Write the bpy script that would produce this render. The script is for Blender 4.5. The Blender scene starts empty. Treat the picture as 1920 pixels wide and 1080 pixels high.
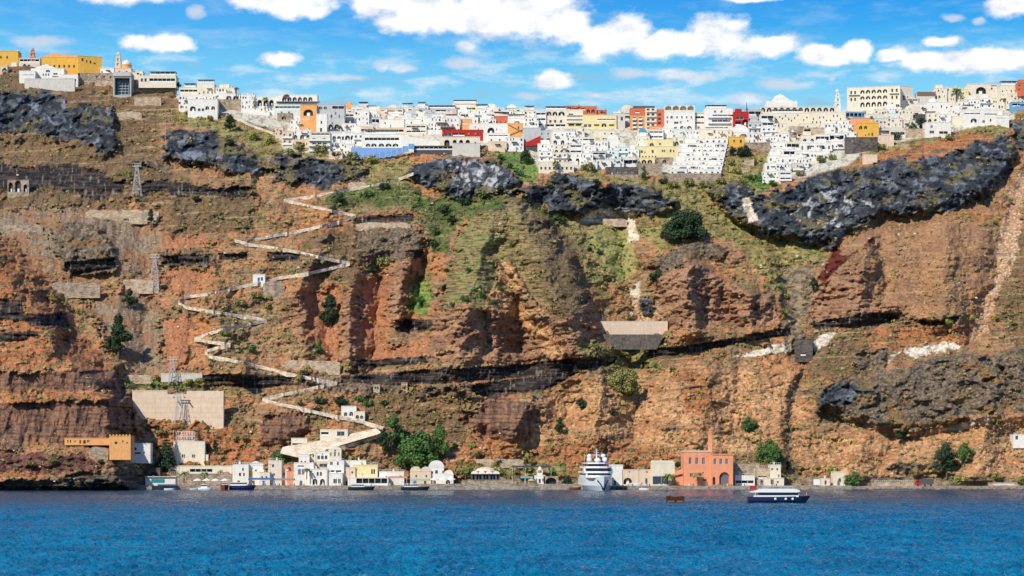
import bpy, math, random
import numpy as np
from mathutils import Vector
# ------------------------------------------------------------------ camera, world, sun, exposure
C = bpy.context.scene
F, CX, HY, EYE = 3600.0, 960.0, 869.0, 12.0      # lens in photo pixels, centre column, horizon row, eye height (m)
cam_d = bpy.data.cameras.new("camera"); cam = bpy.data.objects.new("camera", cam_d)
C.collection.objects.link(cam); C.camera = cam
cam.location = (0, 0, EYE); cam.rotation_euler = (math.radians(90), 0, 0)
cam_d.sensor_width = 36.0; cam_d.lens = 36.0 * F / 1920.0
cam_d.shift_y = (HY - 540.0) / 1920.0
cam_d.clip_start = 1.0; cam_d.clip_end = 60000.0
C.view_settings.view_transform = 'Standard'; C.view_settings.look = 'None'
C.view_settings.exposure = 0.5; C.view_settings.gamma = 1.0
C.render.film_transparent = False
try:
    C.cycles.max_bounces = 4; C.cycles.diffuse_bounces = 2; C.cycles.glossy_bounces = 2
    C.cycles.caustics_reflective = False; C.cycles.caustics_refractive = False
except Exception: pass
SUN_EL, SUN_AZ = 40.0, 38.0                      # degrees; azimuth measured from straight behind the camera towards its left
sun_dir = Vector((-math.sin(math.radians(SUN_AZ)) * math.cos(math.radians(SUN_EL)),
                  -math.cos(math.radians(SUN_AZ)) * math.cos(math.radians(SUN_EL)), math.sin(math.radians(SUN_EL))))
sd = bpy.data.lights.new("sun", 'SUN'); sd.energy = 3.6; sd.angle = math.radians(0.5); sd.color = (1.0, 0.93, 0.82)
so = bpy.data.objects.new("sun", sd); C.collection.objects.link(so)
so.rotation_euler = sun_dir.to_track_quat('Z', 'Y').to_euler()

W = bpy.data.worlds.new("World"); C.world = W; W.use_nodes = True
nt = W.node_tree; nt.nodes.clear()
class NB:
    """tiny node helper"""
    def __init__(s, nt): s.nt = nt
    def n(s, t, **kw):
        x = s.nt.nodes.new(t)
        for k, v in kw.items(): setattr(x, k, v)
        return x
    def l(s, a, b): s.nt.links.new(a, b)
    def put(s, sock, v):
        if hasattr(v, 'is_linked') or hasattr(v, 'links'): s.l(v, sock)
        else: sock.default_value = v
    def math(s, op, a, b=None, c=None, clamp=False):
        x = s.n('ShaderNodeMath', operation=op); x.use_clamp = clamp
        s.put(x.inputs[0], a)
        if b is not None: s.put(x.inputs[1], b)
        if c is not None: s.put(x.inputs[2], c)
        return x.outputs[0]
    def vmath(s, op, a, b=None, c=None, out=0):
        x = s.n('ShaderNodeVectorMath', operation=op)
        s.put(x.inputs[0], a)
        if b is not None: s.put(x.inputs[1], b)
        if c is not None: s.put(x.inputs[2], c)
        return x.outputs[out]
    def mix(s, f, a, b, mode='MIX'):
        x = s.n('ShaderNodeMix', data_type='RGBA', blend_type=mode)
        s.put(x.inputs[0], f); s.put(x.inputs[6], a); s.put(x.inputs[7], b)
        return x.outputs[2]
    def noise(s, vec, scale, detail=4, rough=0.55, out=0, lac=2.0):
        x = s.n('ShaderNodeTexNoise'); s.l(vec, x.inputs['Vector'])
        x.inputs['Scale'].default_value = scale; x.inputs['Detail'].default_value = detail
        x.inputs['Roughness'].default_value = rough; x.inputs['Lacunarity'].default_value = lac
        return x.outputs[out]
    def smooth(s, v, a, b):
        x = s.n('ShaderNodeMapRange', interpolation_type='SMOOTHSTEP')
        s.put(x.inputs[0], v); x.inputs[1].default_value = a; x.inputs[2].default_value = b
        return x.outputs[0]
def lin(r, g, b, k=1.0):
    f = lambda c: (c / 255 / 12.92) if c / 255 <= 0.04045 else ((c / 255 + 0.055) / 1.055) ** 2.4
    return (f(r) * k, f(g) * k, f(b) * k, 1.0)

B = NB(nt)
tc = B.n('ShaderNodeTexCoord')
sky = B.n('ShaderNodeTexSky', sky_type='NISHITA'); sky.sun_disc = False
sky.sun_elevation = math.radians(SUN_EL); sky.sun_rotation = math.radians(180 + SUN_AZ)
sky.altitude = 50; sky.air_density = 1.0; sky.dust_density = 0.4; sky.ozone_density = 2.0
sep = B.n('ShaderNodeSeparateXYZ'); B.l(tc.outputs['Generated'], sep.inputs[0])
hyp = B.math('MAXIMUM', B.math('SQRT', B.math('ADD', B.math('MULTIPLY', sep.outputs[0], sep.outputs[0]),
             B.math('MULTIPLY', sep.outputs[1], sep.outputs[1]))), 0.02)
elev = B.math('DIVIDE', sep.outputs[2], hyp)                      # tan(elevation)
azi = B.math('ARCTAN2', sep.outputs[0], sep.outputs[1])           # 0 over the town
comb = B.n('ShaderNodeCombineXYZ'); B.l(azi, comb.inputs[0]); B.l(elev, comb.inputs[1])
uv = comb.outputs[0]
# cumulus: centre/half-size of each bank as bearing and height over the horizon (thousandths of a radian)
CP = [(245,0,100,20,0),(530,10,92,24,0),(590,24,30,13,0),(370,35,20,12,1),(305,93,60,16,0),(528,117,36,13,0),
      (700,16,40,24,0),(800,22,92,38,0),(900,28,80,38,0),(1000,18,88,48,0),(1060,52,58,34,0),(1130,78,48,32,0),(1175,66,46,36,0),(1240,88,60,24,0),(1340,76,58,36,0),(1290,88,60,22,0),(765,46,60,20,0),
      (872,88,26,13,1),(868,118,34,12,1),(1040,150,38,13,0),(1440,94,56,18,0),(1395,113,24,8,1),(1525,108,42,15,0),(1600,108,28,18,0),(1562,116,50,12,0),(1410,2,52,7,0),(1885,34,52,22,0),
      (1775,52,20,7,1),(1820,60,14,8,1),(1755,98,34,11,0),(1668,121,30,12,0),(1760,138,92,17,0),(1850,134,82,21,0),(1910,130,50,20,0),(1262,140,42,12,1),(1300,144,60,9,1),(1180,138,50,11,1),(1462,165,52,12,1),
      (1550,154,13,4,1),(716,130,18,10,1),(755,136,30,8,1),(98,100,52,10,1),(1120,178,32,8,1),(1000,180,44,8,1),(640,150,50,7,1),(1400,190,50,9,1)]
CL = [((x - CX) / 3.6, (HY - y) / 3.6, rx / 3.6, ry / 3.6) for x, y, rx, ry, k in CP]
SOFT = {i for i, c in enumerate(CP) if c[4]}
wn = B.n('ShaderNodeTexNoise'); B.l(B.vmath('MULTIPLY', uv, (1, 1.6, 1)), wn.inputs['Vector'])
wn.inputs['Scale'].default_value = 26; wn.inputs['Detail'].default_value = 9; wn.inputs['Roughness'].default_value = 0.6
warp = B.vmath('MULTIPLY', B.vmath('SUBTRACT', wn.outputs[1], (0.5, 0.5, 0.5)), (0.020, 0.010, 0))
uvw = B.vmath('ADD', uv, warp)
cur = None; low = None
for i_c, (a, e, ra, re) in enumerate(CL):
    a, e, ra, re = a / 1000, e / 1000, ra / 1000 * 1.2, re / 1000 * 1.3
    inv = (1 / ra, 1 / re, 0)
    d = B.vmath('LENGTH', B.vmath('MULTIPLY_ADD', uvw, inv, (-a / ra, -e / re, 0)), out=1)
    if i_c in SOFT: low = d if low is None else B.math('MINIMUM', low, d)
    else: cur = d if cur is None else B.math('MINIMUM', cur, d)
n1 = B.noise(B.vmath('MULTIPLY', uv, (1, 1.5, 1)), 62, 7, 0.6)
body = B.math('ADD', B.math('SUBTRACT', 1.0, cur), B.math('MULTIPLY', B.math('SUBTRACT', n1, 0.47), 1.45))
cmask = B.smooth(body, -0.06, 0.50)
lowb = B.math('ADD', B.math('SUBTRACT', 1.0, low), B.math('MULTIPLY', B.math('SUBTRACT', n1, 0.54), 1.3))
cmask = B.math('MAXIMUM', cmask, B.math('MULTIPLY', B.smooth(lowb, -.05, 0.75), .8))
# elsewhere in the sky (out of the photograph's view): broken cloud of the same kind
away = B.smooth(B.math('ABSOLUTE', azi), 0.36, 0.6)
high = B.smooth(elev, 0.27, 0.4)
nfar = B.noise(B.vmath('MULTIPLY', uv, (1, 2.2, 1)), 5.5, 8, 0.6)
far = B.math('MULTIPLY', B.smooth(nfar, 0.52, 0.66), B.math('MAXIMUM', away, high))
far = B.math('MULTIPLY', far, B.math('SUBTRACT', 1.0, B.smooth(elev, 1.2, 2.5)))
cmask = B.math('MAXIMUM', cmask, B.math('MULTIPLY', far, 0.9))
# thin veil and small grey-blue wisps low down
nv = B.noise(B.vmath('MULTIPLY', uv, (1, 3.4, 1)), 30, 6, 0.6)
lowband = B.math('MULTIPLY', B.smooth(elev, 0.15, 0.178), B.math('SUBTRACT', 1.0, B.smooth(elev, 0.195, 0.225)))
veil = B.math('MULTIPLY', B.smooth(nv, 0.46, 0.72), B.math('ADD', B.math('MULTIPLY', lowband, 0.75), 0.18))
nb = B.noise(B.vmath('MULTIPLY', B.vmath('ADD', uv, (3.1, 0.7, 0)), (1, 4.2, 1)), 34, 6, 0.6)
wisp = B.math('MULTIPLY', B.smooth(nb, 0.54, 0.68), B.math('ADD', B.math('MULTIPLY', lowband, 0.7), 0.12))
# air colour by height over the horizon: pale cyan low down, deep azure above
ramp = B.n('ShaderNodeValToRGB'); B.l(B.math('MULTIPLY', elev, 2.5, clamp=True), ramp.inputs[0])
er = ramp.color_ramp; er.elements[0].position = 0.0; er.elements[0].color = lin(196, 228, 240)
er.elements[1].position = 1.0; er.elements[1].color = lin(0, 96, 200)
for p, c in ((0.40, (166, 217, 240)), (0.47, (134, 208, 242)), (0.52, (96, 192, 240)), (0.56, (40, 164, 236)), (0.60, (4, 146, 232)), (0.72, (0, 126, 222))):
    e_ = er.elements.new(p); e_.color = lin(*c)
side = B.math('ADD', 0.5, B.math('MULTIPLY', azi, 1.6), clamp=True)   # deeper blue to the right of the town
K = 0.75
air = B.mix(B.math('MULTIPLY', B.math('SUBTRACT', 1.0, side), 0.30), ramp.outputs[0], lin(130, 205, 245))
base = B.mix(0.95, B.vmath('MULTIPLY', sky.outputs[0], (0.10, 0.10, 0.10)), B.vmath('MULTIPLY', air, (K, K, K)))
base = B.mix(wisp, base, lin(150, 190, 215, K))
base = B.mix(veil, base, lin(215, 232, 242, K))
shade = B.noise(B.vmath('MULTIPLY', uv, (1, 1.7, 1)), 42, 5, 0.6)
ccol = B.mix(B.math('MULTIPLY', B.smooth(B.math('ADD', shade, B.math('MULTIPLY', B.math('SUBTRACT', .5, body, clamp=True), .25)), 0.46, 0.74), 0.8), lin(250, 250, 252, K * 1.05), lin(190, 204, 224, K * 1.0))
final = B.mix(cmask, base, ccol)
bg = B.n('ShaderNodeBackground'); B.l(final, bg.inputs[0]); bg.inputs[1].default_value = 1.0
out = B.n('ShaderNodeOutputWorld'); B.l(bg.outputs[0], out.inputs[0])
try: W.cycles.sampling_method = 'MANUAL'; W.cycles.sample_map_resolution = 512
except Exception: pass

# ------------------------------------------------------------------ noise on arrays
_rs = np.random.RandomState(7)
_perm = _rs.permutation(512).astype(np.int64); _perm = np.concatenate([_perm, _perm, _perm])
_g = _rs.uniform(0, 2 * np.pi, 512); _gx = np.cos(_g).astype(np.float32); _gy = np.sin(_g).astype(np.float32)
def perlin(x, y, seed=0):
    x = x + seed * 17.31; y = y + seed * 9.77
    xi = np.floor(x).astype(np.int64); yi = np.floor(y).astype(np.int64)
    xf = (x - xi).astype(np.float32); yf = (y - yi).astype(np.float32)
    u = xf * xf * xf * (xf * (xf * 6 - 15) + 10); v = yf * yf * yf * (yf * (yf * 6 - 15) + 10)
    def h(a, b): return _perm[(_perm[a & 511] + b) & 511]
    def gr(i, a, b): return _gx[i] * a + _gy[i] * b
    n00 = gr(h(xi, yi), xf, yf); n10 = gr(h(xi + 1, yi), xf - 1, yf)
    n01 = gr(h(xi, yi + 1), xf, yf - 1); n11 = gr(h(xi + 1, yi + 1), xf - 1, yf - 1)
    return ((n00 * (1 - u) + n10 * u) * (1 - v) + (n01 * (1 - u) + n11 * u) * v) * 1.5
def fbm(x, y, o=4, seed=0, g=0.5):
    s = 0; a = 1.0; t = 0
    for i in range(o):
        s = s + a * perlin(x * 2 ** i, y * 2 ** i, seed + i * 3); t += a; a *= g
    return s / t
def ridged(x, y, o=4, seed=0, g=0.55):
    s = 0; a = 1.0; t = 0
    for i in range(o):
        s = s + a * (1 - 2 * np.abs(perlin(x * 2 ** i, y * 2 ** i, seed + i * 3))); t += a; a *= g
    return s / t
def sstep(v, a, b):
    t = np.clip((v - a) / (b - a), 0, 1); return t * t * (3 - 2 * t)

# ------------------------------------------------------------------ hillside: a grid of bearings and heights pushed to its distance
SKYL = np.array([(-420,90),(0,112),(60,122),(150,133),(220,152),(320,172),(400,200),(520,214),(600,226),(700,226),(880,222),(1000,226),
                 (1200,226),(1400,224),(1560,216),(1700,204),(1830,196),(1870,190),(1920,200),(2340,215)], float)
NX, NY = 1560, 500
gx = np.linspace(-420, 2340, NX)
sk = np.interp(gx, SKYL[:, 0], SKYL[:, 1])
v_ = np.linspace(0, 1, NY)
PX = np.repeat(gx[None, :], NY, 0).astype(np.float32)
PY = (931 + v_[:, None] * (sk[None, :] - 931)).astype(np.float32)
BASE = np.array([(100,1330),(170,1262),(220,1222),(290,1168),(350,1122),(480,1060),(700,985),(800,958),(860,940),(905,928),(931,924)], float)
def base_d(py): return np.interp(py, BASE[:, 0], BASE[:, 1])
D = base_d(PY).astype(np.float32)
wx1 = fbm(PX / 38, PY / 30, 4, 1) ; wy1 = fbm(PX / 38, PY / 30, 4, 5)
wx2 = fbm(PX / 9, PY / 8, 3, 11) ; wy2 = fbm(PX / 9, PY / 8, 3, 15)
WX = PX + 16 * wx1 + 5 * wx2; WY = PY + 11 * wy1 + 4 * wy2
SX = PX + 5 * wx1 + 2.5 * wx2; SY = PY + 3.0 * wy1 + 1.8 * wy2      # gentler warp for thin things
def sdf(poly, X, Y, pad):
    """signed distance in px (positive inside), computed only round the polygon"""
    P = np.array(poly, float)
    x0, y0 = P.min(0) - pad; x1, y1 = P.max(0) + pad
    out = np.full(X.shape, -1e3, np.float32)
    m = (X > x0) & (X < x1) & (Y > y0) & (Y < y1)
    x = X[m]; y = Y[m]
    d2 = np.full(x.shape, 1e12); ins = np.zeros(x.shape, bool)
    for i in range(len(P)):
        ax, ay = P[i]; bx, by = P[(i + 1) % len(P)]
        ex, ey = bx - ax, by - ay; L = ex * ex + ey * ey + 1e-9
        t = np.clip(((x - ax) * ex + (y - ay) * ey) / L, 0, 1)
        d2 = np.minimum(d2, (x - ax - t * ex) ** 2 + (y - ay - t * ey) ** 2)
        if ay != by:
            c = ((ay > y) != (by > y)) & (x < (bx - ax) * (y - ay) / (by - ay) + ax)
            ins ^= c
    out[m] = np.where(ins, 1, -1) * np.sqrt(d2)
    return out
def seg_d(line, X, Y, pad):
    P = np.array(line, float); x0, y0 = P.min(0) - pad; x1, y1 = P.max(0) + pad
    out = np.full(X.shape, 1e3, np.float32); m = (X > x0) & (X < x1) & (Y > y0) & (Y < y1)
    x = X[m]; y = Y[m]; d2 = np.full(x.shape, 1e12)
    for i in range(len(P) - 1):
        ax, ay = P[i]; bx, by = P[i + 1]; ex, ey = bx - ax, by - ay; L = ex * ex + ey * ey + 1e-9
        t = np.clip(((x - ax) * ex + (y - ay) * ey) / L, 0, 1)
        d2 = np.minimum(d2, (x - ax - t * ex) ** 2 + (y - ay - t * ey) ** 2)
    out[m] = np.sqrt(d2); return out
# --- rock and soil kinds: colours are those of the dry ground itself
KA = 0.96
def c3(r, g, b): return np.array(lin(r, g, b, KA)[:3], np.float32)
def lerp(a, b, t): return a + (b - a) * t[..., None]
col = np.zeros(PX.shape + (3,), np.float32)
nA = fbm(PX / 60, PY / 34, 5, 21); nB = fbm(PX / 14, PY / 9, 4, 27); nC = fbm(PX / 4.2, PY / 3.0, 3, 31); nD = fbm(PX / 30, PY / 10, 4, 37)
nE = perlin(PX / 2.0, PY / 1.8, 91)
nH = fbm(PX / 110, PY / 60, 4, 23); nG = fbm(PX / 75, PY / 45, 5, 25)
nS = fbm(PX / 7, PY / 60, 4, 41)                      # fall-line streaks
nT = fbm(PX / 46 + 0.4 * wx1, PY / 4.2, 4, 45)        # strata
nR = ridged(PX / 30 + 0.5 * wy1, PY / 22, 5, 51)      # crag pattern
nRf = ridged(PX / 9 + wx1, PY / 7, 4, 57)
def k_slope():
    c = lerp(np.broadcast_to(c3(180, 120, 82), col.shape), c3(148, 108, 80), sstep(nA + .5 * nB, -.14, .16))
    c = lerp(c, c3(196, 122, 72), sstep(nH + nS * .5, .06, .3) * .75)
    c = lerp(c, c3(160, 142, 100), sstep(nB + .6 * nC - .5 * nH, .06, .3) * .6)
    c = lerp(c, c3(128, 118, 72), sstep(nG + .5 * nB + .3 * nC, .1, .3) * .6)
    c = lerp(c, c3(104, 82, 66), sstep(nD + .4 * nC, .14, .34) * .6)
    c = lerp(c, c3(84, 66, 54), sstep(nE * .4 + nC + .3 * nD, .36, .62) * .5)
    c = lerp(c, c3(220, 186, 150), sstep(nC - nE * .3 + nB * .3, .34, .55) * .4)
    return c
def k_orange():
    c = lerp(np.broadcast_to(c3(204, 144, 98), col.shape), c3(178, 116, 76), sstep(nA + .5 * nB, -.1, .22))
    c = lerp(c, c3(222, 172, 122), sstep(nB + nC * .6, .06, .32) * .7)
    c = lerp(c, c3(148, 124, 86), sstep(nD + .4 * nC + .3 * nG, .1, .3) * .7)
    c = lerp(c, c3(96, 74, 60), sstep(nE * .5 - nC - .3 * nB, .34, .6) * .6)
    return lerp(c, c3(126, 92, 70), sstep(-nC - .3 * nB, .18, .4) * .5)
def k_rust():
    c = lerp(np.broadcast_to(c3(182, 108, 66), col.shape), c3(142, 84, 58), sstep(nB + .6 * nD, -.1, .25))
    c = lerp(c, c3(208, 138, 86), sstep(nC + .4 * nS, .1, .32) * .6)
    c = lerp(c, c3(92, 66, 52), sstep(nE * .5 + nC, .34, .6) * .6)
    return lerp(c, c3(136, 120, 78), sstep(nB - .3 * nC, .14, .32) * .7)
def k_gully():
    c = lerp(np.broadcast_to(c3(184, 116, 76), col.shape), c3(156, 102, 74), sstep(nS + .3 * nC, -.1, .2))
    return lerp(c, c3(210, 142, 98), sstep(nC * .6 + nS * .5, .1, .4) * .5)
def k_lava():
    sw = fbm(PX / 26 + 1.6 * wx1 + PY / 40, PY / 15 + 1.6 * wy1 - PX / 60, 5, 61, .6)
    c = lerp(np.broadcast_to(c3(58, 60, 67), col.shape), c3(92, 95, 104), sstep(nB * .5 + sw, -.05, .3))
    c = lerp(c, c3(146, 150, 164), sstep(sw + .3 * nRf * .4 + .15 * nC, .24, .46) * .6)
    c = lerp(c, c3(112, 92, 82), sstep(nA + .4 * nB, .08, .32) * .6)
    return lerp(c, c3(28, 28, 32), sstep(-sw + .2 * nC, .1, .32) * .8)
def k_lavapale():
    q_ = fbm(PX / 15 + PY / 30 + 1.5 * wx1, PY / 24 - PX / 50 + 1.4 * wy1, 5, 63, .6)
    c = lerp(k_lava(), c3(196, 190, 190), sstep(q_, .0, .26) * .85)
    return lerp(c, c3(52, 52, 58), sstep(nB + .3 * nC, .08, .3) * .8)
def k_strata():
    c = lerp(np.broadcast_to(c3(44, 39, 40), col.shape), c3(80, 70, 66), sstep(nT, -.05, .3))
    c = lerp(c, c3(146, 132, 122), sstep(fbm(PX / 3.6, PY / 26, 3, 67), .24, .42) * .6)
    return lerp(c, c3(112, 78, 60), sstep(nB, .18, .36) * .6)
def k_brownrock():
    c = lerp(np.broadcast_to(c3(92, 76, 66), col.shape), c3(132, 110, 92), sstep(nB + .6 * nRf - .25, -.1, .4))
    c = lerp(c, c3(50, 44, 44), sstep(-nR + .4 * nC, 0, .4) * .8)
    c = lerp(c, c3(166, 142, 116), sstep(nRf * .5 + nC, .36, .6) * .6)
    return lerp(c, c3(160, 104, 66), sstep(nA - .3 * nB, .16, .34) * .7)
def k_tuff():
    pit = sstep(fbm(PX / 6.5, PY / 3.6, 3, 71), .1, .34)
    c = lerp(np.broadcast_to(c3(176, 128, 98), col.shape), c3(150, 106, 82), sstep(nA + .5 * nB, -.1, .2))
    c = lerp(c, c3(116, 80, 64), pit * .6)
    c = lerp(c, c3(184, 134, 104), sstep(nT + nC * .4, .14, .36) * .4)
    return c
def k_tan():
    c = lerp(np.broadcast_to(c3(170, 120, 84), col.shape), c3(146, 102, 74), sstep(nA + .4 * nS, -.1, .25))
    c = lerp(c, c3(196, 150, 112), sstep(nC + .4 * nB, .16, .4) * .5)
    return lerp(c, c3(124, 108, 72), sstep(nB - .4 * nC, .22, .4) * .5)
def k_purple():
    c = lerp(np.broadcast_to(c3(134, 98, 80), col.shape), c3(106, 76, 66), sstep(nS + .5 * nB, -.15, .2))
    c = lerp(c, c3(164, 124, 98), sstep(fbm(PX / 5, PY / 34, 3, 73), .16, .36) * .5)
    c = lerp(c, c3(176, 108, 66), sstep(nT + .4 * nB, .12, .3) * .5)
    return lerp(c, c3(70, 50, 44), sstep(-nT - nC * .3, .12, .34) * .75)
def k_redrock():
    c = lerp(np.broadcast_to(c3(128, 84, 76), col.shape), c3(98, 62, 58), sstep(nB + .4 * nC, -.1, .2))
    return lerp(c, c3(60, 46, 44), sstep(nD, .08, .3) * .7)
def k_shore():
    c = lerp(np.broadcast_to(c3(112, 92, 78), col.shape), c3(66, 54, 48), sstep(nT + .4 * nB, -.05, .2))
    return lerp(c, c3(170, 146, 120), sstep(nB - nT * .3, .18, .34) * .5)
def k_green():
    c = lerp(np.broadcast_to(c3(92, 104, 52), col.shape), c3(60, 78, 42), sstep(nB + .5 * nC, -.1, .2))
    c = lerp(c, c3(140, 134, 72), sstep(nC + .5 * nA, .1, .34) * .7)
    return lerp(c, c3(140, 98, 66), sstep(nB - .6 * nC, .18, .4) * .7)
def k_bright():
    c = lerp(np.broadcast_to(c3(112, 134, 62), col.shape), c3(76, 100, 50), sstep(nB + .4 * nC, 0, .3))
    return lerp(c, c3(152, 160, 72), sstep(nA + nC * .4, .05, .3) * .6)
def k_olive():
    c = lerp(np.broadcast_to(c3(150, 134, 84), col.shape), c3(112, 104, 60), sstep(nB + .6 * nC, -.08, .22))
    c = lerp(c, c3(178, 168, 90), sstep(nC + nA * .6, .12, .34) * .6)
    return lerp(c, c3(146, 92, 62), sstep(nD - .3 * nC, .1, .32) * .65)
def k_meadow():
    c = lerp(np.broadcast_to(c3(148, 144, 78), col.shape), c3(172, 148, 98), sstep(nB + .5 * nC, 0, .3))
    return lerp(c, c3(190, 138, 98), sstep(nA + .4 * nB, .12, .34) * .6)
def k_terr():
    row = sstep(fbm(PX / 26, PY / 2.2, 3, 77), -.04, .2)
    c = lerp(np.broadcast_to(c3(158, 130, 88), col.shape), c3(108, 92, 60), row)
    c = lerp(c, c3(122, 134, 66), sstep(nB + .5 * nA + .0016 * (960 - PX), .14, .36) * .65)
    c = lerp(c, c3(118, 90, 68), sstep((PX - 960) / 90 + nA + .5 * nB, .1, .8) * .75)
    return lerp(c, c3(84, 70, 50), sstep(nC + .5 * row, .3, .6) * .6)
def k_gravel():
    c = lerp(np.broadcast_to(c3(148, 124, 102), col.shape), c3(122, 98, 82), sstep(nS + .3 * nB, -.1, .2))
    c = lerp(c, c3(190, 170, 148), sstep(nC, .26, .4) * .6)
    return lerp(c, c3(156, 104, 72), sstep(nA + .4 * nB, -.05, .22) * .75)
def k_pale():
    c = lerp(np.broadcast_to(c3(226, 206, 188), col.shape), c3(196, 170, 148), sstep(nB + .4 * nC, 0, .3))
    return lerp(c, c3(150, 122, 100), sstep(nD, .2, .4) * .5)
def k_red():
    return lerp(np.broadcast_to(c3(112, 46, 38), col.shape), c3(84, 38, 36), sstep(nB, -.1, .2))
def k_scree():
    s = sstep(nC + .3 * nB, .02, .26)
    return lerp(lerp(np.broadcast_to(c3(176, 126, 92), col.shape), c3(212, 188, 162), s), c3(150, 92, 62), sstep(nB, .15, .35) * .6)
def k_brush():
    c = lerp(np.broadcast_to(c3(128, 96, 68), col.shape), c3(102, 80, 62), sstep(nB + .5 * nD, -.1, .2))
    c = lerp(c, c3(156, 108, 74), sstep(nC + nA * .6, .12, .34) * .7)
    return lerp(c, c3(120, 112, 66), sstep(nB - nC * .5, .14, .34) * .6)
def k_town():
    return lerp(np.broadcast_to(c3(206, 194, 178), col.shape), c3(166, 150, 134), sstep(nB + .5 * nC, 0, .3))
def k_pebble():
    return lerp(np.broadcast_to(c3(150, 126, 100), col.shape), c3(104, 88, 74), sstep(nB + nC * .5, -.1, .2))
# kind: builder, steepness (metres back per px of height), relief kind, relief amount
KINDS = dict(slope=(k_slope, .42, 0, 1.), orange=(k_orange, .42, 0, .8), rust=(k_rust, .45, 0, 1.1), gully=(k_gully, .40, 3, .6),
             lava=(k_lava, .02, 1, 1.1), lavapale=(k_lavapale, .06, 1, .9), strata=(k_strata, .05, 2, .8), brownrock=(k_brownrock, .14, 1, .8),
             tuff=(k_tuff, .16, 4, 1.), tan=(k_tan, .36, 0, .6), purple=(k_purple, .06, 3, 1.1), redrock=(k_redrock, .12, 4, .8),
             shore=(k_shore, .14, 2, 1.1), green=(k_green, .45, 0, .9), bright=(k_bright, .45, 0, .5), olive=(k_olive, .48, 0, .9),
             meadow=(k_meadow, .5, 0, .5), terr=(k_terr, .40, 5, .7), gravel=(k_gravel, .40, 3, .35), pale=(k_pale, .25, 0, .7),
             red=(k_red, .1, 1, .4), scree=(k_scree, .42, 0, .5), brush=(k_brush, .4, 0, 1.), town=(k_town, .85, 0, 0.), pebble=(k_pebble, .4, 0, .4))
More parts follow.
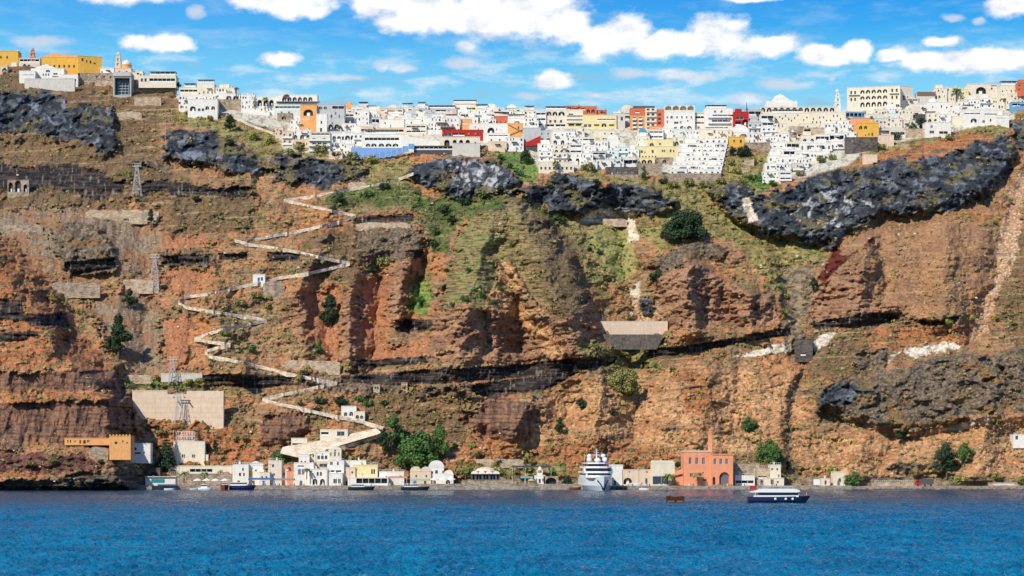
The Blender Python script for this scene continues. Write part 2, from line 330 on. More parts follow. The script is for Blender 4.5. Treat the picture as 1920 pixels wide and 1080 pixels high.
# each patch of ground: kind, edge softness (px), outline (px in the photograph's frame)
Z = [
 ('brush', 14, [(-440,80),(0,100),(190,125),(330,165),(330,205),(300,240),(310,330),(220,400),(0,400),(-440,400)]),
 ('olive', 10, [(330,195),(400,215),(440,230),(525,255),(530,285),(500,300),(440,268),(390,245),(330,235)]),
 ('brush', 12, [(460,205),(560,215),(545,250),(470,240)]),
 ('orange', 30, [(1020,720),(1300,690),(1480,700),(1520,800),(1480,900),(980,880),(1000,770)]),
 ('rust', 16, [(820,790),(880,820),(1000,840),(1130,820),(1270,850),(1250,900),(830,905),(800,850)]),
 ('rust', 12, [(1260,690),(1330,700),(1340,760),(1290,770)]),
 ('orange', 20, [(1540,820),(1700,815),(1880,790),(2340,790),(2340,930),(1500,930)]),
 ('rust', 12, [(1600,640),(1720,600),(1850,610),(1830,650),(1700,650),(1620,690)]),
 ('rust', 14, [(-440,560),(0,440),(50,480),(110,545),(150,640),(220,690),(0,697),(-440,700)]),
 ('rust', 8, [(-440,728),(0,728),(120,726),(215,728),(220,752),(100,755),(0,762),(-440,765)]),
 ('rust', 18, [(270,780),(420,790),(480,830),(500,900),(330,905),(280,850)]),
 ('gully', 10, [(555,560),(600,545),(640,530),(645,640),(640,690),(590,650),(560,610)]),
 ('gully', 10, [(685,525),(735,505),(745,570),(730,600),(735,655),(810,625),(805,668),(665,690),(680,600)]),
 ('gully', 10, [(300,440),(380,430),(400,500),(370,560),(300,540)]),
 ('gully', 10, [(300,600),(350,600),(350,690),(310,695)]),
 ('tan', 16, [(1640,410),(1760,395),(1850,430),(1875,470),(1860,560),(1800,590),(1700,580),(1640,540),(1600,470)]),
 ('brush', 16, [(1860,590),(1900,400),(2340,400),(2340,640),(1900,660)]),
 ('brush', 14, [(1240,640),(1300,660),(1230,700),(1180,690)]),
 ('tuff', 12, [(1500,600),(1530,520),(1570,478),(1622,505),(1645,560),(1700,575),(1680,595),(1600,604),(1540,608)]),
 ('tuff', 8, [(1228,622),(1228,540),(1240,500),(1285,484),(1330,498),(1355,540),(1380,530),(1400,545),(1440,560),(1462,604),(1400,618),(1360,612)]),
 ('tuff', 10, [(808,590),(905,575),(940,590),(1045,600),(1105,560),(1112,668),(1000,678),(900,684),(803,674)]),
 ('tuff', 6, [(638,676),(638,560),(655,525),(682,528),(686,600),(668,680)]),
 ('tuff', 8, [(722,590),(735,530),(760,480),(800,470),(795,500),(765,545),(745,600)]),
 ('brownrock', 8, [(90,420),(190,425),(216,470),(215,515),(120,515),(98,460)]),
 ('brownrock', 8, [(300,470),(400,465),(400,500),(300,505)]),
 ('tuff', 8, [(540,545),(570,545),(580,600),(560,650),(545,600)]),
 ('brownrock', 14, [(225,300),(300,296),(335,345),(470,348),(485,380),(430,400),(340,398),(300,380),(240,352)]),
 ('brush', 16, [(220,300),(330,330),(480,380),(480,440),(300,440),(300,400),(225,370)]),
 ('brownrock', 12, [(660,425),(780,425),(805,460),(760,490),(690,500),(664,470)]),
 ('brush', 18, [(560,440),(660,430),(690,520),(640,540),(560,500)]),
 ('brownrock', 14, [(560,700),(640,715),(760,725),(880,720),(900,760),(800,770),(700,745),(600,730)]),
 ('brush', 20, [(700,730),(880,740),(870,840),(760,850),(680,790)]),
 ('brush', 16, [(1500,620),(1620,610),(1640,700),(1560,720),(1510,700)]),
 ('brush', 18, [(1270,850),(1480,850),(1480,900),(1270,900)]),
 ('gravel', 20, [(-440,395),(0,395),(60,385),(160,395),(250,408),(296,396),(302,430),(300,515),(190,522),(180,540),(110,522),(60,480),(0,440),(-440,440)]),
 ('brownrock', 8, [(98,425),(150,410),(200,440),(214,470),(213,512),(130,518),(105,470)]),
 ('gravel', 20, [(165,560),(270,545),(298,560),(302,600),(305,698),(238,698),(208,660),(180,600)]),
 ('terr', 7, [(832,560),(838,500),(850,460),(870,420),(930,380),(1000,378),(1060,420),(1100,500),(1106,560),(1075,595),(1040,600),(1000,560),(955,490),(935,500),(940,575),(905,578)]),
 ('orange', 5, [(912,575),(942,492),(958,500),(975,545),(1005,592),(1046,640),(1062,680),(1036,676),(990,625),(958,590),(940,585)]),
 ('green', 8, [(590,372),(640,358),(700,335),(760,338),(800,368),(880,365),(960,362),(935,392),(870,412),(845,440),(842,470),(815,475),(798,440),(790,400),(740,388),(660,388),(620,390)]),
 ('olive', 8, [(720,300),(780,300),(780,330),(740,345),(690,335)]),
 ('green', 6, [(950,362),(1000,380),(1070,420),(1110,480),(1128,520),(1105,500),(1060,430),(1000,395)]),
 ('olive', 10, [(1000,372),(1060,402),(1095,410),(1100,440),(1130,520),(1150,600),(1110,540),(1090,470),(1040,410)]),
 ('meadow', 8, [(1090,425),(1180,412),(1192,440),(1190,520),(1150,528),(1110,490)]),
 ('olive', 10, [(1200,412),(1330,375),(1360,400),(1440,440),(1560,462),(1640,440),(1570,480),(1490,500),(1470,560),(1440,540),(1420,500),(1380,455),(1320,440),(1240,470),(1190,440)]),
 ('pebble', 10, [(1460,500),(1530,495),(1520,560),(1500,640),(1470,640)]),
 ('olive', 8, [(500,275),(600,283),(700,305),(765,308),(772,328),(700,325),(620,308),(560,300),(500,300)]),
 ('olive', 8, [(1020,330),(1100,322),(1230,338),(1360,330),(1440,350),(1420,372),(1340,372),(1290,400),(1255,395),(1180,348),(1090,338)]),
 ('olive', 8, [(1350,300),(1440,290),(1440,345),(1350,345)]),
 ('bright', 5, [(922,282),(960,280),(1005,290),(1010,320),(1002,345),(978,336),(940,312)]),
 ('bright', 5, [(1400,326),(1440,324),(1466,348),(1430,358),(1402,346)]),
 ('bright', 8, [(768,560),(785,525),(812,522),(812,560),(795,592),(768,585)]),
 ('olive', 8, [(1500,290),(1620,285),(1660,270),(1800,232),(1890,238),(1880,262),(1780,262),(1700,285),(1560,310),(1500,310)]),
 ('rust', 6, [(1610,305),(1660,285),(1720,272),(1790,252),(1860,250),(1868,262),(1800,285),(1700,296),(1630,306)]),
 ('brush', 8, [(1860,205),(1960,195),(2340,210),(2340,260),(1900,250)]),
 ('olive', 8, [(860,872),(960,866),(1060,872),(1080,890),(1000,896),(870,896)]),
 ('olive', 8, [(1080,640),(1200,655),(1240,690),(1160,700),(1090,665)]),
 ('green', 8, [(225,708),(375,712),(380,728),(300,735),(230,726)]),
 ('pale', 4, [(1086,416),(1100,402),(1132,388),(1165,388),(1190,402),(1186,416)]),
 ('pale', 4, [(1176,412),(1190,414),(1196,450),(1176,456)]),
 ('pale', 4, [(1180,592),(1183,540),(1198,526),(1203,560),(1196,590)]),
 ('pale', 3, [(1372,668),(1430,652),(1484,640),(1486,658),(1420,668)]),
 ('pale', 3, [(1524,662),(1524,640),(1540,628),(1572,622),(1556,640),(1540,652)]),
 ('pale', 3, [(1636,692),(1650,672),(1664,662),(1690,658),(1676,672),(1656,690)]),
 ('pale', 5, [(1695,656),(1790,640),(1802,652),(1740,664),(1706,672)]),
 ('pale', 4, [(1760,808),(1800,795),(1860,782),(1850,792),(1800,808)]),
 ('scree', 6, [(1930,320),(1918,400),(1900,480),(1868,560),(1838,640),(1815,640),(1855,540),(1880,440),(1900,330)]),
 ('scree', 12, [(1180,560),(1220,560),(1250,600),(1190,605)]),
 ('lava', 6, [(-440,160),(0,172),(50,166),(105,176),(130,196),(190,203),(216,210),(216,250),(222,282),(206,294),(172,272),(150,262),(100,262),(60,246),(0,250),(-440,250)]),
 ('strata', 8, [(-440,310),(0,305),(60,315),(120,306),(180,320),(228,345),(226,362),(190,377),(150,365),(90,350),(60,358),(0,362),(-440,365)]),
 ('lava', 6, [(306,262),(312,246),(350,240),(400,250),(440,268),(482,292),(502,312),(494,328),(440,322),(400,312),(360,312),(304,292)]),
 ('strata', 6, [(262,345),(300,338),(360,345),(420,355),(470,352),(466,368),(400,368),(330,365),(270,362)]),
 ('lava', 6, [(506,296),(545,290),(600,300),(650,303),(682,316),(692,330),(640,346),(610,352),(560,342),(516,332)]),
 ('lava', 5, [(768,322),(800,300),(860,294),(912,298),(952,318),(978,345),(966,362),(900,366),(860,370),(800,352),(774,340)]),
 ('lavapale', 6, [(838,300),(900,298),(940,318),(955,345),(930,358),(880,362),(850,345)]),
 ('lava', 5, [(960,350),(1000,352),(1030,345),(1040,325),(1062,323),(1092,333),(1120,350),(1150,345),(1180,345),(1205,350),(1240,365),(1272,376),(1262,396),(1230,406),(1180,396),(1130,386),(1104,402),(1060,402),(1036,398),(1024,380),(990,370)]),
 ('lava', 6, [(1330,352),(1380,340),(1420,366),(1470,356),(1500,340),(1540,320),(1600,320),(1650,303),(1700,298),(1780,290),(1830,268),(1892,250),(1908,290),(1892,332),(1850,362),(1800,392),(1750,398),(1720,402),(1650,404),(1596,440),(1560,458),(1520,458),(1440,442),(1400,426),(1360,396),(1338,374)]),
 ('lavapale', 6, [(1500,380),(1560,350),(1600,370),(1640,380),(1620,410),(1560,435),(1500,420),(1470,400)]),
 ('pale', 3, [(1392,372),(1404,368),(1412,390),(1424,412),(1402,418),(1396,395)]),
 ('lava', 4, [(1898,232),(1935,224),(2340,240),(2340,300),(1930,296),(1903,268)]),
 ('brownrock', 5, [(1192,492),(1238,486),(1262,464),(1292,452),(1334,452),(1368,466),(1362,486),(1300,488),(1250,512),(1206,508)]),
 ('lava', 4, [(1200,560),(1224,560),(1226,590),(1204,592)]),
 ('red', 4, [(1534,522),(1556,482),(1572,452),(1640,444),(1632,462),(1596,482),(1572,500),(1546,530)]),
 ('tan', 5, [(1570,452),(1600,440),(1640,440),(1625,466),(1592,480),(1572,476)]),
 ('strata', 3, [(640,704),(750,698),(830,690),(920,688),(1000,680),(1080,671),(1156,667),(1152,682),(1080,697),(1000,707),(920,713),(830,719),(740,723),(640,717)]),
 ('strata', 4, [(880,722),(960,712),(1040,700),(1090,696),(1060,712),(1030,730),(960,738),(930,750),(890,740)]),
 ('strata', 3, [(384,702),(546,702),(550,722),(480,728),(400,725),(380,714)]),
 ('strata', 3, [(1208,656),(1290,648),(1370,635),(1430,622),(1480,614),(1484,628),(1400,641),(1330,656),(1260,669),(1214,669)]),
 ('strata', 3, [(733,600),(812,598),(814,612),(790,623),(745,623)]),
 ('strata', 3, [(-440,550),(0,560),(42,562),(46,590),(126,588),(128,612),(60,611),(38,600),(0,600),(-440,605)]),
 ('strata', 3, [(-440,628),(0,625),(72,620),(76,632),(0,640),(-440,642)]),
 ('strata', 3, [(300,482),(345,478),(392,480),(390,494),(340,497),(300,496)]),
 ('strata', 3, [(502,474),(560,470),(564,488),(505,491)]),
 ('strata', 3, [(412,476),(462,474),(464,486),(415,488)]),
 ('strata', 3, [(120,492),(214,484),(216,502),(132,518)]),
 ('strata', 3, [(758,470),(796,468),(790,486),(762,484)]),
 ('strata', 3, [(664,676),(800,668),(802,682),(664,690)]),
 ('strata', 4, [(664,405),(775,402),(775,416),(664,420)]),
 ('strata', 3, [(1520,606),(1600,592),(1640,586),(1700,588),(1690,600),(1620,612),(1530,618)]),
 ('strata', 3, [(1700,598),(1760,600),(1800,590),(1790,606),(1740,612)]),
 ('strata', 3, [(1486,636),(1526,634),(1526,664),(1510,672),(1490,660)]),
 ('brownrock', 8, [(1525,745),(1560,715),(1640,702),(1690,690),(1730,672),(1800,660),(1860,665),(1930,650),(2340,640),(2340,762),(1920,772),(1860,768),(1800,788),(1720,800),(1680,812),(1620,792),(1560,782),(1530,768)]),
 ('lava', 6, [(1530,745),(1565,722),(1620,715),(1640,735),(1600,755),(1540,768)]),
 ('brownrock', 8, [(1600,670),(1650,650),(1680,665),(1650,700),(1600,700)]),
 ('brownrock', 6, [(1660,880),(1700,865),(1760,870),(1790,890),(1700,896)]),
 ('pebble', 5, [(1500,690),(1512,700),(1490,760),(1482,830),(1500,905),(1476,900),(1472,800),(1480,740)]),
 ('purple', 5, [(-440,695),(0,697),(60,700),(200,690),(222,692),(246,740),(226,735),(200,729),(100,730),(0,735),(-440,736)]),
 ('purple', 5, [(-440,762),(0,758),(100,753),(200,750),(226,734),(252,742),(254,800),(240,832),(210,836),(120,832),(0,839),(-440,840)]),
 ('redrock', 5, [(-440,846),(0,843),(60,850),(140,850),(190,866),(180,884),(100,888),(0,884),(-440,888)]),
 ('rust', 6, [(-440,884),(0,884),(90,886),(100,898),(0,902),(-440,900)]),
 ('shore', 5, [(-440,900),(0,902),(90,896),(200,884),(262,872),(276,922),(270,940),(-440,940)]),
 ('purple', 8, [(478,790),(500,780),(575,776),(592,805),(540,838),(490,838)]),
 ('purple', 10, [(862,790),(900,765),(930,735),(955,745),(1010,765),(992,825),(900,820)]),
 ('tuff', 8, [(250,790),(300,800),(290,850),(255,840)]),
 ('town', 3, [(330,150),(410,188),(470,208),(560,216),(620,220),(900,205),(1200,210),(1400,210),(1700,190),(1900,180),(1905,225),(1770,250),(1640,275),(1590,310),(1500,335),(1440,330),(1440,270),(1370,270),(1350,325),(1260,332),(1170,310),(1120,318),(1010,318),(990,280),(920,272),(780,285),(660,298),(530,280),(520,245),(400,212),(330,185)]),
 ('pebble', 3, [(262,895),(2340,895),(2340,940),(262,940)]),
]
rate = np.full(PX.shape, 0.42, np.float32); AM = {i: np.zeros(PX.shape, np.float32) for i in range(6)}
veg = np.full(PX.shape, 0.55, np.float32); vcol = np.zeros(PX.shape, np.float32)     # scrub density, greenness
VEG = dict(slope=(.55,.35), orange=(.4,.3), rust=(.6,.35), gully=(.12,.3), lava=(.02,.4), lavapale=(0,0), strata=(0,0), brownrock=(.08,.3), tuff=(.03,.3), tan=(.3,.3),
           purple=(.02,.3), redrock=(.15,.5), shore=(.0,.3), green=(1.,.85), bright=(.8,1.), olive=(1.,.55), meadow=(.5,.75), terr=(.32,.5), gravel=(.14,.5), pale=(0,0),
           red=(0,0), scree=(.06,.4), brush=(.7,.4), town=(0,0), pebble=(.15,.4))
col[:] = k_slope(); AM[0][:] = 1.0; vcol[:] = .35
_cache = {}
for kind, soft, poly in Z:
    thin = soft <= 4
    gentle = thin or kind in ('terr', 'tuff')
    s = sdf(poly, SX if gentle else WX, SY if gentle else WY, soft * 2 + 20)
    if kind == 'lava' and soft >= 5: s = s + 10 * nD + 8 * nB
    s = s + (soft * (1.1 * nB + .8 * nC) if not thin else 3.0 * (nB * .8 + nC))
    m = sstep(s, -soft * .4, soft * .4)
    fn, rt, rk, ra = KINDS[kind]
    if kind not in _cache: _cache[kind] = fn()
    col = lerp(col, _cache[kind], m)
    rate = rate * (1 - m) + rt * m
    for i in AM: AM[i] = AM[i] * (1 - m) + (ra if i == rk else 0) * m
    veg = veg * (1 - m) + VEG[kind][0] * m; vcol = vcol * (1 - m) + VEG[kind][1] * m
crease_shade = sstep(-ridged(PX / 24 + .8 * wx1, PY / 70 + .6 * wy1, 3, 87), .12, .55) * np.clip(AM[0] + .6 * AM[4], 0, 1)
col = lerp(col, col * np.array([.60, .54, .50], np.float32), crease_shade * .38)  # shade in the slope's creases, painted into the soil colour
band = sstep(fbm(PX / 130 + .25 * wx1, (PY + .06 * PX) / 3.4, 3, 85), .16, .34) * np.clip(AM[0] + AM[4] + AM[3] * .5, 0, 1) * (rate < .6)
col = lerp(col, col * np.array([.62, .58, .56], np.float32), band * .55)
pale = sstep(fbm(PX / 100 + .3 * wx1, (PY + .05 * PX) / 5.5, 3, 89), .22, .38) * np.clip(AM[0], 0, 1) * (rate < .6)
col = lerp(col, np.broadcast_to(c3(206, 168, 128), col.shape), pale * .4)
ledge_g = sstep(nA + .5 * nB, .16, .34) * AM[1] * (1 - sstep(np.abs(PX - 1560), 0, 1) * 0)
col = lerp(col, np.broadcast_to(c3(118, 108, 66), col.shape), ledge_g * .55); veg = np.maximum(veg, ledge_g * .35)
led = sstep(fbm(PX / 90 + .3 * wx1, (PY + .12 * PX) / 7.5, 3, 83), .12, .26) * sstep(nG - .2 * nH + .3 * nB, -.02, .16)
led = led * np.clip(AM[0], 0, 1) * (1 - sstep(np.abs(rate - .42), .03, .08))
col = lerp(col, lerp(np.broadcast_to(c3(122, 98, 82), col.shape), c3(84, 68, 60), sstep(nC + nB, 0, .3)), led * .85)
rate = rate * (1 - led) + .1 * led; AM[2] = AM[2] + led * .5; veg = veg * (1 - led)
_cache.clear()
# steps of cliff and ledge: integrate the steepness up each column, keep only its local swing
dpy = -np.diff(PY, axis=0, prepend=PY[:1])
integ = np.cumsum((rate - 0.36) * dpy, axis=0)
def blur(a, rx, ry):
    for ax, r in ((1, rx), (0, ry)):
        for _ in range(2):
            k = 2 * r + 1; p = [(0, 0), (0, 0)]; p[ax] = (r + 1, r)
            c = np.cumsum(np.pad(a, p, mode='edge'), axis=ax, dtype=np.float64)
            a = (c[k:, :] - c[:-k, :]) / k if ax == 0 else (c[:, k:] - c[:, :-k]) / k
    return a
integ = blur(integ, 2, 0)
loc = integ - blur(integ, 0, 30)
D = D + np.clip(loc, -22, 26) * 1.0
# big shapes: noses and blocks that stand out (negative = towards the sea), gullies that cut in
for amt, soft, poly in [
  (-62, 60, [(-700,360),(0,445),(60,490),(110,545),(150,640),(225,690),(256,745),(256,830),(274,880),(278,960),(-700,960)]),
  (-26, 24, [(930,372),(850,450),(826,540),(800,690),(1114,685),(1108,530),(1020,400)]),
  (-24, 20, [(1228,640),(1228,520),(1285,480),(1350,510),(1440,555),(1470,610),(1450,640)]),
  (-18, 20, [(1500,620),(1530,510),(1575,450),(1640,440),(1660,560),(1700,600)]),
  (-9, 40, [(1640,600),(1640,420),(1760,395),(1860,430),(1870,560),(1800,640)]),
  (-11, 14, [(300,300),(310,240),(440,262),(505,312),(480,335),(400,320)]),
  (-11, 14, [(-700,150),(0,160),(110,170),(216,206),(226,285),(200,300),(100,270),(-700,270)]),
  (-10, 12, [(766,322),(860,290),(915,296),(980,348),(900,370),(800,356)]),
  (-10, 12, [(1020,402),(1040,322),(1100,335),(1180,342),(1275,378),(1230,408)]),
  (-15, 16, [(1325,352),(1500,335),(1650,300),(1830,262),(1900,246),(1912,290),(1850,365),(1720,405),(1650,406),(1560,462),(1440,446),(1350,396)]),
  (-12, 20, [(1520,760),(1640,700),(1800,655),(2400,640),(2400,780),(1800,800),(1680,820)]),
  (-10, 30, [(862,810),(930,735),(1010,765),(992,830)]),
  (-8, 24, [(478,790),(575,776),(592,805),(540,840),(490,840)]),
  (-8, 30, [(90,420),(200,425),(220,515),(120,520)]),
]:
    s = sdf(poly, WX, WY, 30); fade = 1.0
    if amt in (-26, -24, -18): yl = max(q_[1] for q_ in poly); fade = 1 - .8 * sstep(PY, yl - 130, yl - 25)      # buttress feet run back into the ledge
    D = D + amt * sstep(s, -8, soft) * fade
for amt, w, line in [
  (20, 26, [(712,505),(706,580),(700,690)]), (11, 26, [(590,540),(612,620),(625,690)]), (15, 20, [(800,480),(782,560),(770,610)]),
  (28, 46, [(1160,400),(1170,500),(1195,600),(1180,680)]), (9, 16, [(1465,470),(1485,600),(1505,700),(1484,800),(1490,900)]),
  (10, 26, [(1925,320),(1880,460),(1830,640)]), (10, 24, [(1570,500),(1550,540),(1520,600)]),
  (-9, 14, [(660,525),(652,600),(655,680)]), (-8, 16, [(775,470),(742,560),(735,600)]), (-7, 12, [(560,545),(575,600),(560,655)]),
  (-26, 56, [(935,374),(905,460),(878,560),(862,684)]), (-24, 42, [(965,380),(1000,450),(1040,540),(1090,672)]), (12, 26, [(940,470),(965,560),(985,684)]),
  (-9, 12, [(945,485),(985,560),(1050,670)]), (7, 12, [(975,560),(1020,620),(1070,680)]), (6, 10, [(905,590),(912,660)]), (-14, 22, [(1290,484),(1286,630)]), (-10, 18, [(1400,540),(1410,620)]),
  (-12, 26, [(620,380),(600,470),(560,540)]), (-12, 24, [(400,560),(420,640),(450,690)]), (-14, 30, [(1000,740),(960,820)]), (-12, 26, [(1620,460),(1610,600)]), (-12, 26, [(1780,420),(1770,590)]), (-12, 30, [(1130,720),(1110,820)]), (-10, 26, [(1330,700),(1310,830)]), (10, 26, [(1200,690),(1190,830)]), (-12, 30, [(1620,820),(1600,890)]), (-12, 30, [(1850,800),(1830,890)]),
  (-6, 18, [(1290,480),(1300,620)]), (5, 9, [(1352,520),(1362,600)]), (5, 8, [(1420,560),(1418,612)]), (10, 34, [(265,420),(280,560),(270,700)]),
  (-6, 16, [(1580,500),(1590,600)]), (8, 30, [(1085,700),(1060,800)]), (-5, 26, [(1280,700),(1250,800)]), (6, 22, [(1380,690),(1390,800)]),
]:
    d = seg_d(line, WX, WY, w * 3); D = D + amt * np.maximum(0, 1 - d / (1.7 * w)) ** 1.15
# relief
XX = (PX - CX) / F * D; ZZ = EYE + (HY - PY) / F * D
r0 = fbm(XX / 34, ZZ / 22, 5, 101) * 6.0 + ridged(XX / 9, ZZ / 7, 3, 105) * .9 + np.maximum(0, fbm(XX / 2.6, ZZ / 1.8, 2, 109)) * -1.6
rs = fbm(XX / 12, ZZ / 70, 4, 113)                                       # runnels down the fall line
sp = ridged(XX / 20 + .7 * wx1, ZZ / 62 + .5 * wy1, 4, 151, .5)
r0 = r0 + 2.5 * rs - 5.0 * sp
jag = fbm(XX / 15 + ZZ / 30, ZZ / 13 - XX / 40, 6, 121, .6)
r1 = -ridged(XX / 30 + ZZ / 60 + .6 * wx1, ZZ / 34 - XX / 90, 5, 117, .5) * 9.5 + jag * 9.0 + np.abs(fbm(XX / 6, ZZ / 5, 3, 124)) * 2.0
r2 = fbm(XX / 40, ZZ / 1.9, 3, 127) * 3.0 + fbm(XX / 3.2, ZZ / 5, 3, 131) * 2.2
r3 = fbm(XX / 5.5, ZZ / 34, 4, 133) * 4.2 + fbm(XX / 3, ZZ / 3, 3, 137) * 1.0
r4 = -2.6 * sp + fbm(XX / 11, ZZ / 9, 4, 139) * 2.8 + sstep(fbm(XX / 2.6, ZZ / 1.5, 3, 71), .05, .34) * 1.5 + fbm(XX / 20, ZZ / 2.4, 3, 143) * 1.6 - sstep(fbm(XX/7, ZZ/5, 3, 144), .0, .3) * 2.0
r5 = fbm(XX / 14, ZZ / 1.0, 3, 147) * 1.5 + fbm(XX / 16, ZZ / 12, 3, 149) * 3.0
R = AM[0] * r0 + AM[1] * r1 + AM[2] * r2 + AM[3] * r3 + AM[4] * r4 + AM[5] * r5
edge_fade = sstep(PY, 0, 1) * 1.0
quay_fade = 1 - sstep(PY, 885, 905) * (PX > 262)
D = D + R * quay_fade
D = np.where((PY > 902) & (PX > 285), np.maximum(D, 925 + (PY - 902) * .0), D)
def sample(A, px, py):
    ci = (np.clip(px, gx[0], gx[-1]) - gx[0]) / (gx[1] - gx[0]); i = int(min(ci, NX - 2)); fx = ci - i
    s_ = sk[i] * (1 - fx) + sk[i + 1] * fx
    cj = np.clip((py - 931) / (s_ - 931), 0, 1) * (NY - 1); j = int(min(cj, NY - 2)); fy = cj - j
    a = A[j, i] * (1 - fx) + A[j, i + 1] * fx; b = A[j + 1, i] * (1 - fx) + A[j + 1, i + 1] * fx
    return float(a * (1 - fy) + b * fy)
def dist(px, py): return sample(D, px, py)
def world(px, py, Y): return Vector(((px - CX) / F * Y, Y, EYE + (HY - py) / F * Y))

coll = C.collection
def link(o, parent=None):
    coll.objects.link(o)
    if parent is not None: o.parent = parent
    return o
def big_mesh(name, verts, quads, mat, colors=None, smooth=False):
    me = bpy.data.meshes.new(name); nv, nq = len(verts), len(quads); k = quads.shape[1]
    me.vertices.add(nv); me.vertices.foreach_set('co', verts.astype(np.float32).ravel())
    me.loops.add(nq * k); me.loops.foreach_set('vertex_index', quads.astype(np.int32).ravel())
    me.polygons.add(nq); me.polygons.foreach_set('loop_start', (np.arange(nq) * k).astype(np.int32))
    if smooth: me.polygons.foreach_set('use_smooth', np.ones(nq, bool))
    me.update(calc_edges=True)
    if colors is not None:
        a = me.color_attributes.new('soil', 'FLOAT_COLOR', 'POINT')
        a.data.foreach_set('color', np.concatenate([colors, np.ones((nv, 1))], 1).astype(np.float32).ravel())
    me.materials.append(mat)
    o = bpy.data.objects.new(name, me); coll.objects.link(o); return o
# materials -------------------------------------------------------
def new_mat(name):
    m = bpy.data.materials.new(name); m.use_nodes = True; t = m.node_tree; t.nodes.clear(); b = NB(t)
    p = b.n('ShaderNodeBsdfPrincipled'); o = b.n('ShaderNodeOutputMaterial'); b.l(p.outputs[0], o.inputs[0]); return m, b, p
def ground_mat(name, bump=.6, s1=.9, rough=.95):
    m, b, p = new_mat(name)
    at = b.n('ShaderNodeVertexColor'); at.layer_name = 'soil'
    geo = b.n('ShaderNodeNewGeometry')
    n1 = b.noise(geo.outputs['Position'], s1, 5, .65); n2 = b.noise(geo.outputs['Position'], .22, 4, .6)
    f = b.math('ADD', b.math('MULTIPLY', n1, .6), b.math('MULTIPLY', n2, .5))
    f = b.math('ADD', f, .46)
    wp = b.vmath('ADD', geo.outputs['Position'], b.vmath('MULTIPLY', b.noise(geo.outputs['Position'], .16, 3, .6, out=1), (6, 6, 6)))
    vo = b.n('ShaderNodeTexVoronoi', feature='DISTANCE_TO_EDGE'); b.l(b.vmath('MULTIPLY', wp, (1, 1, 1.5)), vo.inputs['Vector']); vo.inputs['Scale'].default_value = .20
    ck = b.smooth(vo.outputs['Distance'], .0, .09); ms = b.smooth(n2, .42, .62)
    ckm = b.math('SUBTRACT', 1.0, b.math('MULTIPLY', b.math('SUBTRACT', 1.0, ck), b.math('MULTIPLY', ms, .26)))
    f = b.math('MULTIPLY', f, ckm)
    b.l(b.vmath('MULTIPLY', at.outputs[0], b.n_comb(f)), p.inputs['Base Color'])
    bp = b.n('ShaderNodeBump'); bp.inputs['Strength'].default_value = bump; bp.inputs['Distance'].default_value = 1.4
    b.l(b.math('ADD', n1, b.math('MULTIPLY', ck, .7)), bp.inputs['Height']); b.l(bp.outputs[0], p.inputs['Normal'])
    p.inputs['Roughness'].default_value = rough; p.inputs['Specular IOR Level'].default_value = .15
    return m
def n_comb(self, f):
    c = self.n('ShaderNodeCombineXYZ'); self.l(f, c.inputs[0]); self.l(f, c.inputs[1]); self.l(f, c.inputs[2]); return c.outputs[0]
NB.n_comb = n_comb
M_ground = ground_mat('rock_and_soil')
# the hillside mesh, with the plateau behind it falling away to a far shore
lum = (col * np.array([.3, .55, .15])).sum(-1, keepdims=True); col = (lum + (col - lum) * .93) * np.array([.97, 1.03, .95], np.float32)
X3 = (PX - CX) / F * D; Z3 = EYE + (HY - PY) / F * D
rows_x, rows_y, rows_z, rows_c = [X3], [D], [Z3], [col]
top = (X3[-1], D[-1], Z3[-1])
for dy, dz in ((18, -.5), (60, -2), (160, -6), (500, -30), (1500, -120), (3200, -260)):
    k = (top[1] + dy) / top[1]
    rows_x.append((top[0] * k)[None]); rows_y.append((top[1] + dy)[None]); rows_z.append((top[2] + dz)[None]); rows_c.append(col[-1:])
VX = np.concatenate(rows_x, 0); VY = np.concatenate(rows_y, 0); VZ = np.concatenate(rows_z, 0); VC = np.concatenate(rows_c, 0)
nr = VX.shape[0]
idx = np.arange(nr * NX).reshape(nr, NX)
quads = np.stack([idx[:-1, :-1], idx[:-1, 1:], idx[1:, 1:], idx[1:, :-1]], -1).reshape(-1, 4)
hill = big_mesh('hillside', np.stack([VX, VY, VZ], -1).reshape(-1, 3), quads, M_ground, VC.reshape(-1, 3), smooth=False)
hill['kind'] = 'structure'; hill['label'] = 'steep rust-brown volcanic caldera slope with black lava cliffs under the town'
# sea
def sea_mat():
    m, b, p = new_mat('sea_water')
    geo = b.n('ShaderNodeNewGeometry'); pos = geo.outputs['Position']
    a = b.noise(b.vmath('MULTIPLY', pos, (1.1, .8, 1)), 1., 4, .6)
    bp = b.n('ShaderNodeBump'); bp.inputs['Strength'].default_value = 1.; bp.inputs['Distance'].default_value = .8
    b.l(a, bp.inputs['Height']); b.l(bp.outputs[0], p.inputs['Normal'])
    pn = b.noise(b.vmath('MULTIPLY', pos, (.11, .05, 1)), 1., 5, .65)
    sp_ = b.n('ShaderNodeSeparateXYZ'); b.l(pos, sp_.inputs[0])      # dark cliff reflection towards the quay, painted into the water colour
    cliff_refl = b.smooth(b.math('ADD', sp_.outputs[1], b.math('MULTIPLY', pn, 160.)), 420., 960.)
    b.l(b.mix(cliff_refl, b.mix(b.smooth(pn, .35, .65), lin(0, 84, 116), lin(4, 112, 144)), lin(4, 60, 88)), p.inputs['Base Color'])
    p.inputs['Roughness'].default_value = .09; p.inputs['IOR'].default_value = 1.33
    return m
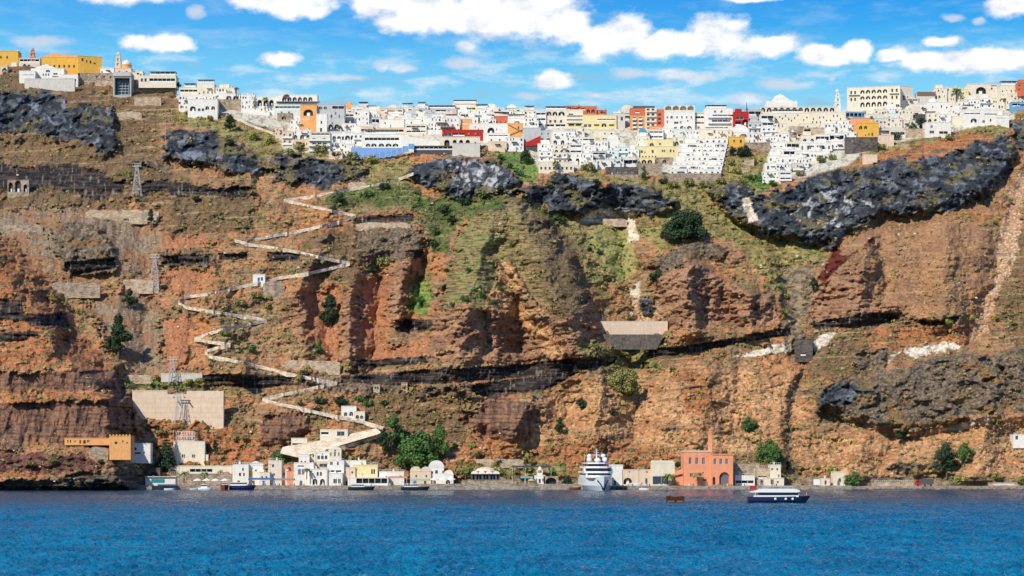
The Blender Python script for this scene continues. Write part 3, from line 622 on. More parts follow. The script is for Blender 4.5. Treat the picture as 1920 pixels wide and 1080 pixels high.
# choppy water: a real wave surface between the ship and the quay, flat beyond the hills
ys = [150.0]
while ys[-1] < 960: ys.append(ys[-1] + max(.42, ys[-1] * .0016))
ys = np.array([-3000, -600, -100, 60, 120] + ys + [1400, 3000, 9000.], np.float32)
us = np.concatenate([[-30, -8, -3, -1.2, -.6], np.linspace(-.42, .42, 640), [.6, 1.2, 3, 8, 30]]).astype(np.float32)
Ys = np.repeat(ys[:, None], len(us), 1); Xs = us[None, :] * np.maximum(np.abs(Ys), 300) 
jit = fbm(Xs / 40, Ys / 60, 2, 201)
wv = fbm(Xs / 9 + .3 * jit, Ys / 5.5, 2, 203) * .34 + ridged(Xs / 3.4, Ys / 2.2, 2, 207) * .30 + fbm(Xs / 1.5, Ys / 1.0, 2, 211) * .62 + fbm(Xs / 40, Ys / 26, 2, 215) * .16
wv = wv * (1.1 + .8 * fbm(Xs / 70, Ys / 55, 3, 219)) * (1 - .78 * sstep(Ys, 350, 800))
wv = wv * (sstep(Ys, 60, 160) * (1 - sstep(Ys, 930, 960)) * (1 - sstep(np.abs(us)[None, :] * np.ones_like(Ys), .42, .6)))
ii = np.arange(Ys.size).reshape(Ys.shape)
qs = np.stack([ii[:-1, :-1], ii[:-1, 1:], ii[1:, 1:], ii[1:, :-1]], -1).reshape(-1, 4)
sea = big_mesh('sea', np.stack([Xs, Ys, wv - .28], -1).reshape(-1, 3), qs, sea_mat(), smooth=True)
sea['kind'] = 'structure'; sea['label'] = 'choppy deep blue caldera water'
# ------------------------------------------------------------------ small builders
rnd = random.Random(11)
_mats = {}
def plain(name, rgb, rough=.8, metal=0., k=.86):
    if name not in _mats:
        m, b, p = new_mat(name); p.inputs['Base Color'].default_value = lin(*rgb, k); p.inputs['Roughness'].default_value = rough
        p.inputs['Metallic'].default_value = metal; _mats[name] = m
    return _mats[name]
def plaster(name, rgb, amt=.16, scale=.5, k=.80, bump=.15):
    """lime-washed wall: faint patches, rain streaks, rough skin"""
    if name in _mats: return _mats[name]
    m, b, p = new_mat(name); geo = b.n('ShaderNodeNewGeometry'); pos = geo.outputs['Position']
    n = b.noise(pos, scale, 5, .6); st = b.noise(b.vmath('MULTIPLY', pos, (1.6, 1.6, .16)), 1.0, 3, .6)
    f = b.math('ADD', b.math('MULTIPLY', b.math('SUBTRACT', n, .5), amt * 2.2), b.math('MULTIPLY', b.math('SUBTRACT', st, .5), amt * 1.6))
    f = b.math('ADD', f, 1.0 - amt * .12)
    c = b.n('ShaderNodeRGB'); c.outputs[0].default_value = lin(*rgb, k)
    b.l(b.vmath('MULTIPLY', c.outputs[0], b.n_comb(f)), p.inputs['Base Color']); p.inputs['Roughness'].default_value = .92
    p.inputs['Specular IOR Level'].default_value = .2
    bp = b.n('ShaderNodeBump'); bp.inputs['Strength'].default_value = bump; bp.inputs['Distance'].default_value = .3
    b.l(n, bp.inputs['Height']); b.l(bp.outputs[0], p.inputs['Normal']); _mats[name] = m; return m
def masonry(name, rgb, rgb2, scale=1.2):
    if name in _mats: return _mats[name]
    m, b, p = new_mat(name); geo = b.n('ShaderNodeNewGeometry'); pos = geo.outputs['Position']
    v = b.n('ShaderNodeTexVoronoi'); b.l(b.vmath('MULTIPLY', pos, (1, 1, 1.7)), v.inputs['Vector']); v.inputs['Scale'].default_value = scale
    n = b.noise(pos, .35, 4, .6)
    n2 = b.noise(b.vmath('MULTIPLY', pos, (.5, .5, 1.8)), .9, 5, .7)
    f = b.math('ADD', b.math('MULTIPLY', b.math('SUBTRACT', v.outputs['Distance'], .35), .6), b.math('MULTIPLY', b.smooth(b.math('ADD', b.math('MULTIPLY', n, .5), b.math('MULTIPLY', n2, .5)), .36, .64), 1.0), clamp=True)
    c = b.mix(f, lin(*rgb, .88), lin(*rgb2, .88))
    b.l(c, p.inputs['Base Color']); p.inputs['Roughness'].default_value = .95
    bp = b.n('ShaderNodeBump'); bp.inputs['Strength'].default_value = .6; bp.inputs['Distance'].default_value = .4
    b.l(v.outputs['Distance'], bp.inputs['Height']); b.l(bp.outputs[0], p.inputs['Normal']); _mats[name] = m; return m
WALL = dict(W=(248, 241, 228), C=(242, 228, 202), P=(240, 212, 182), G=(204, 202, 198), Y=(246, 226, 170), O=(246, 178, 112), A=(242, 186, 84), R=(188, 52, 48), T=(220, 120, 82),
            B=(120, 170, 210), U=(156, 124, 118), F=(250, 166, 124), V=(228, 234, 224), N=(222, 214, 200), K=(88, 86, 88))
CNAME = dict(W='white', C='cream', P='pale pink', G='grey', Y='pale yellow', O='orange', A='amber yellow', R='red', T='terracotta', B='blue', F='coral', V='whitewashed', N='beige', K='dark grey', U='purple grey', S='stone')
def wallmat(k):
    if k == 'S': return masonry('stone_wall', (112, 94, 78), (190, 170, 144))
    if k == 'D': return masonry('dark_stone', (52, 47, 45), (116, 104, 94))
    if k == 'L': return masonry('pale_stone', (146, 120, 96), (214, 190, 160))
    return plaster('plaster_' + k, WALL[k], .2)
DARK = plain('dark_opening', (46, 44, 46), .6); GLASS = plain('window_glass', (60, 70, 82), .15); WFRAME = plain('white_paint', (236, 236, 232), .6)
BFRAME = plain('blue_paint', (70, 120, 176), .6); WOOD = plain('brown_wood', (110, 74, 50), .8); STEEL = plain('galvanised_steel', (196, 200, 200), .5, .3)
SHADE = plain('grey_canvas', (150, 146, 140), .9); BLACK = plain('black_paint', (30, 30, 34), .5)
class MB:
    def __init__(s): s.v = []; s.f = []; s.m = []
    def face(s, pts, m=0):
        i = len(s.v); s.v += [tuple(p) for p in pts]; s.f.append(tuple(range(i, i + len(pts)))); s.m.append(m)
    def box(s, x0, x1, y0, y1, z0, z1, m=0):
        i = len(s.v)
        s.v += [(x0, y0, z0), (x1, y0, z0), (x1, y1, z0), (x0, y1, z0), (x0, y0, z1), (x1, y0, z1), (x1, y1, z1), (x0, y1, z1)]
        s.f += [tuple(i + k for k in q) for q in ((0, 3, 2, 1), (4, 5, 6, 7), (0, 1, 5, 4), (1, 2, 6, 5), (2, 3, 7, 6), (3, 0, 4, 7))]; s.m += [m] * 6; return s
    def prism(s, poly, y0, y1, m=0, axis='y'):
        """outline in x,z (counter-clockwise seen from the sea) given thickness in y; axis 'z': outline x,y given height"""
        n = len(poly); i = len(s.v)
        P = (lambda a, b, t: (a, t, b)) if axis == 'y' else (lambda a, b, t: (a, b, t))
        s.v += [P(a, b, y0) for a, b in poly] + [P(a, b, y1) for a, b in poly]
        s.f += [tuple(range(i, i + n)), tuple(range(i + 2 * n - 1, i + n - 1, -1))] + [(i + k, i + n + k, i + n + (k + 1) % n, i + (k + 1) % n) for k in range(n)]
        s.m += [m] * (n + 2); return s
    def tube(s, a, b, r, r2=None, n=6, m=0):
        a, b = Vector(a), Vector(b); r2 = r if r2 is None else r2; d = (b - a).normalized()
        u = d.orthogonal().normalized(); w = d.cross(u); i = len(s.v)
        for c, q in ((a, r), (b, r2)):
            s.v += [tuple(c + u * math.cos(6.2832 * k / n) * q + w * math.sin(6.2832 * k / n) * q) for k in range(n)]
        s.f += [(i + k, i + (k + 1) % n, i + n + (k + 1) % n, i + n + k) for k in range(n)] + [tuple(range(i + n - 1, i - 1, -1)), tuple(range(i + n, i + 2 * n))]
        s.m += [m] * (n + 2); return s
    def lathe(s, prof, cx=0, cy=0, n=14, m=0):
        i = len(s.v)
        for r, z in prof: s.v += [(cx + r * math.cos(6.2832 * k / n), cy + r * math.sin(6.2832 * k / n), z) for k in range(n)]
        for j in range(len(prof) - 1):
            for k in range(n): s.f.append((i + j * n + k, i + j * n + (k + 1) % n, i + (j + 1) * n + (k + 1) % n, i + (j + 1) * n + k)); s.m.append(m)
        return s
    def mesh(s, name, mats):
        me = bpy.data.meshes.new(name); me.from_pydata(s.v, [], s.f)
        for x in mats: me.materials.append(x)
        if len(mats) > 1: me.polygons.foreach_set('material_index', s.m)
        return me
    def build(s, name, mats, parent=None, loc=None):
        o = bpy.data.objects.new(name, s.mesh(name, mats if isinstance(mats, (list, tuple)) else [mats])); link(o, parent)
        if loc is not None: o.location = loc
        return o
def tag(o, label=None, cat=None, group=None, kind=None):
    if cat and not kind: kind = 'thing'
    if label: o['label'] = label
    if cat: o['category'] = cat
    if group: o['group'] = group
    if kind: o['kind'] = kind
    return o
def empty(name, loc, rz=0, **kw):
    o = bpy.data.objects.new(name, None); link(o); o.location = loc; o.rotation_euler = (0, 0, rz); o.empty_display_size = .5; return tag(o, **kw)
_shared = {}
def shared(key, make):
    if key not in _shared: _shared[key] = make()
    return _shared[key]
def place(me, name, parent, loc, scale=None):
    o = bpy.data.objects.new(name, me); link(o, parent); o.location = loc
    if scale is not None: o.scale = scale
    return o
def arc(x0, x1, z0, rise, n=8):
    c = (x0 + x1) / 2; a = (x1 - x0) / 2
    return [(c + a * math.cos(math.pi * k / n), z0 + rise * math.sin(math.pi * k / n)) for k in range(n + 1)]
def facade(mb, w, h, ops, m=0, x0=None, z0=0, rev=.35):
    """front wall at y=0 pierced by openings (x, z, w, h, arched)"""
    xl = -w / 2 if x0 is None else x0; xr = xl + w
    xs = sorted({xl, xr} | {min(max(o[0], xl), xr) for o in ops} | {min(max(o[0] + o[2], xl), xr) for o in ops})
    zs = sorted({z0, h} | {min(max(o[1], z0), h) for o in ops} | {min(max(o[1] + o[3], z0), h) for o in ops})
    for a, b in zip(xs, xs[1:]):
        for c, d in zip(zs, zs[1:]):
            if b - a < 1e-4 or d - c < 1e-4: continue
            mx, mz = (a + b) / 2, (c + d) / 2
            if any(o[0] < mx < o[0] + o[2] and o[1] < mz < o[1] + o[3] for o in ops): continue
            mb.face([(a, 0, c), (b, 0, c), (b, 0, d), (a, 0, d)], m)
    for o in ops:
        x, z, ww, hh = o[:4]; dp = o[5] if len(o) > 5 else rev; x2, z2 = x + ww, z + hh
        if o[4]:
            rise = min(ww / 2, hh * .6); A = arc(x, x2, z2 - rise, rise)
            for k in range(len(A) - 1):
                (ax, az), (bx, bz) = A[k], A[k + 1]
                mb.face([(ax, 0, az), (ax, 0, z2), (bx, 0, z2), (bx, 0, bz)], m)
                mb.face([(ax, 0, az), (bx, 0, bz), (bx, dp, bz), (ax, dp, az)], m)
            zt = z2 - rise
        else:
            zt = z2; mb.face([(x, 0, z2), (x, dp, z2), (x2, dp, z2), (x2, 0, z2)], m)
        mb.face([(x, 0, z), (x, dp, z), (x, dp, zt), (x, 0, zt)], m); mb.face([(x2, 0, z), (x2, 0, zt), (x2, dp, zt), (x2, dp, z)], m)
        mb.face([(x, 0, z), (x2, 0, z), (x2, dp, z), (x, dp, z)], m)
def shell(mb, w, h, dep, ops, m=0, below=3., top=None):
    facade(mb, w, h, ops, m)
    a, b = -w / 2, w / 2
    mb.face([(a, 0, -below), (b, 0, -below), (b, 0, 0), (a, 0, 0)], m)
    mb.face([(a, 0, -below), (a, 0, h), (a, dep, h), (a, dep, -below)], m); mb.face([(b, 0, -below), (b, dep, -below), (b, dep, h), (b, 0, h)], m)
    mb.face([(a, dep, -below), (a, dep, h), (b, dep, h), (b, dep, -below)], m)
    mb.face([(a, 0, h), (b, 0, h), (b, dep, h), (a, dep, h)], m)
def q(v): return max(.1, round(v * 5) / 5)
def window_mesh(w, h, arched=False, frame='W', kind='window'):
    def mk():
        mb = MB()
        fr = {'W': WFRAME, 'B': BFRAME, 'D': WOOD}[frame]
        if kind == 'window':
            mb.box(-w / 2, w / 2, .30, .36, 0, h, 1)
            t = min(.09, w * .1)
            mb.box(-w / 2, -w / 2 + t, .22, .30, 0, h, 0); mb.box(w / 2 - t, w / 2, .22, .30, 0, h, 0)
            mb.box(-w / 2 + t, w / 2 - t, .22, .30, h - t, h, 0); mb.box(-t / 2, t / 2, .23, .30, 0, h - t, 0)
            mb.box(-w / 2 - .06, w / 2 + .06, -.08, .0 - .003, -.12, -.01, 2)
            return mb.mesh('window', [fr, GLASS, WFRAME])
        if kind == 'door':
            mb.box(-w / 2, w / 2, .24, .32, 0, h, 0); mb.box(-w * .36, w * .36, .20, .24, h * .55, h * .9, 1)
            return mb.mesh('door', [fr, GLASS])
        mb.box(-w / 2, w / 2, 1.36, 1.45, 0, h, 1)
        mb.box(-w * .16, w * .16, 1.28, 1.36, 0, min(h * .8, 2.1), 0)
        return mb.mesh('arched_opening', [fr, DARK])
    return shared((kind, q(w), q(h), frame, arched), mk)
def house(name, x0, x1, yt, yb, c, ops=(), dep=9., rot=0, dy=0., Y=None, zb=None, label=None, cat='house', group=None, top=None, below=3., roofc=None):
    """ops in photo pixels relative to the facade's lower left corner: (kind, x, z, w, h[, extra]);
    kinds: win, door, arch (deep), awin (arched window), gal (deep gallery with posts)"""
    xc = (x0 + x1) / 2
    if Y is None: Y = min(dist(x0 + 1, yb), dist(xc, yb), dist(x1 - 1, yb)) - 1.2 + dy
    s = Y / F; w = (x1 - x0) * s / max(math.cos(rot), .3); h = (yb - yt) * s
    z = EYE + (HY - yb) * s if zb is None else zb
    if zb is not None: h = EYE + (HY - yt) * s - zb
    e = empty(name, ((xc - CX) * s, Y, z), rot, label=label, cat=cat, group=group)
    wops = []; kids = []
    sx = s / max(math.cos(rot), .3)
    for o in ops:
        k, ox, oz, ow, oh = o[:5]; ex = o[5] if len(o) > 5 else None
        X = -w / 2 + ox * sx; Zz = oz * s; Wd = ow * sx; Hh = oh * s
        if Zz + Hh > h - .15: Hh = h - .15 - Zz
        if Hh < .3: continue
        ar = k in ('arch', 'awin'); dp = 1.45 if k == 'arch' else (2.2 if k == 'gal' else .36)
        wops.append((X, Zz, Wd, Hh, ar, dp)); kids.append((k, X, Zz, Wd, Hh, ex))
    mb = MB(); shell(mb, w, h, dep, wops, 0, below)
    mb.build('wall', wallmat(c), e)
    cop = MB(); cop.box(-w / 2 - .12, w / 2 + .12, -.12, dep + .1, h + .003, h + .28); cop.build('roof', wallmat(roofc or c), e)
    for k, X, Zz, Wd, Hh, ex in kids:
        if k in ('win', 'awin', 'door'):
            kk = 'door' if k == 'door' else 'window'
            nm = kk; place(window_mesh(Wd, Hh, k == 'awin', ex or 'W', kk), nm, e, (X + Wd / 2, 0, Zz), (Wd / q(Wd), 1, Hh / q(Hh)))
        elif k == 'arch':
            place(window_mesh(Wd, Hh, True, ex or 'W', 'arch'), 'arched_opening', e, (X + Wd / 2, 0, Zz), (Wd / q(Wd), 1, Hh / q(Hh)))
        else:
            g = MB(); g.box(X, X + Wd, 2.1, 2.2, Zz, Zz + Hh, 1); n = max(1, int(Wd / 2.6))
            for i in range(1, n): g.box(X + Wd * i / n - .09, X + Wd * i / n + .09, .05, .25, Zz, Zz + Hh, 0)
            g.box(X + .02, X + Wd - .02, .08, .14, Zz + .02, Zz + .75, 2 if ex != 'Y' else 3)
            for i in range(n): 
                if (i + int(X * 7)) % 3: g.box(X + Wd * (i + .3) / n, X + Wd * (i + .75) / n, 2.02, 2.1, Zz + .05, Zz + min(2.1, Hh * .9), 4)
            g.build('gallery', [WFRAME, DARK, WFRAME if ex != 'G' else GLASS, plain('lime_paint', (206, 208, 84), .7), GLASS], e)
    return e, w, h, s
def pergola(e, x, z, w, dep, h=2.4, roof=True, mat=None):
    mb = MB(); n = max(2, int(w / 3) + 1)
    for i in range(n):
        for yy in (.15, dep - .15): mb.box(x + (w - .14) * i / (n - 1), x + (w - .14) * i / (n - 1) + .14, yy, yy + .14, z, z + h, 0)
    mb.box(x - .3, x + w + .3, -.3, dep + .3, z + h, z + h + .16, 1 if roof else 0)
    mb.box(x, x + w, -.02, .06, z, z + .9, 0)
    return mb.build('pergola', [WFRAME, mat or SHADE], e)
def balcony(e, x, z, w, out=1.2, rail=True, mat=None):
    mb = MB(); mb.box(x, x + w, -out, -.004, z - .18, z); 
    if rail: mb.box(x, x + w, -out, -out + .1, z + .003, z + .85); mb.box(x, x + .1, -out + .1, -.01, z + .003, z + .85); mb.box(x + w - .1, x + w, -out + .1, -.01, z + .003, z + .85)
    return mb.build('balcony', mat or WFRAME, e)
def dome(e, x, y, z, r, mat, name='dome', squash=1.):
    return MB().lathe([(r, -.05), (r, 0)] + [(r * math.cos(a), r * squash * math.sin(a)) for a in [i * math.pi / 16 for i in range(1, 8)]] + [(.06 * r, r * squash), (.05 * r, r * squash * 1.12), (0.001, r * squash * 1.2)], n=20).build(name, mat, e, (x, y, z))
def vault(e, x, w, z, dep, mat):
    A = arc(x, x + w, z, w * .42, 10); mb = MB(); mb.prism([(x, z - .02)] + A[::-1] if False else A, -.02, dep); return mb.build('vaulted_roof', mat, e)
def chimney(e, x, y, z, mat, h=1.4): 
    mb = MB(); mb.box(x, x + .6, y, y + .6, z, z + h); mb.box(x - .08, x + .68, y - .08, y + .68, z + h + .003, z + h + .2); return mb.build('chimney', mat, e)
def dishes(e, x, y, z):
    mb = MB().lathe([(.9, 0), (.9, 1.3), (.5, 1.5), (.001, 1.52)], x, y, 10); return mb.build('water_tank', STEEL, e, (0, 0, z))
# ---- styles used through the terraces of the town
def style(x0, x1, yt, yb, c, st, R):
    """returns ops list and a phrase for the look"""
    w, h = x1 - x0, yb - yt; ops = []; ph = ''
    if st == 'w':
        fl = max(1, int(h // 8)); n = max(1, int(w // 6)); cnt = 0
        for f in range(fl):
            for i in range(n):
                if R.random() < .18 and cnt: continue
                x = (i + .5) * w / n - 1.5 + R.uniform(-1.6, 1.6); z = f * h / fl + h / fl * R.uniform(.15, .42)
                if f == 0 and R.random() < .3: ops.append(('door', x, .3, 2.8, 6., R.choice('BWD')))
                else: ops.append(('win', x, z, R.choice((1.7, 2.4, 2.8, 3.6)), min(R.uniform(2.8, 5), h / fl * .5), R.choice('WWBD')))
                cnt += 1
        ph = 'with %s small window%s' % (('one', 'two', 'three', 'four', 'five', 'six', 'seven', 'eight')[min(cnt, 8) - 1] if cnt < 9 else 'many', '' if cnt == 1 else 's')
    elif st == 'a':
        n = max(1, int(w // 10))
        for i in range(n): ops.append(('arch', (i + .5) * w / n - 3.4, .6, 6.8, min(8.5, h * .55)))
        if h > 15:
            for i in range(n): ops.append(('win', (i + .5) * w / n - 1.4, h * .66, 2.8, 3.8, 'W'))
        ph = 'with %s deep arched opening%s' % (('one', 'two', 'three', 'four', 'five', 'six', 'seven', 'eight')[min(n, 8) - 1], '' if n == 1 else 's')
    elif st == 'g':
        fl = max(1, int(h // 9))
        for f in range(fl): ops.append(('gal', w * .06, f * h / fl + h / fl * .22, w * .88, h / fl * .55))
        ph = 'with %s open galler%s' % (('one', 'two', 'three', 'four', 'five')[min(fl, 5) - 1], 'y' if fl == 1 else 'ies')
    elif st == 'b':
        fl = max(1, int(h // 9)); n = max(1, int(w // 9))
        for f in range(fl):
            for i in range(n): ops.append(('awin' if R.random() < .4 else 'door', (i + .5) * w / n - 2 + R.uniform(-.5, .5), f * h / fl + .5, 3.8, h / fl * .66, R.choice('WBW')))
        ph = 'with %s storey%s of balcony doors' % (('one', 'two', 'three', 'four', 'five', 'six')[min(fl, 6) - 1], '' if fl == 1 else 's')
    elif st == 't':
        n = max(1, int(w // 8))
        for i in range(n): ops.append(('win' if i else 'door', (i + .5) * w / n - 1.4, h * .2 if i else .3, 2.8, 4.2 if i else 6, 'W'))
        ph = 'with a shaded roof terrace'
    elif st == 'v':
        ops = [('door', w / 2 - 1.6, .3, 3.2, min(6., h * .6), 'B')]
        if w > 13: ops += [('win', w * .16, h * .3, 2.4, 3.4, 'W'), ('win', w * .84 - 2.4, h * .3, 2.4, 3.4, 'W')]
        ph = 'with a barrel vaulted roof'
    elif st == 'p':
        ops = [('win', w * R.uniform(.2, .7), h * .5, 2.4, 3.4, 'D')]; ph = 'with a nearly blank wall'
    return ops, ph
TOWN = []           # [empty, colour word, look phrase, cx, cy] still to be labelled
LAND = []           # landmarks: [phrase, cx, cy]
cover = []
def terr(x0, x1, yt, yb, c, st, label=None, land=None, dep=8., rot=0, cat='house', name=None, **kw):
    R = random.Random(int(x0 * 31 + yt * 7)); ops, ph = style(x0, x1, yt, yb, c, st, R)
    nm = name or 'terrace_house'
    e, w, h, s = house(nm, x0, x1, yt, yb, c, ops, dep=dep, rot=rot, label=label, cat=cat, **kw)
    if st == 't': pergola(e, -w / 2 + .4, h + .283, w - .8, min(dep, 4.), 2.3, mat=R.choice((SHADE, WOOD, plain('straw_shade', (176, 150, 118), .9))))
    if st == 'v': vault(e, -w / 2, w, h + .283, dep, wallmat(c))
    if st == 'b':
        fl = max(1, int((yb - yt) // 9))
        for f in range(fl): balcony(e, -w / 2 + .3, f * h / fl + .15, w - .6, 1.0)
    if st in 'wp' and R.random() < .55: chimney(e, w * R.uniform(-.4, .25), 1.5, h + .283, wallmat(c), R.uniform(.8, 1.5))
    if st in 'wab' and R.random() < .3: 
        mb = MB(); mb.box(-w * .32, w * .2, 2.2, min(dep, 6), h + .283, h + 2.9); mb.build('roof_room', wallmat(c), e)
    if st in 'wgba' and R.random() < .45: dishes(e, w * .3, 3, h + .283)
    R2 = random.Random(int(x0 * 13 + yb * 5))
    if R2.random() < .5 and w > 4:      # projecting lower terrace with its parapet
        a = R2.uniform(-.5, -.1) * w; b = R2.uniform(.15, .5) * w; o_ = R2.uniform(1., 2.2); MB().box(a, b, -o_, -.004, -3, R2.uniform(.5, 1.3)).build('terrace', wallmat(c), e)
    if R2.random() < .32 and h > 4:     # outside stair climbing across the face
        sg = R2.choice((-1, 1)); a = -w * .4 * sg; mb = MB()
        for k in range(7): xa = a + sg * k * .75; mb.box(min(xa, xa + sg * .75), max(xa, xa + sg * .75), -.9, -.004, -.5, .35 + k * .42)
        mb.build('stair', wallmat(c), e)
    if R2.random() < .5: 
        a = R2.uniform(-.4, .1) * w; mb = MB(); mb.prism([(a, h * .62), (a + w * .3, h * .62), (a + w * .3, h * .66), (a, h * .66)], -1.6, -.01); mb.build('awning', plain(*R2.choice((('brown_canvas', (130, 100, 78)), ('cream_canvas', (240, 232, 220)), ('dark_canvas', (88, 84, 84))))), e)
    if R2.random() < .35:
        mb = MB(); n_ = max(3, int(w / 1.1))
        for k in range(n_ + 1): mb.box(-w / 2 + k * w / n_ - .05, -w / 2 + k * w / n_ + .05, -.1, 0, h + .283, h + 1.1)
        mb.box(-w / 2, w / 2, -.12, .02, h + 1.1, h + 1.2); mb.build('railing', WFRAME, e)
    if label: 
        if land: LAND.append((land, (x0 + x1) / 2, (yt + yb) / 2))
    else: TOWN.append((e, CNAME[c], ph, (x0 + x1) / 2, (yt + yb) / 2)); e['group'] = 'houses of the cliff-top town'
    return e, w, h, s
# ------------------------------------------------------------------ foliage
def leaf_mat(name, rgb, rgb2, sc=.9):
    m, b, p = new_mat(name); geo = b.n('ShaderNodeNewGeometry'); n = b.noise(geo.outputs['Position'], sc, 3, .6)
    b.l(b.mix(b.smooth(n, .35, .65), lin(*rgb, .88), lin(*rgb2, .88)), p.inputs['Base Color']); p.inputs['Roughness'].default_value = .75
    p.inputs['Specular IOR Level'].default_value = .25; _mats[name] = m; return m
LEAF = dict(dark=leaf_mat('dark_leaves', (36, 54, 38), (66, 86, 52)), green=leaf_mat('green_leaves', (60, 92, 44), (104, 134, 64)), olive=leaf_mat('olive_leaves', (120, 120, 66), (160, 150, 84)),
            pine=leaf_mat('pine_needles', (62, 92, 44), (92, 124, 56)), conifer=leaf_mat('conifer_needles', (34, 58, 44), (56, 84, 52)), palm=leaf_mat('palm_fronds', (90, 110, 50), (132, 140, 70)),
            rust=leaf_mat('dry_fronds', (120, 70, 50), (150, 92, 60)), yellow=leaf_mat('yellow_shrub', (150, 148, 70), (176, 170, 92)))
BARK = plain('bark', (104, 84, 66), .9)
def leaves(blobs, n, size, R, flat=1.0):
    """leaf clumps: small tilted quads in the outer part of each lobe"""
    V = []; Q = []
    tot = sum(b[3] ** 2 for b in blobs)
    for bx, by, bz, br in blobs:
        for _ in range(max(6, int(n * br * br / tot))):
            d = Vector((R.gauss(0, 1), R.gauss(0, 1), R.gauss(0, 1))).normalized(); rr = br * R.uniform(.25, 1.35) ** .8
            p = Vector((bx, by, bz)) + Vector((d.x * rr, d.y * rr, d.z * rr * flat))
            a = (d + Vector((R.uniform(-.7, .7), R.uniform(-.7, .7), R.uniform(-.3, .9)))).normalized(); u = a.orthogonal().normalized(); w = a.cross(u)
            th = R.uniform(0, 6.28); u, w = u * math.cos(th) + w * math.sin(th), w * math.cos(th) - u * math.sin(th)
            s = size * R.uniform(.6, 1.3); i = len(V); V += [tuple(p - u * s - w * s * .7), tuple(p + u * s - w * s * .5), tuple(p + u * s * .8 + w * s * .7), tuple(p - u * s * .7 + w * s * .8)]; Q.append((i, i + 1, i + 2, i + 3))
    return V, Q
def leafmesh(name, blobs, n, size, mat, R, flat=1.):
    V, Q = leaves(blobs, n, size, R, flat); me = bpy.data.meshes.new(name); me.from_pydata(V, [], Q); me.materials.append(LEAF[mat]); return me
def bush_mesh(var, mat):
    def mk():
        R = random.Random(var * 13 + 5); bl = [(0, 0, .45, .5)]
        for k in range(5): a = R.uniform(0, 6.28); bl.append((.42 * math.cos(a), .42 * math.sin(a), R.uniform(.25, .75), R.uniform(.22, .38)))
        return leafmesh('shrub', bl, 420, .085, mat, R)
    return shared(('bush', var, mat), mk)
def limbs(R, h, spread, r):
    mb = MB(); mb.tube((0, 0, -.6), (0.1, 0, h * .4), r, r * .7, 7); mb.tube((0.1, 0, h * .4), (-.1, .1, h * .8), r * .7, r * .3, 6)
    for k in range(5):
        a = k * 1.3 + R.uniform(-.3, .3); z = h * R.uniform(.3, .55); mb.tube((0, 0, z), (spread * .6 * math.cos(a), spread * .6 * math.sin(a), z + h * R.uniform(.2, .35)), r * .4, r * .12, 5)
    return mb
def ground(px, py, Y=None, off=0.):
    Y = dist(px, py) - off if Y is None else Y
    return world(px, py, Y), Y / F
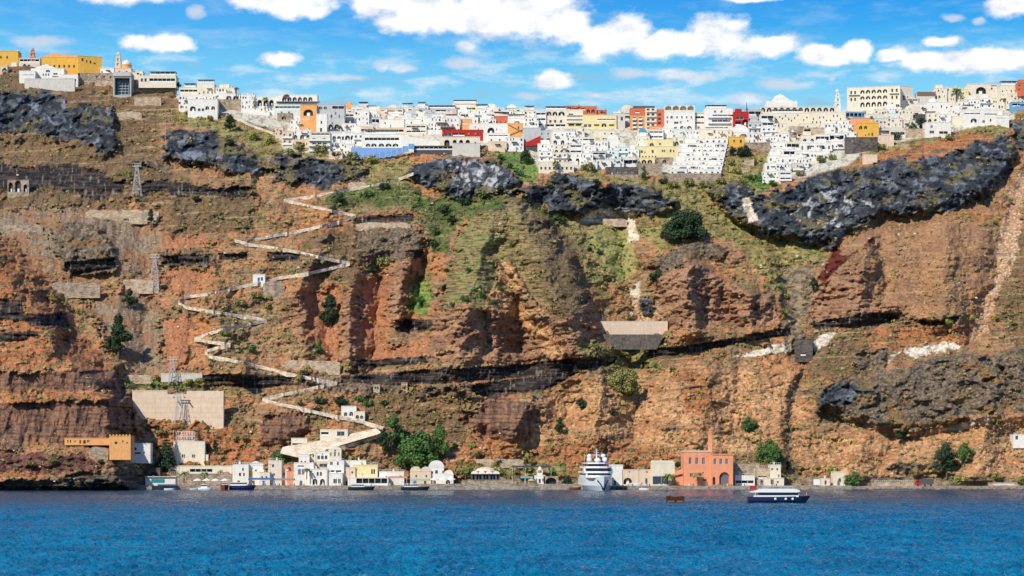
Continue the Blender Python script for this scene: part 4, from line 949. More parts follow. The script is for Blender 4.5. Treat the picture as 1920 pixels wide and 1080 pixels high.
def tree(px, pyb, wpx, hpx, mat, label, kind='round', name='tree', cat='tree', group=None, Y=None, n=1500, off=1.0):
    p, s = ground(px, pyb, Y, off); w, h = wpx * s, hpx * s; R = random.Random(int(px * 3 + pyb)); e = empty(name, p, label=label, cat=cat, group=group)
    if kind == 'round':
        limbs(R, h, w * .5, max(.12, h * .03)).build('trunk', BARK, e); bl = []
        for k in range(26):
            a = R.uniform(0, 6.28); t_ = R.uniform(.22, .93); rr = R.uniform(.05, .46) * w * math.sin(math.pi * min(1, t_ + .12)) ** .6; bl.append((rr * math.cos(a), rr * math.sin(a) * .8, h * t_, R.uniform(.07, .19) * min(w, h)))
        if w > h * 1.15 or mat == 'pine':
            bl = []
            for k in range(44):
                a = R.uniform(0, 6.28); q_ = R.random() ** .5; bl.append((q_ * .42 * w * math.cos(a), q_ * .34 * w * math.sin(a), h * R.uniform(.12 if mat != 'pine' else .3, .9) * (1 - .55 * q_ * q_) , R.uniform(.1, .2) * h))
            n = int(n * 1.5)
        me = leafmesh('crown', bl, int(n * 1.5), min(w, h) * .024 + .07, mat, R)
    elif kind == 'conifer':
        MB().tube((0, 0, -.6), (0, 0, h), h * .022, .03, 6).build('trunk', BARK, e); bl = []
        for k in range(13):
            t = k / 12; rad = w * .5 * (1 - t) ** .9 + .15; z = h * (.14 + .84 * t)
            for j in range(6): a = j * 1.047 + k * .5; bl.append((rad * .6 * math.cos(a), rad * .6 * math.sin(a), z, max(.2, rad * .42)))
        me = leafmesh('crown', bl, n, .16 + h * .008, mat, R, .42)
    elif kind == 'cypress':
        MB().tube((0, 0, -.5), (0, 0, h * .9), .12, .04, 5).build('trunk', BARK, e)
        me = leafmesh('crown', [(0, 0, h * (.12 + .84 * k / 8), w * .5 * math.sin(math.pi * (.2 + .75 * k / 9)) + .08) for k in range(9)], n // 2, .16, mat, R)
    elif kind == 'palm':
        MB().tube((0, 0, -.5), (.15, 0, h * .78), h * .035 + .05, h * .025 + .05, 7).build('trunk', BARK, e); V = []; Q = []
        for k in range(26):
            a = k * 2.4; el = R.uniform(-.2, 1.1); L = w * .55; c = Vector((.15, 0, h * .78)); d = Vector((math.cos(a), math.sin(a), 0)); side = Vector((-d.y, d.x, 0)); pts = []
            for j in range(5): t = j / 4; pts.append(c + d * (L * t * math.cos(el * .6)) + Vector((0, 0, L * (t * math.sin(el) - .75 * t * t))))
            for j in range(4):
                wd = (.16 + .3 * math.sin(math.pi * (j + .5) / 4.4)) * L * .3; i = len(V)
                V += [tuple(pts[j] - side * wd + Vector((0, 0, -wd * .5))), tuple(pts[j]), tuple(pts[j + 1]), tuple(pts[j + 1] - side * wd + Vector((0, 0, -wd * .5))), tuple(pts[j] + side * wd + Vector((0, 0, -wd * .5))), tuple(pts[j + 1] + side * wd + Vector((0, 0, -wd * .5)))]
                Q += [(i, i + 1, i + 2, i + 3), (i + 1, i + 4, i + 5, i + 2)]
        me = bpy.data.meshes.new('crown'); me.from_pydata(V, [], Q); me.materials.append(LEAF[mat])
    place(me, 'crown', e, (0, 0, 0)); return e
def bush(px, pyb, wpx, hpx, mat, label, group=None, Y=None, name='shrub', off=.6):
    p, s = ground(px, pyb, Y, off); o = place(bush_mesh(int(px) % 5, mat), name, None, p, (wpx * s / 1.5, wpx * s / 1.7, hpx * s / 1.05)); o.rotation_euler = (0, 0, px % 6)
    return tag(o, label, 'shrub', group)
# ------------------------------------------------------------------ the cliff-top town
R0 = random.Random(5)
# --- named landmarks first
# far left: yellow cathedral wings, cable car station
e, w, h, s = house('monastery_wing', -60, 34, 96, 122, 'A', [('win', 12 + i * 12, 12, 3, 5, 'D') for i in range(6)], label='amber yellow hillside wing cut off by the picture edge beside two small bell towers', cat='building')
LAND.append(('the two bell towers', 45, 100))
def belltower(px, pyb, wpx, hpx, c, label, tiers=3, name='bell_tower', Y=None):
    p, s = ground(px, pyb, Y, 2); w, h = wpx * s, hpx * s; e = empty(name, p, label=label, cat='bell tower'); z = 0
    for k in range(tiers):
        ww = w * (1 - k * .22); hh = h * (.46, .27, .17, .1)[k] / sum((.46, .27, .17, .1)[:tiers]) * .82; mb = MB(); r = ww * .2
        if k == 0: 
            facade(mb, ww, hh, [(-r, hh * .45, 2 * r, hh * .4, True, .6)]); mb.box(-ww / 2, ww / 2, .61, ww, 0, hh); mb.box(-ww / 2, -ww / 2 + .05, 0, .6, 0, hh); mb.box(ww / 2 - .05, ww / 2, 0, .6, 0, hh); mb.box(-ww / 2, ww / 2, 0, ww, -5, -.01)
        else:
            facade(mb, ww, hh, [(-r, hh * .15, 2 * r, hh * .65, True, ww * .8)]); mb.box(-ww / 2, -r - .01, .02, ww * .8, 0, hh); mb.box(r + .01, ww / 2, .02, ww * .8, 0, hh)
        mb.build('tower_stage', wallmat(c), e, (0, k * w * .11, z)); 
        MB().box(-ww / 2 - .12, ww / 2 + .12, -.12, ww + .1, z + hh, z + hh + .2).build('cornice', wallmat('C'), e, (0, k * w * .11, 0)); z += hh + .2
    dome(e, 0, w * .11 * tiers + w * .15, z, w * .3, wallmat(c), 'cupola', 1.15)
    return e
belltower(33, 118, 9, 25, 'P', 'small cream-capped bell turret nearest the picture edge', 2)
belltower(60, 118, 10, 29, 'T', 'small reddish brown bell tower behind the white sports-hall terrace', 3)
e, w, h, s = house('cathedral_hall', 78, 146, 108, 132, 'A', [('win', 4 + i * 9.2, 5, 3.2, 5.4, 'D') for i in range(7)], dep=14, label='long amber yellow hall with a row of dark windows above the white hotel', cat='building'); 
MB().prism([(-w / 2, h + .28), (w / 2, h + .28), (w / 2 - 1, h + 1.4), (-w / 2 + 7, h + 2.8)][::-1], .3, 13, 0).build('roof', wallmat('O'), e); LAND.append(('the amber yellow hall', 112, 120)); cover.append((78, 108, 146, 132))
e, w, h, s = house('cathedral_annex', 148, 190, 106, 130, 'A', [('win', 6, 14, 3.4, 6, 'D'), ('win', 14, 12, 2.4, 5, 'D'), ('win', 20, 11, 3, 5, 'D'), ('win', 27, 10, 4, 3, 'D')], dep=12, rot=math.radians(18), label='tall plain amber yellow block at the end of the long yellow hall', cat='building')
e, w, h, s = house('hillside_hotel', 58, 120, 129, 150, 'W', [('win', 22, 8, 2.4, 4, 'B'), ('win', 27, 8, 2.4, 4, 'B'), ('win', 32, 8, 2.4, 4, 'B'), ('awin', 28, 15, 8, 4), ('gal', 40, 3, 12, 4), ('win', 42, 10, 8, 3, 'W'), ('win', 8, 8, 3, 3)], dep=10, label='wide white hotel with a stepped gable on the brown slope at the far left', cat='hotel', below=3, dy=-1)
MB().prism([(-w * .42, h + .29), (w * .3, h + .29), (w * .12, h + 1.6), (-w * .02, h + 3.2), (-w * .24, h + 1.8)], .2, 8).build('gable', wallmat('W'), e); LAND.append(('the stepped white hotel', 90, 145))
house('hotel_wing', 36, 66, 133, 152, 'W', [('gal', 8, 9, 20, 3.2)], dep=8, label='white left wing of the stepped hotel with a dark strip window', cat='hotel wing', dy=-2)
house('hotel_wing', 112, 146, 140, 158, 'W', [('gal', 6, 8, 20, 3.2), ('win', 28, 6, 3, 4)], dep=8, label='white right wing of the stepped hotel on the sloping terrace', cat='hotel wing', dy=-2)
house('retaining_wall', 46, 140, 148, 163, 'N', [], dep=3, label='beige terrace base under the stepped white hotel', cat='wall', dy=-3)
cover.append((36, 126, 146, 164))
e, w, h, s = house('terrace_cafe', 35, 75, 109, 127, 'N', [('gal', 2, 10, 36, 6), ('arch', 8, 1, 6, 6), ('arch', 17, 1, 5, 5)], label='beige cafe with a dark shaded terrace just above the stepped white hotel', cat='cafe', dy=4)
belltower(221, 130, 11, 34, 'P', 'pink brown three-tier bell tower beside the orange domed church', 3)
LAND.append(('the orange domed church', 228, 125))
e, w, h, s = house('domed_church', 216, 246, 128, 142, 'P', [('win', 6, 4, 3, 5, 'D'), ('win', 20, 4, 3, 5, 'D')], dep=12, label='small pink church under an orange and cream dome above the cable car station', cat='church')
dr = 9.5 * s; mb = MB().lathe([(dr, 0), (dr, 2.4), (dr * 1.06, 2.5), (dr * 1.06, 2.7)], 0, 0, 16); mb.build('drum', wallmat('O'), e, (1.2, 5, h + .28)); dome(e, 1.2, 5, h + 2.98, dr, wallmat('C'))
p, s = ground(229, 180, None, 3); e = empty('cable_car_station', p, label='concrete cable car top station with a dark open mouth and glazed shaft', cat='cable car station')
W_, H_ = 34 * s, 44 * s; mb = MB(); facade(mb, W_, H_, [(-W_ * .42, H_ * .04, W_ * .84, H_ * .74, False, 6)]); mb.box(-W_ / 2, W_ / 2, 6.01, 10, -4, H_); mb.box(-W_ / 2, -W_ * .42 - .01, .01, 6, -4, H_ - .01); mb.box(W_ * .42 + .01, W_ / 2, .01, 6, -4, H_ - .01); mb.box(-W_ * .42, W_ * .42, .01, 6, H_ * .79, H_)
mb.box(-W_ / 2, W_ / 2, 0, 6, -8, -.02)
mb.build('concrete_frame', plaster('concrete', (190, 188, 182)), e); LAND.append(('the cable car station', 229, 160))
mb = MB(); mb.box(-W_ * .41, W_ * .41, 4, 4.2, 0, H_ * .74); mb.build('glazing', plain('teal_glass', (52, 74, 84), .25), e)
mb = MB()
for k in range(5): mb.box(-W_ * .3, W_ * .3, 3.2, 3.5, H_ * (.1 + k * .12), H_ * (.1 + k * .12) + .25)
for k in range(4): mb.tube((-W_ * .3 + k * W_ * .2, 3.3, 0), (-W_ * .2 + k * W_ * .17, 3.3, H_ * .62), .12)
mb.build('machinery_frame', STEEL, e)
mb = MB(); mb.box(-W_ * .5, W_ * .5, -.6, -.02, H_ * .84, H_ * 1.02); mb.build('parapet', wallmat('G'), e)
house('stone_chapel_wall', 150, 212, 138, 152, 'S', [('win', 30, 6, 3, 4, 'D'), ('win', 44, 6, 3, 4, 'D'), ('win', 56, 5, 3, 4, 'D')], dep=5, label='low brown stone house with three tiny windows between yellow block and cable station', cat='house')
house('retaining_wall', 178, 212, 151, 160, 'L', [], dep=2, label='pale stone terrace wall on the slope just before the cable car station', cat='wall')
house('retaining_wall', 248, 330, 150, 170, 'S', [], dep=3, label='long brown stone terrace wall below the long pergola restaurant', cat='wall', dy=2)
house('ruined_wall', 252, 302, 182, 196, 'L', [], dep=2, label='pale broken stone wall enclosing brown scrub beneath the pergola restaurant', cat='wall')
e, w, h, s = house('pergola_restaurant', 260, 330, 142, 156, 'C', [('gal', 20, 2, 48, 7), ('win', 4, 3, 4, 6, 'D'), ('win', 11, 3, 4, 6, 'D')], dep=10, label='long white restaurant with rooftop frame and dark covered terrace on the skyline', cat='restaurant', dy=-2)
pergola(e, -w * .2, h + .283, w * .68, 6, 2.4); LAND.append(('the long pergola restaurant', 295, 148))
mb = MB(); mb.tube((-w * .5, 2, h), (-w * .3, 2, h + 3.4), .14); mb.tube((-w * .3, 2, h + 3.4), (w * .3, 2, h + 1.6), .14); mb.tube((-w * .5, 6, h), (-w * .3, 6, h + 3.4), .14); mb.tube((-w * .3, 6, h + 3.4), (w * .3, 6, h + 1.6), .14); mb.build('roof_frame', STEEL, e)
p, s = ground(329, 168, None, 3); e = empty('utility_pole', p, label='tall dark utility pole beside the long pergola restaurant', cat='pole'); MB().tube((0, 0, -1), (0, 0, 29 * s), .16, .1).build('pole', WOOD, e); MB().box(-1.4, 1.4, -.07, .07, 26 * s, 26 * s + .16).box(-1, 1, -.07, .07, 23 * s, 23 * s + .16).build('crossarm', WOOD, e)
for r in [(0,22,108,118,'W','w'),(20,36,112,122,'W','p'),(0,14,124,136,'P','a'),(188,214,128,140,'W','w'),(240,258,136,146,'P','w'),(196,216,136,148,'C','p'),(254,268,134,144,'C','w')]: terr(*r)
# left shoulder hotels
e, w, h, s = terr(335, 404, 180, 206, 'W', 'w', 'large white hotel with arched windows at the start of the descending ridge', 'the first white ridge hotel', dep=10, name='ridge_hotel', cat='hotel', below=10)
e, w, h, s = house('ridge_hotel', 352, 408, 186, 214, 'W', [('arch', 4, 6, 11, 9), ('awin', 19, 6, 5, 5, 'B'), ('awin', 26, 6, 5, 5, 'B'), ('arch', 33, 8, 7, 7), ('arch', 44, 8, 7, 7)], dep=6, label='white hotel wing with large arches standing on the olive green ridge', cat='hotel', below=12, dy=-4); cover.append((335, 180, 408, 214))
e, w, h, s = house('ridge_cafe', 337, 371, 164, 180, 'C', [('gal', 0.8, 6, 32, 6)], label='white cafe with a glazed terrace on top of the first white ridge hotel', cat='cafe', dy=2); pergola(e, -w / 2 + 3, h + .283, w * .6, 5)
terr(370, 402, 157, 180, 'C', 't', 'cream upper house with a black roof terrace behind the first white ridge hotel', dy=4); terr(404, 440, 165, 182, 'C', 'w', 'plain cream house left of the small red palm on the ridge', dy=4)
e, w, h, s = house('arched_villa', 402, 455, 176, 188, 'W', [('arch', 22, 1.5, 10, 7), ('arch', 35, 1.5, 10, 7), ('win', 48, 3, 3, 5, 'D'), ('win', 4, 6, 4, 3)], label='white villa with two wide arches over a grey stone wall', cat='villa'); LAND.append(('the two-arched villa', 428, 182))
house('retaining_wall', 406, 455, 187, 203, 'S', [], dep=3, label='grey brown stone terrace wall below the two-arched white villa', cat='wall', dy=-1)
terr(452, 478, 178, 206, 'W', 'w'); e, w, h, s = house('arched_villa', 468, 534, 182, 202, 'W', [('arch', 3, 3, 8, 12), ('arch', 15, 3, 8, 12), ('arch', 26, 3, 8, 12), ('arch', 37, 3, 8, 12), ('arch', 50, 3, 9, 11)], label='white villa with five tall arches behind a cypress and a palm', cat='villa'); LAND.append(('the five-arched villa', 500, 190)); cover.append((468, 182, 534, 202))
e, w, h, s = house('arcade_hotel', 520, 595, 178, 194, 'W', [('arch', 9 + i * 9.8, 4, 7.6, 8) for i in range(6)], label='white skyline hotel with a row of six equal arches', cat='hotel', dy=5); LAND.append(('the six-arched hotel', 557, 186)); 
MB().box(-w / 2 - .5, w / 2 + 2, -3, -.02, .6, .85).build('canopy', SHADE, e)
e, w, h, s = house('shaded_villa', 514, 566, 194, 214, 'V', [('gal', 2, 9, 46, 6), ('win', 12, 2, 4, 3), ('win', 26, 2, 4, 3)], label='pale green white villa with shaded terrace under the six-arched hotel', cat='villa'); cover.append((514, 178, 595, 214))
terr(470, 520, 203, 212, 'W', 'p'); house('stone_cistern', 520, 548, 213, 225, 'S', [('arch', 8, .5, 8, 6)], dep=5, label='small brown stone building with one dark arch in the green scrub', cat='building')
e, w, h, s = house('orange_villa', 563, 594, 197, 244, 'O', [('arch', 6, 27, 18, 12), ('gal', 4, 41, 22, 4)], dep=9, label='tall orange tower house with one big arch high under the eave', cat='house', dy=-2, dep_=0) if False else house('orange_villa', 563, 594, 197, 244, 'O', [('arch', 6, 27, 18, 12)], dep=9, label='tall orange tower house with one big arch near its top', cat='house', dy=-2); LAND.append(('the tall orange tower house', 578, 220)); cover.append((563, 197, 594, 244))
e, w, h, s = house('tall_hotel', 594, 646, 196, 245, 'G', [('win', 26, 24, 3, 6, 'D'), ('win', 34, 30, 3, 5), ('win', 41, 24, 3, 6), ('win', 28, 12, 3, 4), ('arch', 33, 3, 9, 9), ('arch', 22, 3, 8, 9), ('gal', 29, 41, 22, 5, 'G'), ('win', 4, 40, 6, 5), ('win', 13, 40, 6, 5)], label='tall grey white hotel with dark blue glass on its roof corner', cat='hotel'); LAND.append(('the tall grey white hotel', 622, 210)); cover.append((594, 196, 646, 245))
e, w, h, s = house('white_house', 593, 613, 214, 250, 'W', [('win', 8, 18, 3, 5, 'D'), ('door', 7, 3, 4, 7, 'D')], dep=4, label='narrow white house front with one dark window, leaning on the tall grey hotel', cat='house', dy=-5)
terr(646, 664, 199, 214, 'O', 'w', 'small orange brown rooftop house behind the tall grey white hotel', dy=6); terr(664, 682, 203, 212, 'B', 'p', 'tiny blue rooftop house under a dark red canopy', dy=7); terr(672, 690, 199, 208, 'T', 't', 'dark red roof terrace on the skyline above the tiny blue house', dy=9); terr(688, 709, 204, 216, 'V', 'g', 'rooftop bar with a turquoise awning on the skyline', dy=6)
for r in [(646,664,212,232,'W','g'),(664,692,208,237,'W','w'),(692,712,214,232,'W','w'),(640,668,232,250,'W','w'),(668,700,236,252,'W','w'),
  (711,756,204,226,'P','g'),(756,800,205,224,'N','g'),(711,758,224,241,'W','p'),(758,792,224,240,'W','p'),(760,800,234,252,'C','g'),(700,760,240,252,'P','g'),(676,700,238,254,'P','g'),
  (516,531,239,256,'P','w'),(529,549,247,272,'P','b'),(548,584,244,262,'W','a'),(545,580,225,245,'W','w'),(548,584,262,276,'P','w'),
  (784,803,199,222,'C','w'),(895,922,206,226,'W','w'),(920,942,209,228,'C','w'),(940,962,206,226,'W','w'),(960,985,209,226,'C','w'),(983,1006,207,232,'C','w'),(1004,1024,209,240,'W','g'),
  (905,930,224,240,'W','w'),(926,952,218,236,'T','t'),(952,984,222,238,'W','t'),(984,1010,220,246,'W','w'),
  (1048,1078,246,262,'W','w'),(1076,1096,240,258,'C','w'),(1010,1034,245,268,'G','a'),(1034,1062,246,272,'W','a'),(1062,1092,258,274,'W','w'),(1092,1116,258,276,'W','g'),
  (1008,1040,270,286,'W','w'),(1038,1070,272,290,'C','a'),(1068,1092,270,290,'W','g'),(1090,1118,274,290,'W','w'),(1116,1140,264,286,'W','w'),(1138,1160,262,284,'W','v'),
  (1010,1036,284,304,'W','b'),(1036,1064,286,308,'C','b'),(1062,1090,288,306,'W','a'),(1088,1112,288,308,'W','w'),(1110,1136,284,304,'G','g'),(1134,1160,282,300,'V','w'),(1158,1180,276,298,'V','b'),(1178,1198,280,300,'W','w'),
  (1094,1120,304,318,'W','b'),(1118,1146,300,316,'W','w'),(1144,1170,298,314,'V','w'),(1168,1196,296,312,'W','g'),
  (1196,1218,256,276,'W','w'),(1240,1262,240,258,'W','w'),(1260,1290,242,260,'V','w'),(1288,1312,244,262,'W','w'),(1216,1244,244,262,'W','g'),(1262,1290,258,274,'C','a'),(1288,1312,260,276,'W','w'),(1310,1340,242,262,'C','p'),(1338,1372,244,262,'C','w'),
  (1372,1404,248,260,'W','v'),(1403,1428,206,232,'G','g'),(1426,1452,214,240,'W','g'),(1403,1430,230,252,'G','b'),(1428,1456,238,258,'W','b'),(1403,1432,250,268,'W','w'),(1430,1458,256,272,'W','w'),(1452,1476,232,252,'C','w'),(1474,1496,240,262,'C','a'),(1454,1480,250,272,'W','w'),
  (1500,1530,232,246,'C','p'),(1560,1596,226,246,'W','w'),(1540,1566,232,250,'W','w'),
  (1640,1664,206,226,'C','w'),(1660,1690,202,224,'W','w'),(1686,1712,206,228,'C','w'),(1710,1740,196,216,'W','w'),(1640,1668,222,244,'N','w'),(1664,1692,222,246,'C','w'),(1690,1716,226,244,'C','w'),(1646,1700,240,256,'N','p'),(1668,1698,244,258,'C','g'),
  (1738,1760,212,232,'C','a'),(1758,1784,214,234,'W','w'),(1784,1808,206,228,'W','w'),(1796,1816,190,208,'W','w'),(1812,1838,186,206,'W','w'),(1836,1862,184,204,'W','b'),(1806,1828,204,222,'W','t'),(1860,1884,184,204,'C','w'),(1870,1892,170,190,'C','g'),(1888,1912,176,196,'C','w'),(1850,1876,172,188,'W','g'),
  (1752,1776,166,186,'C','w'),(1774,1800,164,190,'C','w'),(1798,1816,168,190,'Y','w'),(1906,1940,172,196,'P','w'),(1938,1980,176,200,'W','w'),(1896,1930,192,202,'B','g'),
  (1700,1722,184,202,'C','g'),(1628,1646,208,226,'W','w')]:
    terr(*r)
# peach gallery & long gallery hotels over the blue fence
e, w, h, s = house('cascade_hotel', 580, 619, 248, 286, 'C', [('gal', 4, 31, 34, 5), ('arch', 4, 22, 9, 5), ('arch', 23, 22, 9, 5), ('arch', 5, 13, 8, 6), ('arch', 15, 13, 8, 6), ('arch', 25, 13, 8, 6), ('arch', 6, 3, 8, 6), ('arch', 17, 3, 8, 6), ('arch', 27, 3, 8, 6)], label='cream four-storey hotel with tiers of shallow arches above the green scrub', cat='hotel', dep=10); LAND.append(('the four-storey arched hotel', 600, 266)); cover.append((580, 248, 619, 286))
for k in range(3): balcony(e, -w / 2 - .2, (2 + 10 * k) * s, w + .4, 1.2)
e, w, h, s = house('arcade_hotel', 619, 670, 247, 270, 'W', [('arch', 4, 8, 7, 7), ('arch', 13, 8, 7, 7), ('win', 22, 8, 4, 6, 'D'), ('arch', 28, 7, 9, 9), ('arch', 38, 8, 8, 8), ('gal', 3, 18, 20, 3), ('gal', 28, 18, 18, 3)], label='white hotel with a middle row of big arches beside the four-storey arched hotel', cat='hotel', dep=8); cover.append((619, 247, 670, 270))
for r in [(619,645,268,286,'W','w'),(644,664,270,290,'W','w'),(662,682,250,274,'W','b')]: terr(*r)
house('stone_base_house', 617, 642, 284, 297, 'P', [('win', 6, 6, 3, 3, 'D')], label='pinkish stone base with a small dark window above the scrub, left of the blue fence', cat='house')
e, w, h, s = house('long_hotel', 678, 752, 252, 276, 'W', [('gal', 6, 11, 64, 7), ('arch', 8, 1, 8, 6), ('arch', 18, 1, 10, 6), ('arch', 32, 1, 10, 6), ('arch', 45, 1, 11, 6), ('arch', 58, 1, 11, 6)], dep=9, label='long white hotel with one glazed gallery over a row of low arches', cat='hotel'); LAND.append(('the long glazed-gallery hotel', 715, 264)); cover.append((678, 252, 752, 276)); pergola(e, -w / 2 + 2, h + .283, w * .8, 4, 2.2)
p, s = ground(752, 280, None, 2.); e = empty('sloping_wall', p, label='smooth white wall sloping down towards the grey terrace beside the blue fence', cat='wall'); MB().prism([(0, -3), (34, -3), (34, 2.2), (26, 4.4), (0, 8.6)], 0, 4).build('wall', wallmat('W'), e); cover.append((748, 254, 850, 282))
# blue fence
p, s = ground(718, 292, None, 5.); e = empty('hoarding_fence', p, label='long light blue wooden fence stepping down the slope below the white hotels', cat='fence'); LAND.append(('the long blue fence', 718, 288))
bf = plaster('blue_boards', (126, 172, 222), .2)
for i in range(11):
    x0_ = -60 + i * 10.8; zt = 16; zb_ = (-10 + i * 1.75 + (0 if i < 8 else (i - 7) * 2.6)); yt_ = 13 - (0 if i < 9 else -1.6)
    MB().box(x0_ * s, (x0_ + 10.6) * s, 0, .25, zb_ * s - 1, (zb_ + 7) * s).build('lower_panel', bf, e)
    MB().box(x0_ * s - .12, x0_ * s + .12, -.2, -.003, zb_ * s - 1, (zb_ + 7.6) * s).build('fence_post', plain('pale_blue', (200, 218, 236), .7), e)
    MB().box(x0_ * s, (x0_ + 10.6) * s, .5, .8, (zb_ + 7.4) * s, 15.4 * s).build('upper_panel', plaster('blue_sheet', (140, 176, 232), .12), e)
# black-roofed grey house, cream tower with red pergola
e, w, h, s = house('grey_hotel', 800, 856, 204, 218, 'G', [('gal', 2, 2, 12, 5), ('gal', 17, 7, 19, 5), ('win', 40, 5, 3, 6)], label='grey hotel under a long black roof canopy on the skyline', cat='hotel', dy=3); pergola(e, -w / 2 + 1, h + .283, w - 2, 6, 1.7, mat=BLACK); LAND.append(('the grey black-canopied hotel', 828, 206)); cover.append((800, 197, 856, 218))
e, w, h, s = house('cream_hotel', 848, 897, 193, 214, 'C', [('gal', 8, 7, 38, 5, 'Y'), ('gal', 6, 15, 36, 3)], label='cream hotel rising highest mid-skyline with a yellow-railed gallery', cat='hotel', dy=4); pergola(e, -w / 2 + 1, h + .283, w * .85, 5, 1.5, mat=plain('red_brown_canopy', (150, 96, 80), .8)); LAND.append(('the highest cream hotel', 872, 200)); cover.append((848, 188, 897, 214))
e, w, h, s = terr(790, 862, 221, 248, 'W', 'w', 'wide plain white house with scattered windows above the red restaurant', 'the wide plain white house', dep=9); MB().box(-w / 2 + 12, w / 2 - 3, -2.5, -.01, 2., 3.2).build('terrace', WOOD, e)
terr(862, 892, 212, 232, 'W', 'g'); terr(890, 914, 214, 232, 'W', 'g'); terr(858, 882, 206, 216, 'W', 'a')
e, w, h, s = house('stair_house', 864, 884, 224, 246, 'O', [('gal', 2, 13, 10, 3)], label='orange stair wing wedged between the wide white houses', cat='house')
e, w, h, s = house('big_white_house', 880, 953, 232, 252, 'W', [('arch', 34, 1, 13, 12, 'W'), ('win', 10, 12, 2, 3), ('win', 16, 8, 2, 3), ('win', 50, 8, 2, 3)], dep=8, label='large plain white house front with a single grey arch', cat='house', dy=-1); LAND.append(('the single-arch white house', 916, 242)); cover.append((880, 232, 953, 252))
e, w, h, s = house('low_white_house', 906, 956, 250, 266, 'W', [('gal', 10, 9, 36, 4), ('win', 14, 1.5, 2.4, 4, 'D'), ('win', 30, 1.5, 2.4, 4, 'D')], label='low white house with dark glazed strip beneath the single-arch white house', cat='house', dy=-1); cover.append((906, 250, 956, 266))
terr(915, 950, 266, 280, 'P', 'p', 'rough pinkish house wall above the bright green slope'); terr(948, 982, 258, 283, 'W', 'w', 'white lower house in front of the orange stair wall')
e, w, h, s = house('red_restaurant', 829, 906, 244, 263, 'R', [('win', 4, 8, 14, 6), ('gal', 20, 8, 22, 5), ('win', 48, 12, 3, 3), ('win', 61, 12, 3, 3), ('win', 62, 4, 6, 5)], dep=9, label='bright red restaurant upper floor with white-framed windows', cat='restaurant'); cover.append((825, 244, 906, 276))
LAND.append(('the bright red restaurant', 865, 256))
e, w, h, s = house('arched_restaurant', 824, 900, 257, 274, 'C', [('arch', 9, 1, 10, 11, 'D'), ('arch', 25, 1, 7, 11, 'D'), ('arch', 37, 1, 7, 11, 'D'), ('arch', 49, 1, 8, 11, 'D'), ('win', 66, 2, 3, 6, 'D')], dep=4, label='cream lower front with four red-doored arches under the red restaurant', cat='restaurant', dy=-5)
house('retaining_wall', 776, 850, 274, 283, 'K', [('gal', 2, 2, 70, 5)], dep=3, label='dark terrace wall with white posts beside the blue fence', cat='wall', dy=-3); house('retaining_wall', 848, 900, 269, 287, 'N', [], dep=4, label='curved beige concrete platform under the four red-doored arches', cat='wall', dy=-4)
# orange stair wall, grey wall with red wedge
e, w, h, s = house('orange_stair_wall', 952, 981, 232, 256, 'O', [('win', 19, 14, 2.4, 5, 'D')], dep=6, label='bare orange wall crossed by two dark diagonal stairs', cat='wall'); LAND.append(('the orange stair wall', 966, 244)); cover.append((952, 232, 981, 256))
mb = MB(); mb.tube((-w / 2 + .3, -.15, h - .6), (w / 2, -.15, h * .3), .22); mb.tube((-w / 2 + .8, -.15, h * .08), (w / 2, -.15, h * .55), .22); mb.build('stair', WOOD, e)
e, w, h, s = house('grey_gable_wall', 980, 1014, 240, 280, 'G', [], dep=6, label='blank grey gable wall with a bright red wedge of roof below it', cat='wall'); LAND.append(('the grey wall with red wedge', 996, 262)); cover.append((980, 240, 1014, 284))
MB().prism([(-w / 2 + .3, h * .12), (w / 2 - .2, h * .18), (w / 2 - .2, h * .62), (-w / 2 + 1.2, h * .28)], -1.4, -.02).build('red_roof', wallmat('R'), e); MB().box(-w / 2, w / 2, -1.2, -.03, -2, h * .11).build('dark_base', wallmat('K'), e)
# cluster beneath the skyline, 1010-1180
e, w, h, s = house('arcade_hotel', 1022, 1063, 206, 240, 'C', [('arch', 3, 23, 9, 8), ('arch', 14, 23, 9, 8), ('arch', 25, 23, 12, 8), ('win', 8, 10, 4, 5, 'D'), ('win', 17, 10, 4, 5, 'D'), ('win', 28, 10, 4, 5, 'D'), ('gal', 1, 1, 16, 6), ('gal', 20, 1, 18, 6)], label='cream hotel with dark roof canopy above three upper arches', cat='hotel', dy=1); pergola(e, -w / 2 + .5, h + .283, w - 1, 6, 1.9, mat=SHADE); LAND.append(('the cream canopy hotel', 1042, 220)); cover.append((1022, 199, 1063, 240))
e, w, h, s = house('cream_block', 1062, 1093, 206, 240, 'C', [('win', 4, 24, 9, 3), ('gal', 4, 2, 11, 6, 'Y'), ('gal', 17, 2, 11, 6, 'Y')], label='plain cream block with long horizontal ledges and yellow rails', cat='building'); cover.append((1062, 202, 1093, 240))
for k in range(3): balcony(e, -w / 2, (10 + k * 7) * s, w, .8, False)
e, w, h, s = house('red_house', 1088, 1119, 200, 214, 'T', [('arch', 12, 2, 6, 7), ('arch', 21, 2, 6, 7), ('gal', 1, 7, 8, 4)], label='bright terracotta skyline house with two small arches', cat='house', dy=3); LAND.append(('the terracotta skyline house', 1104, 206)); terr(1062, 1090, 199, 208, 'T', 'g', 'low terracotta roof gallery on top of the plain cream block', dy=7); terr(1117, 1138, 207, 216, 'T', 'w', 'small faded terracotta rooftop room right of the terracotta skyline house', dy=4)
e, w, h, s = house('yellow_gallery_house', 1092, 1156, 216, 241, 'Y', [('gal', 28, 14, 34, 4), ('win', 3, 3, 6, 5), ('win', 11, 3, 6, 5), ('gal', 22, 3, 10, 5, 'Y'), ('arch', 36, 3, 9, 7), ('gal', 50, 3, 10, 5, 'Y')], label='pale yellow hotel with lime-framed windows left of the grey stair ramp', cat='hotel'); LAND.append(('the lime-windowed hotel', 1124, 228)); cover.append((1092, 212, 1156, 241))
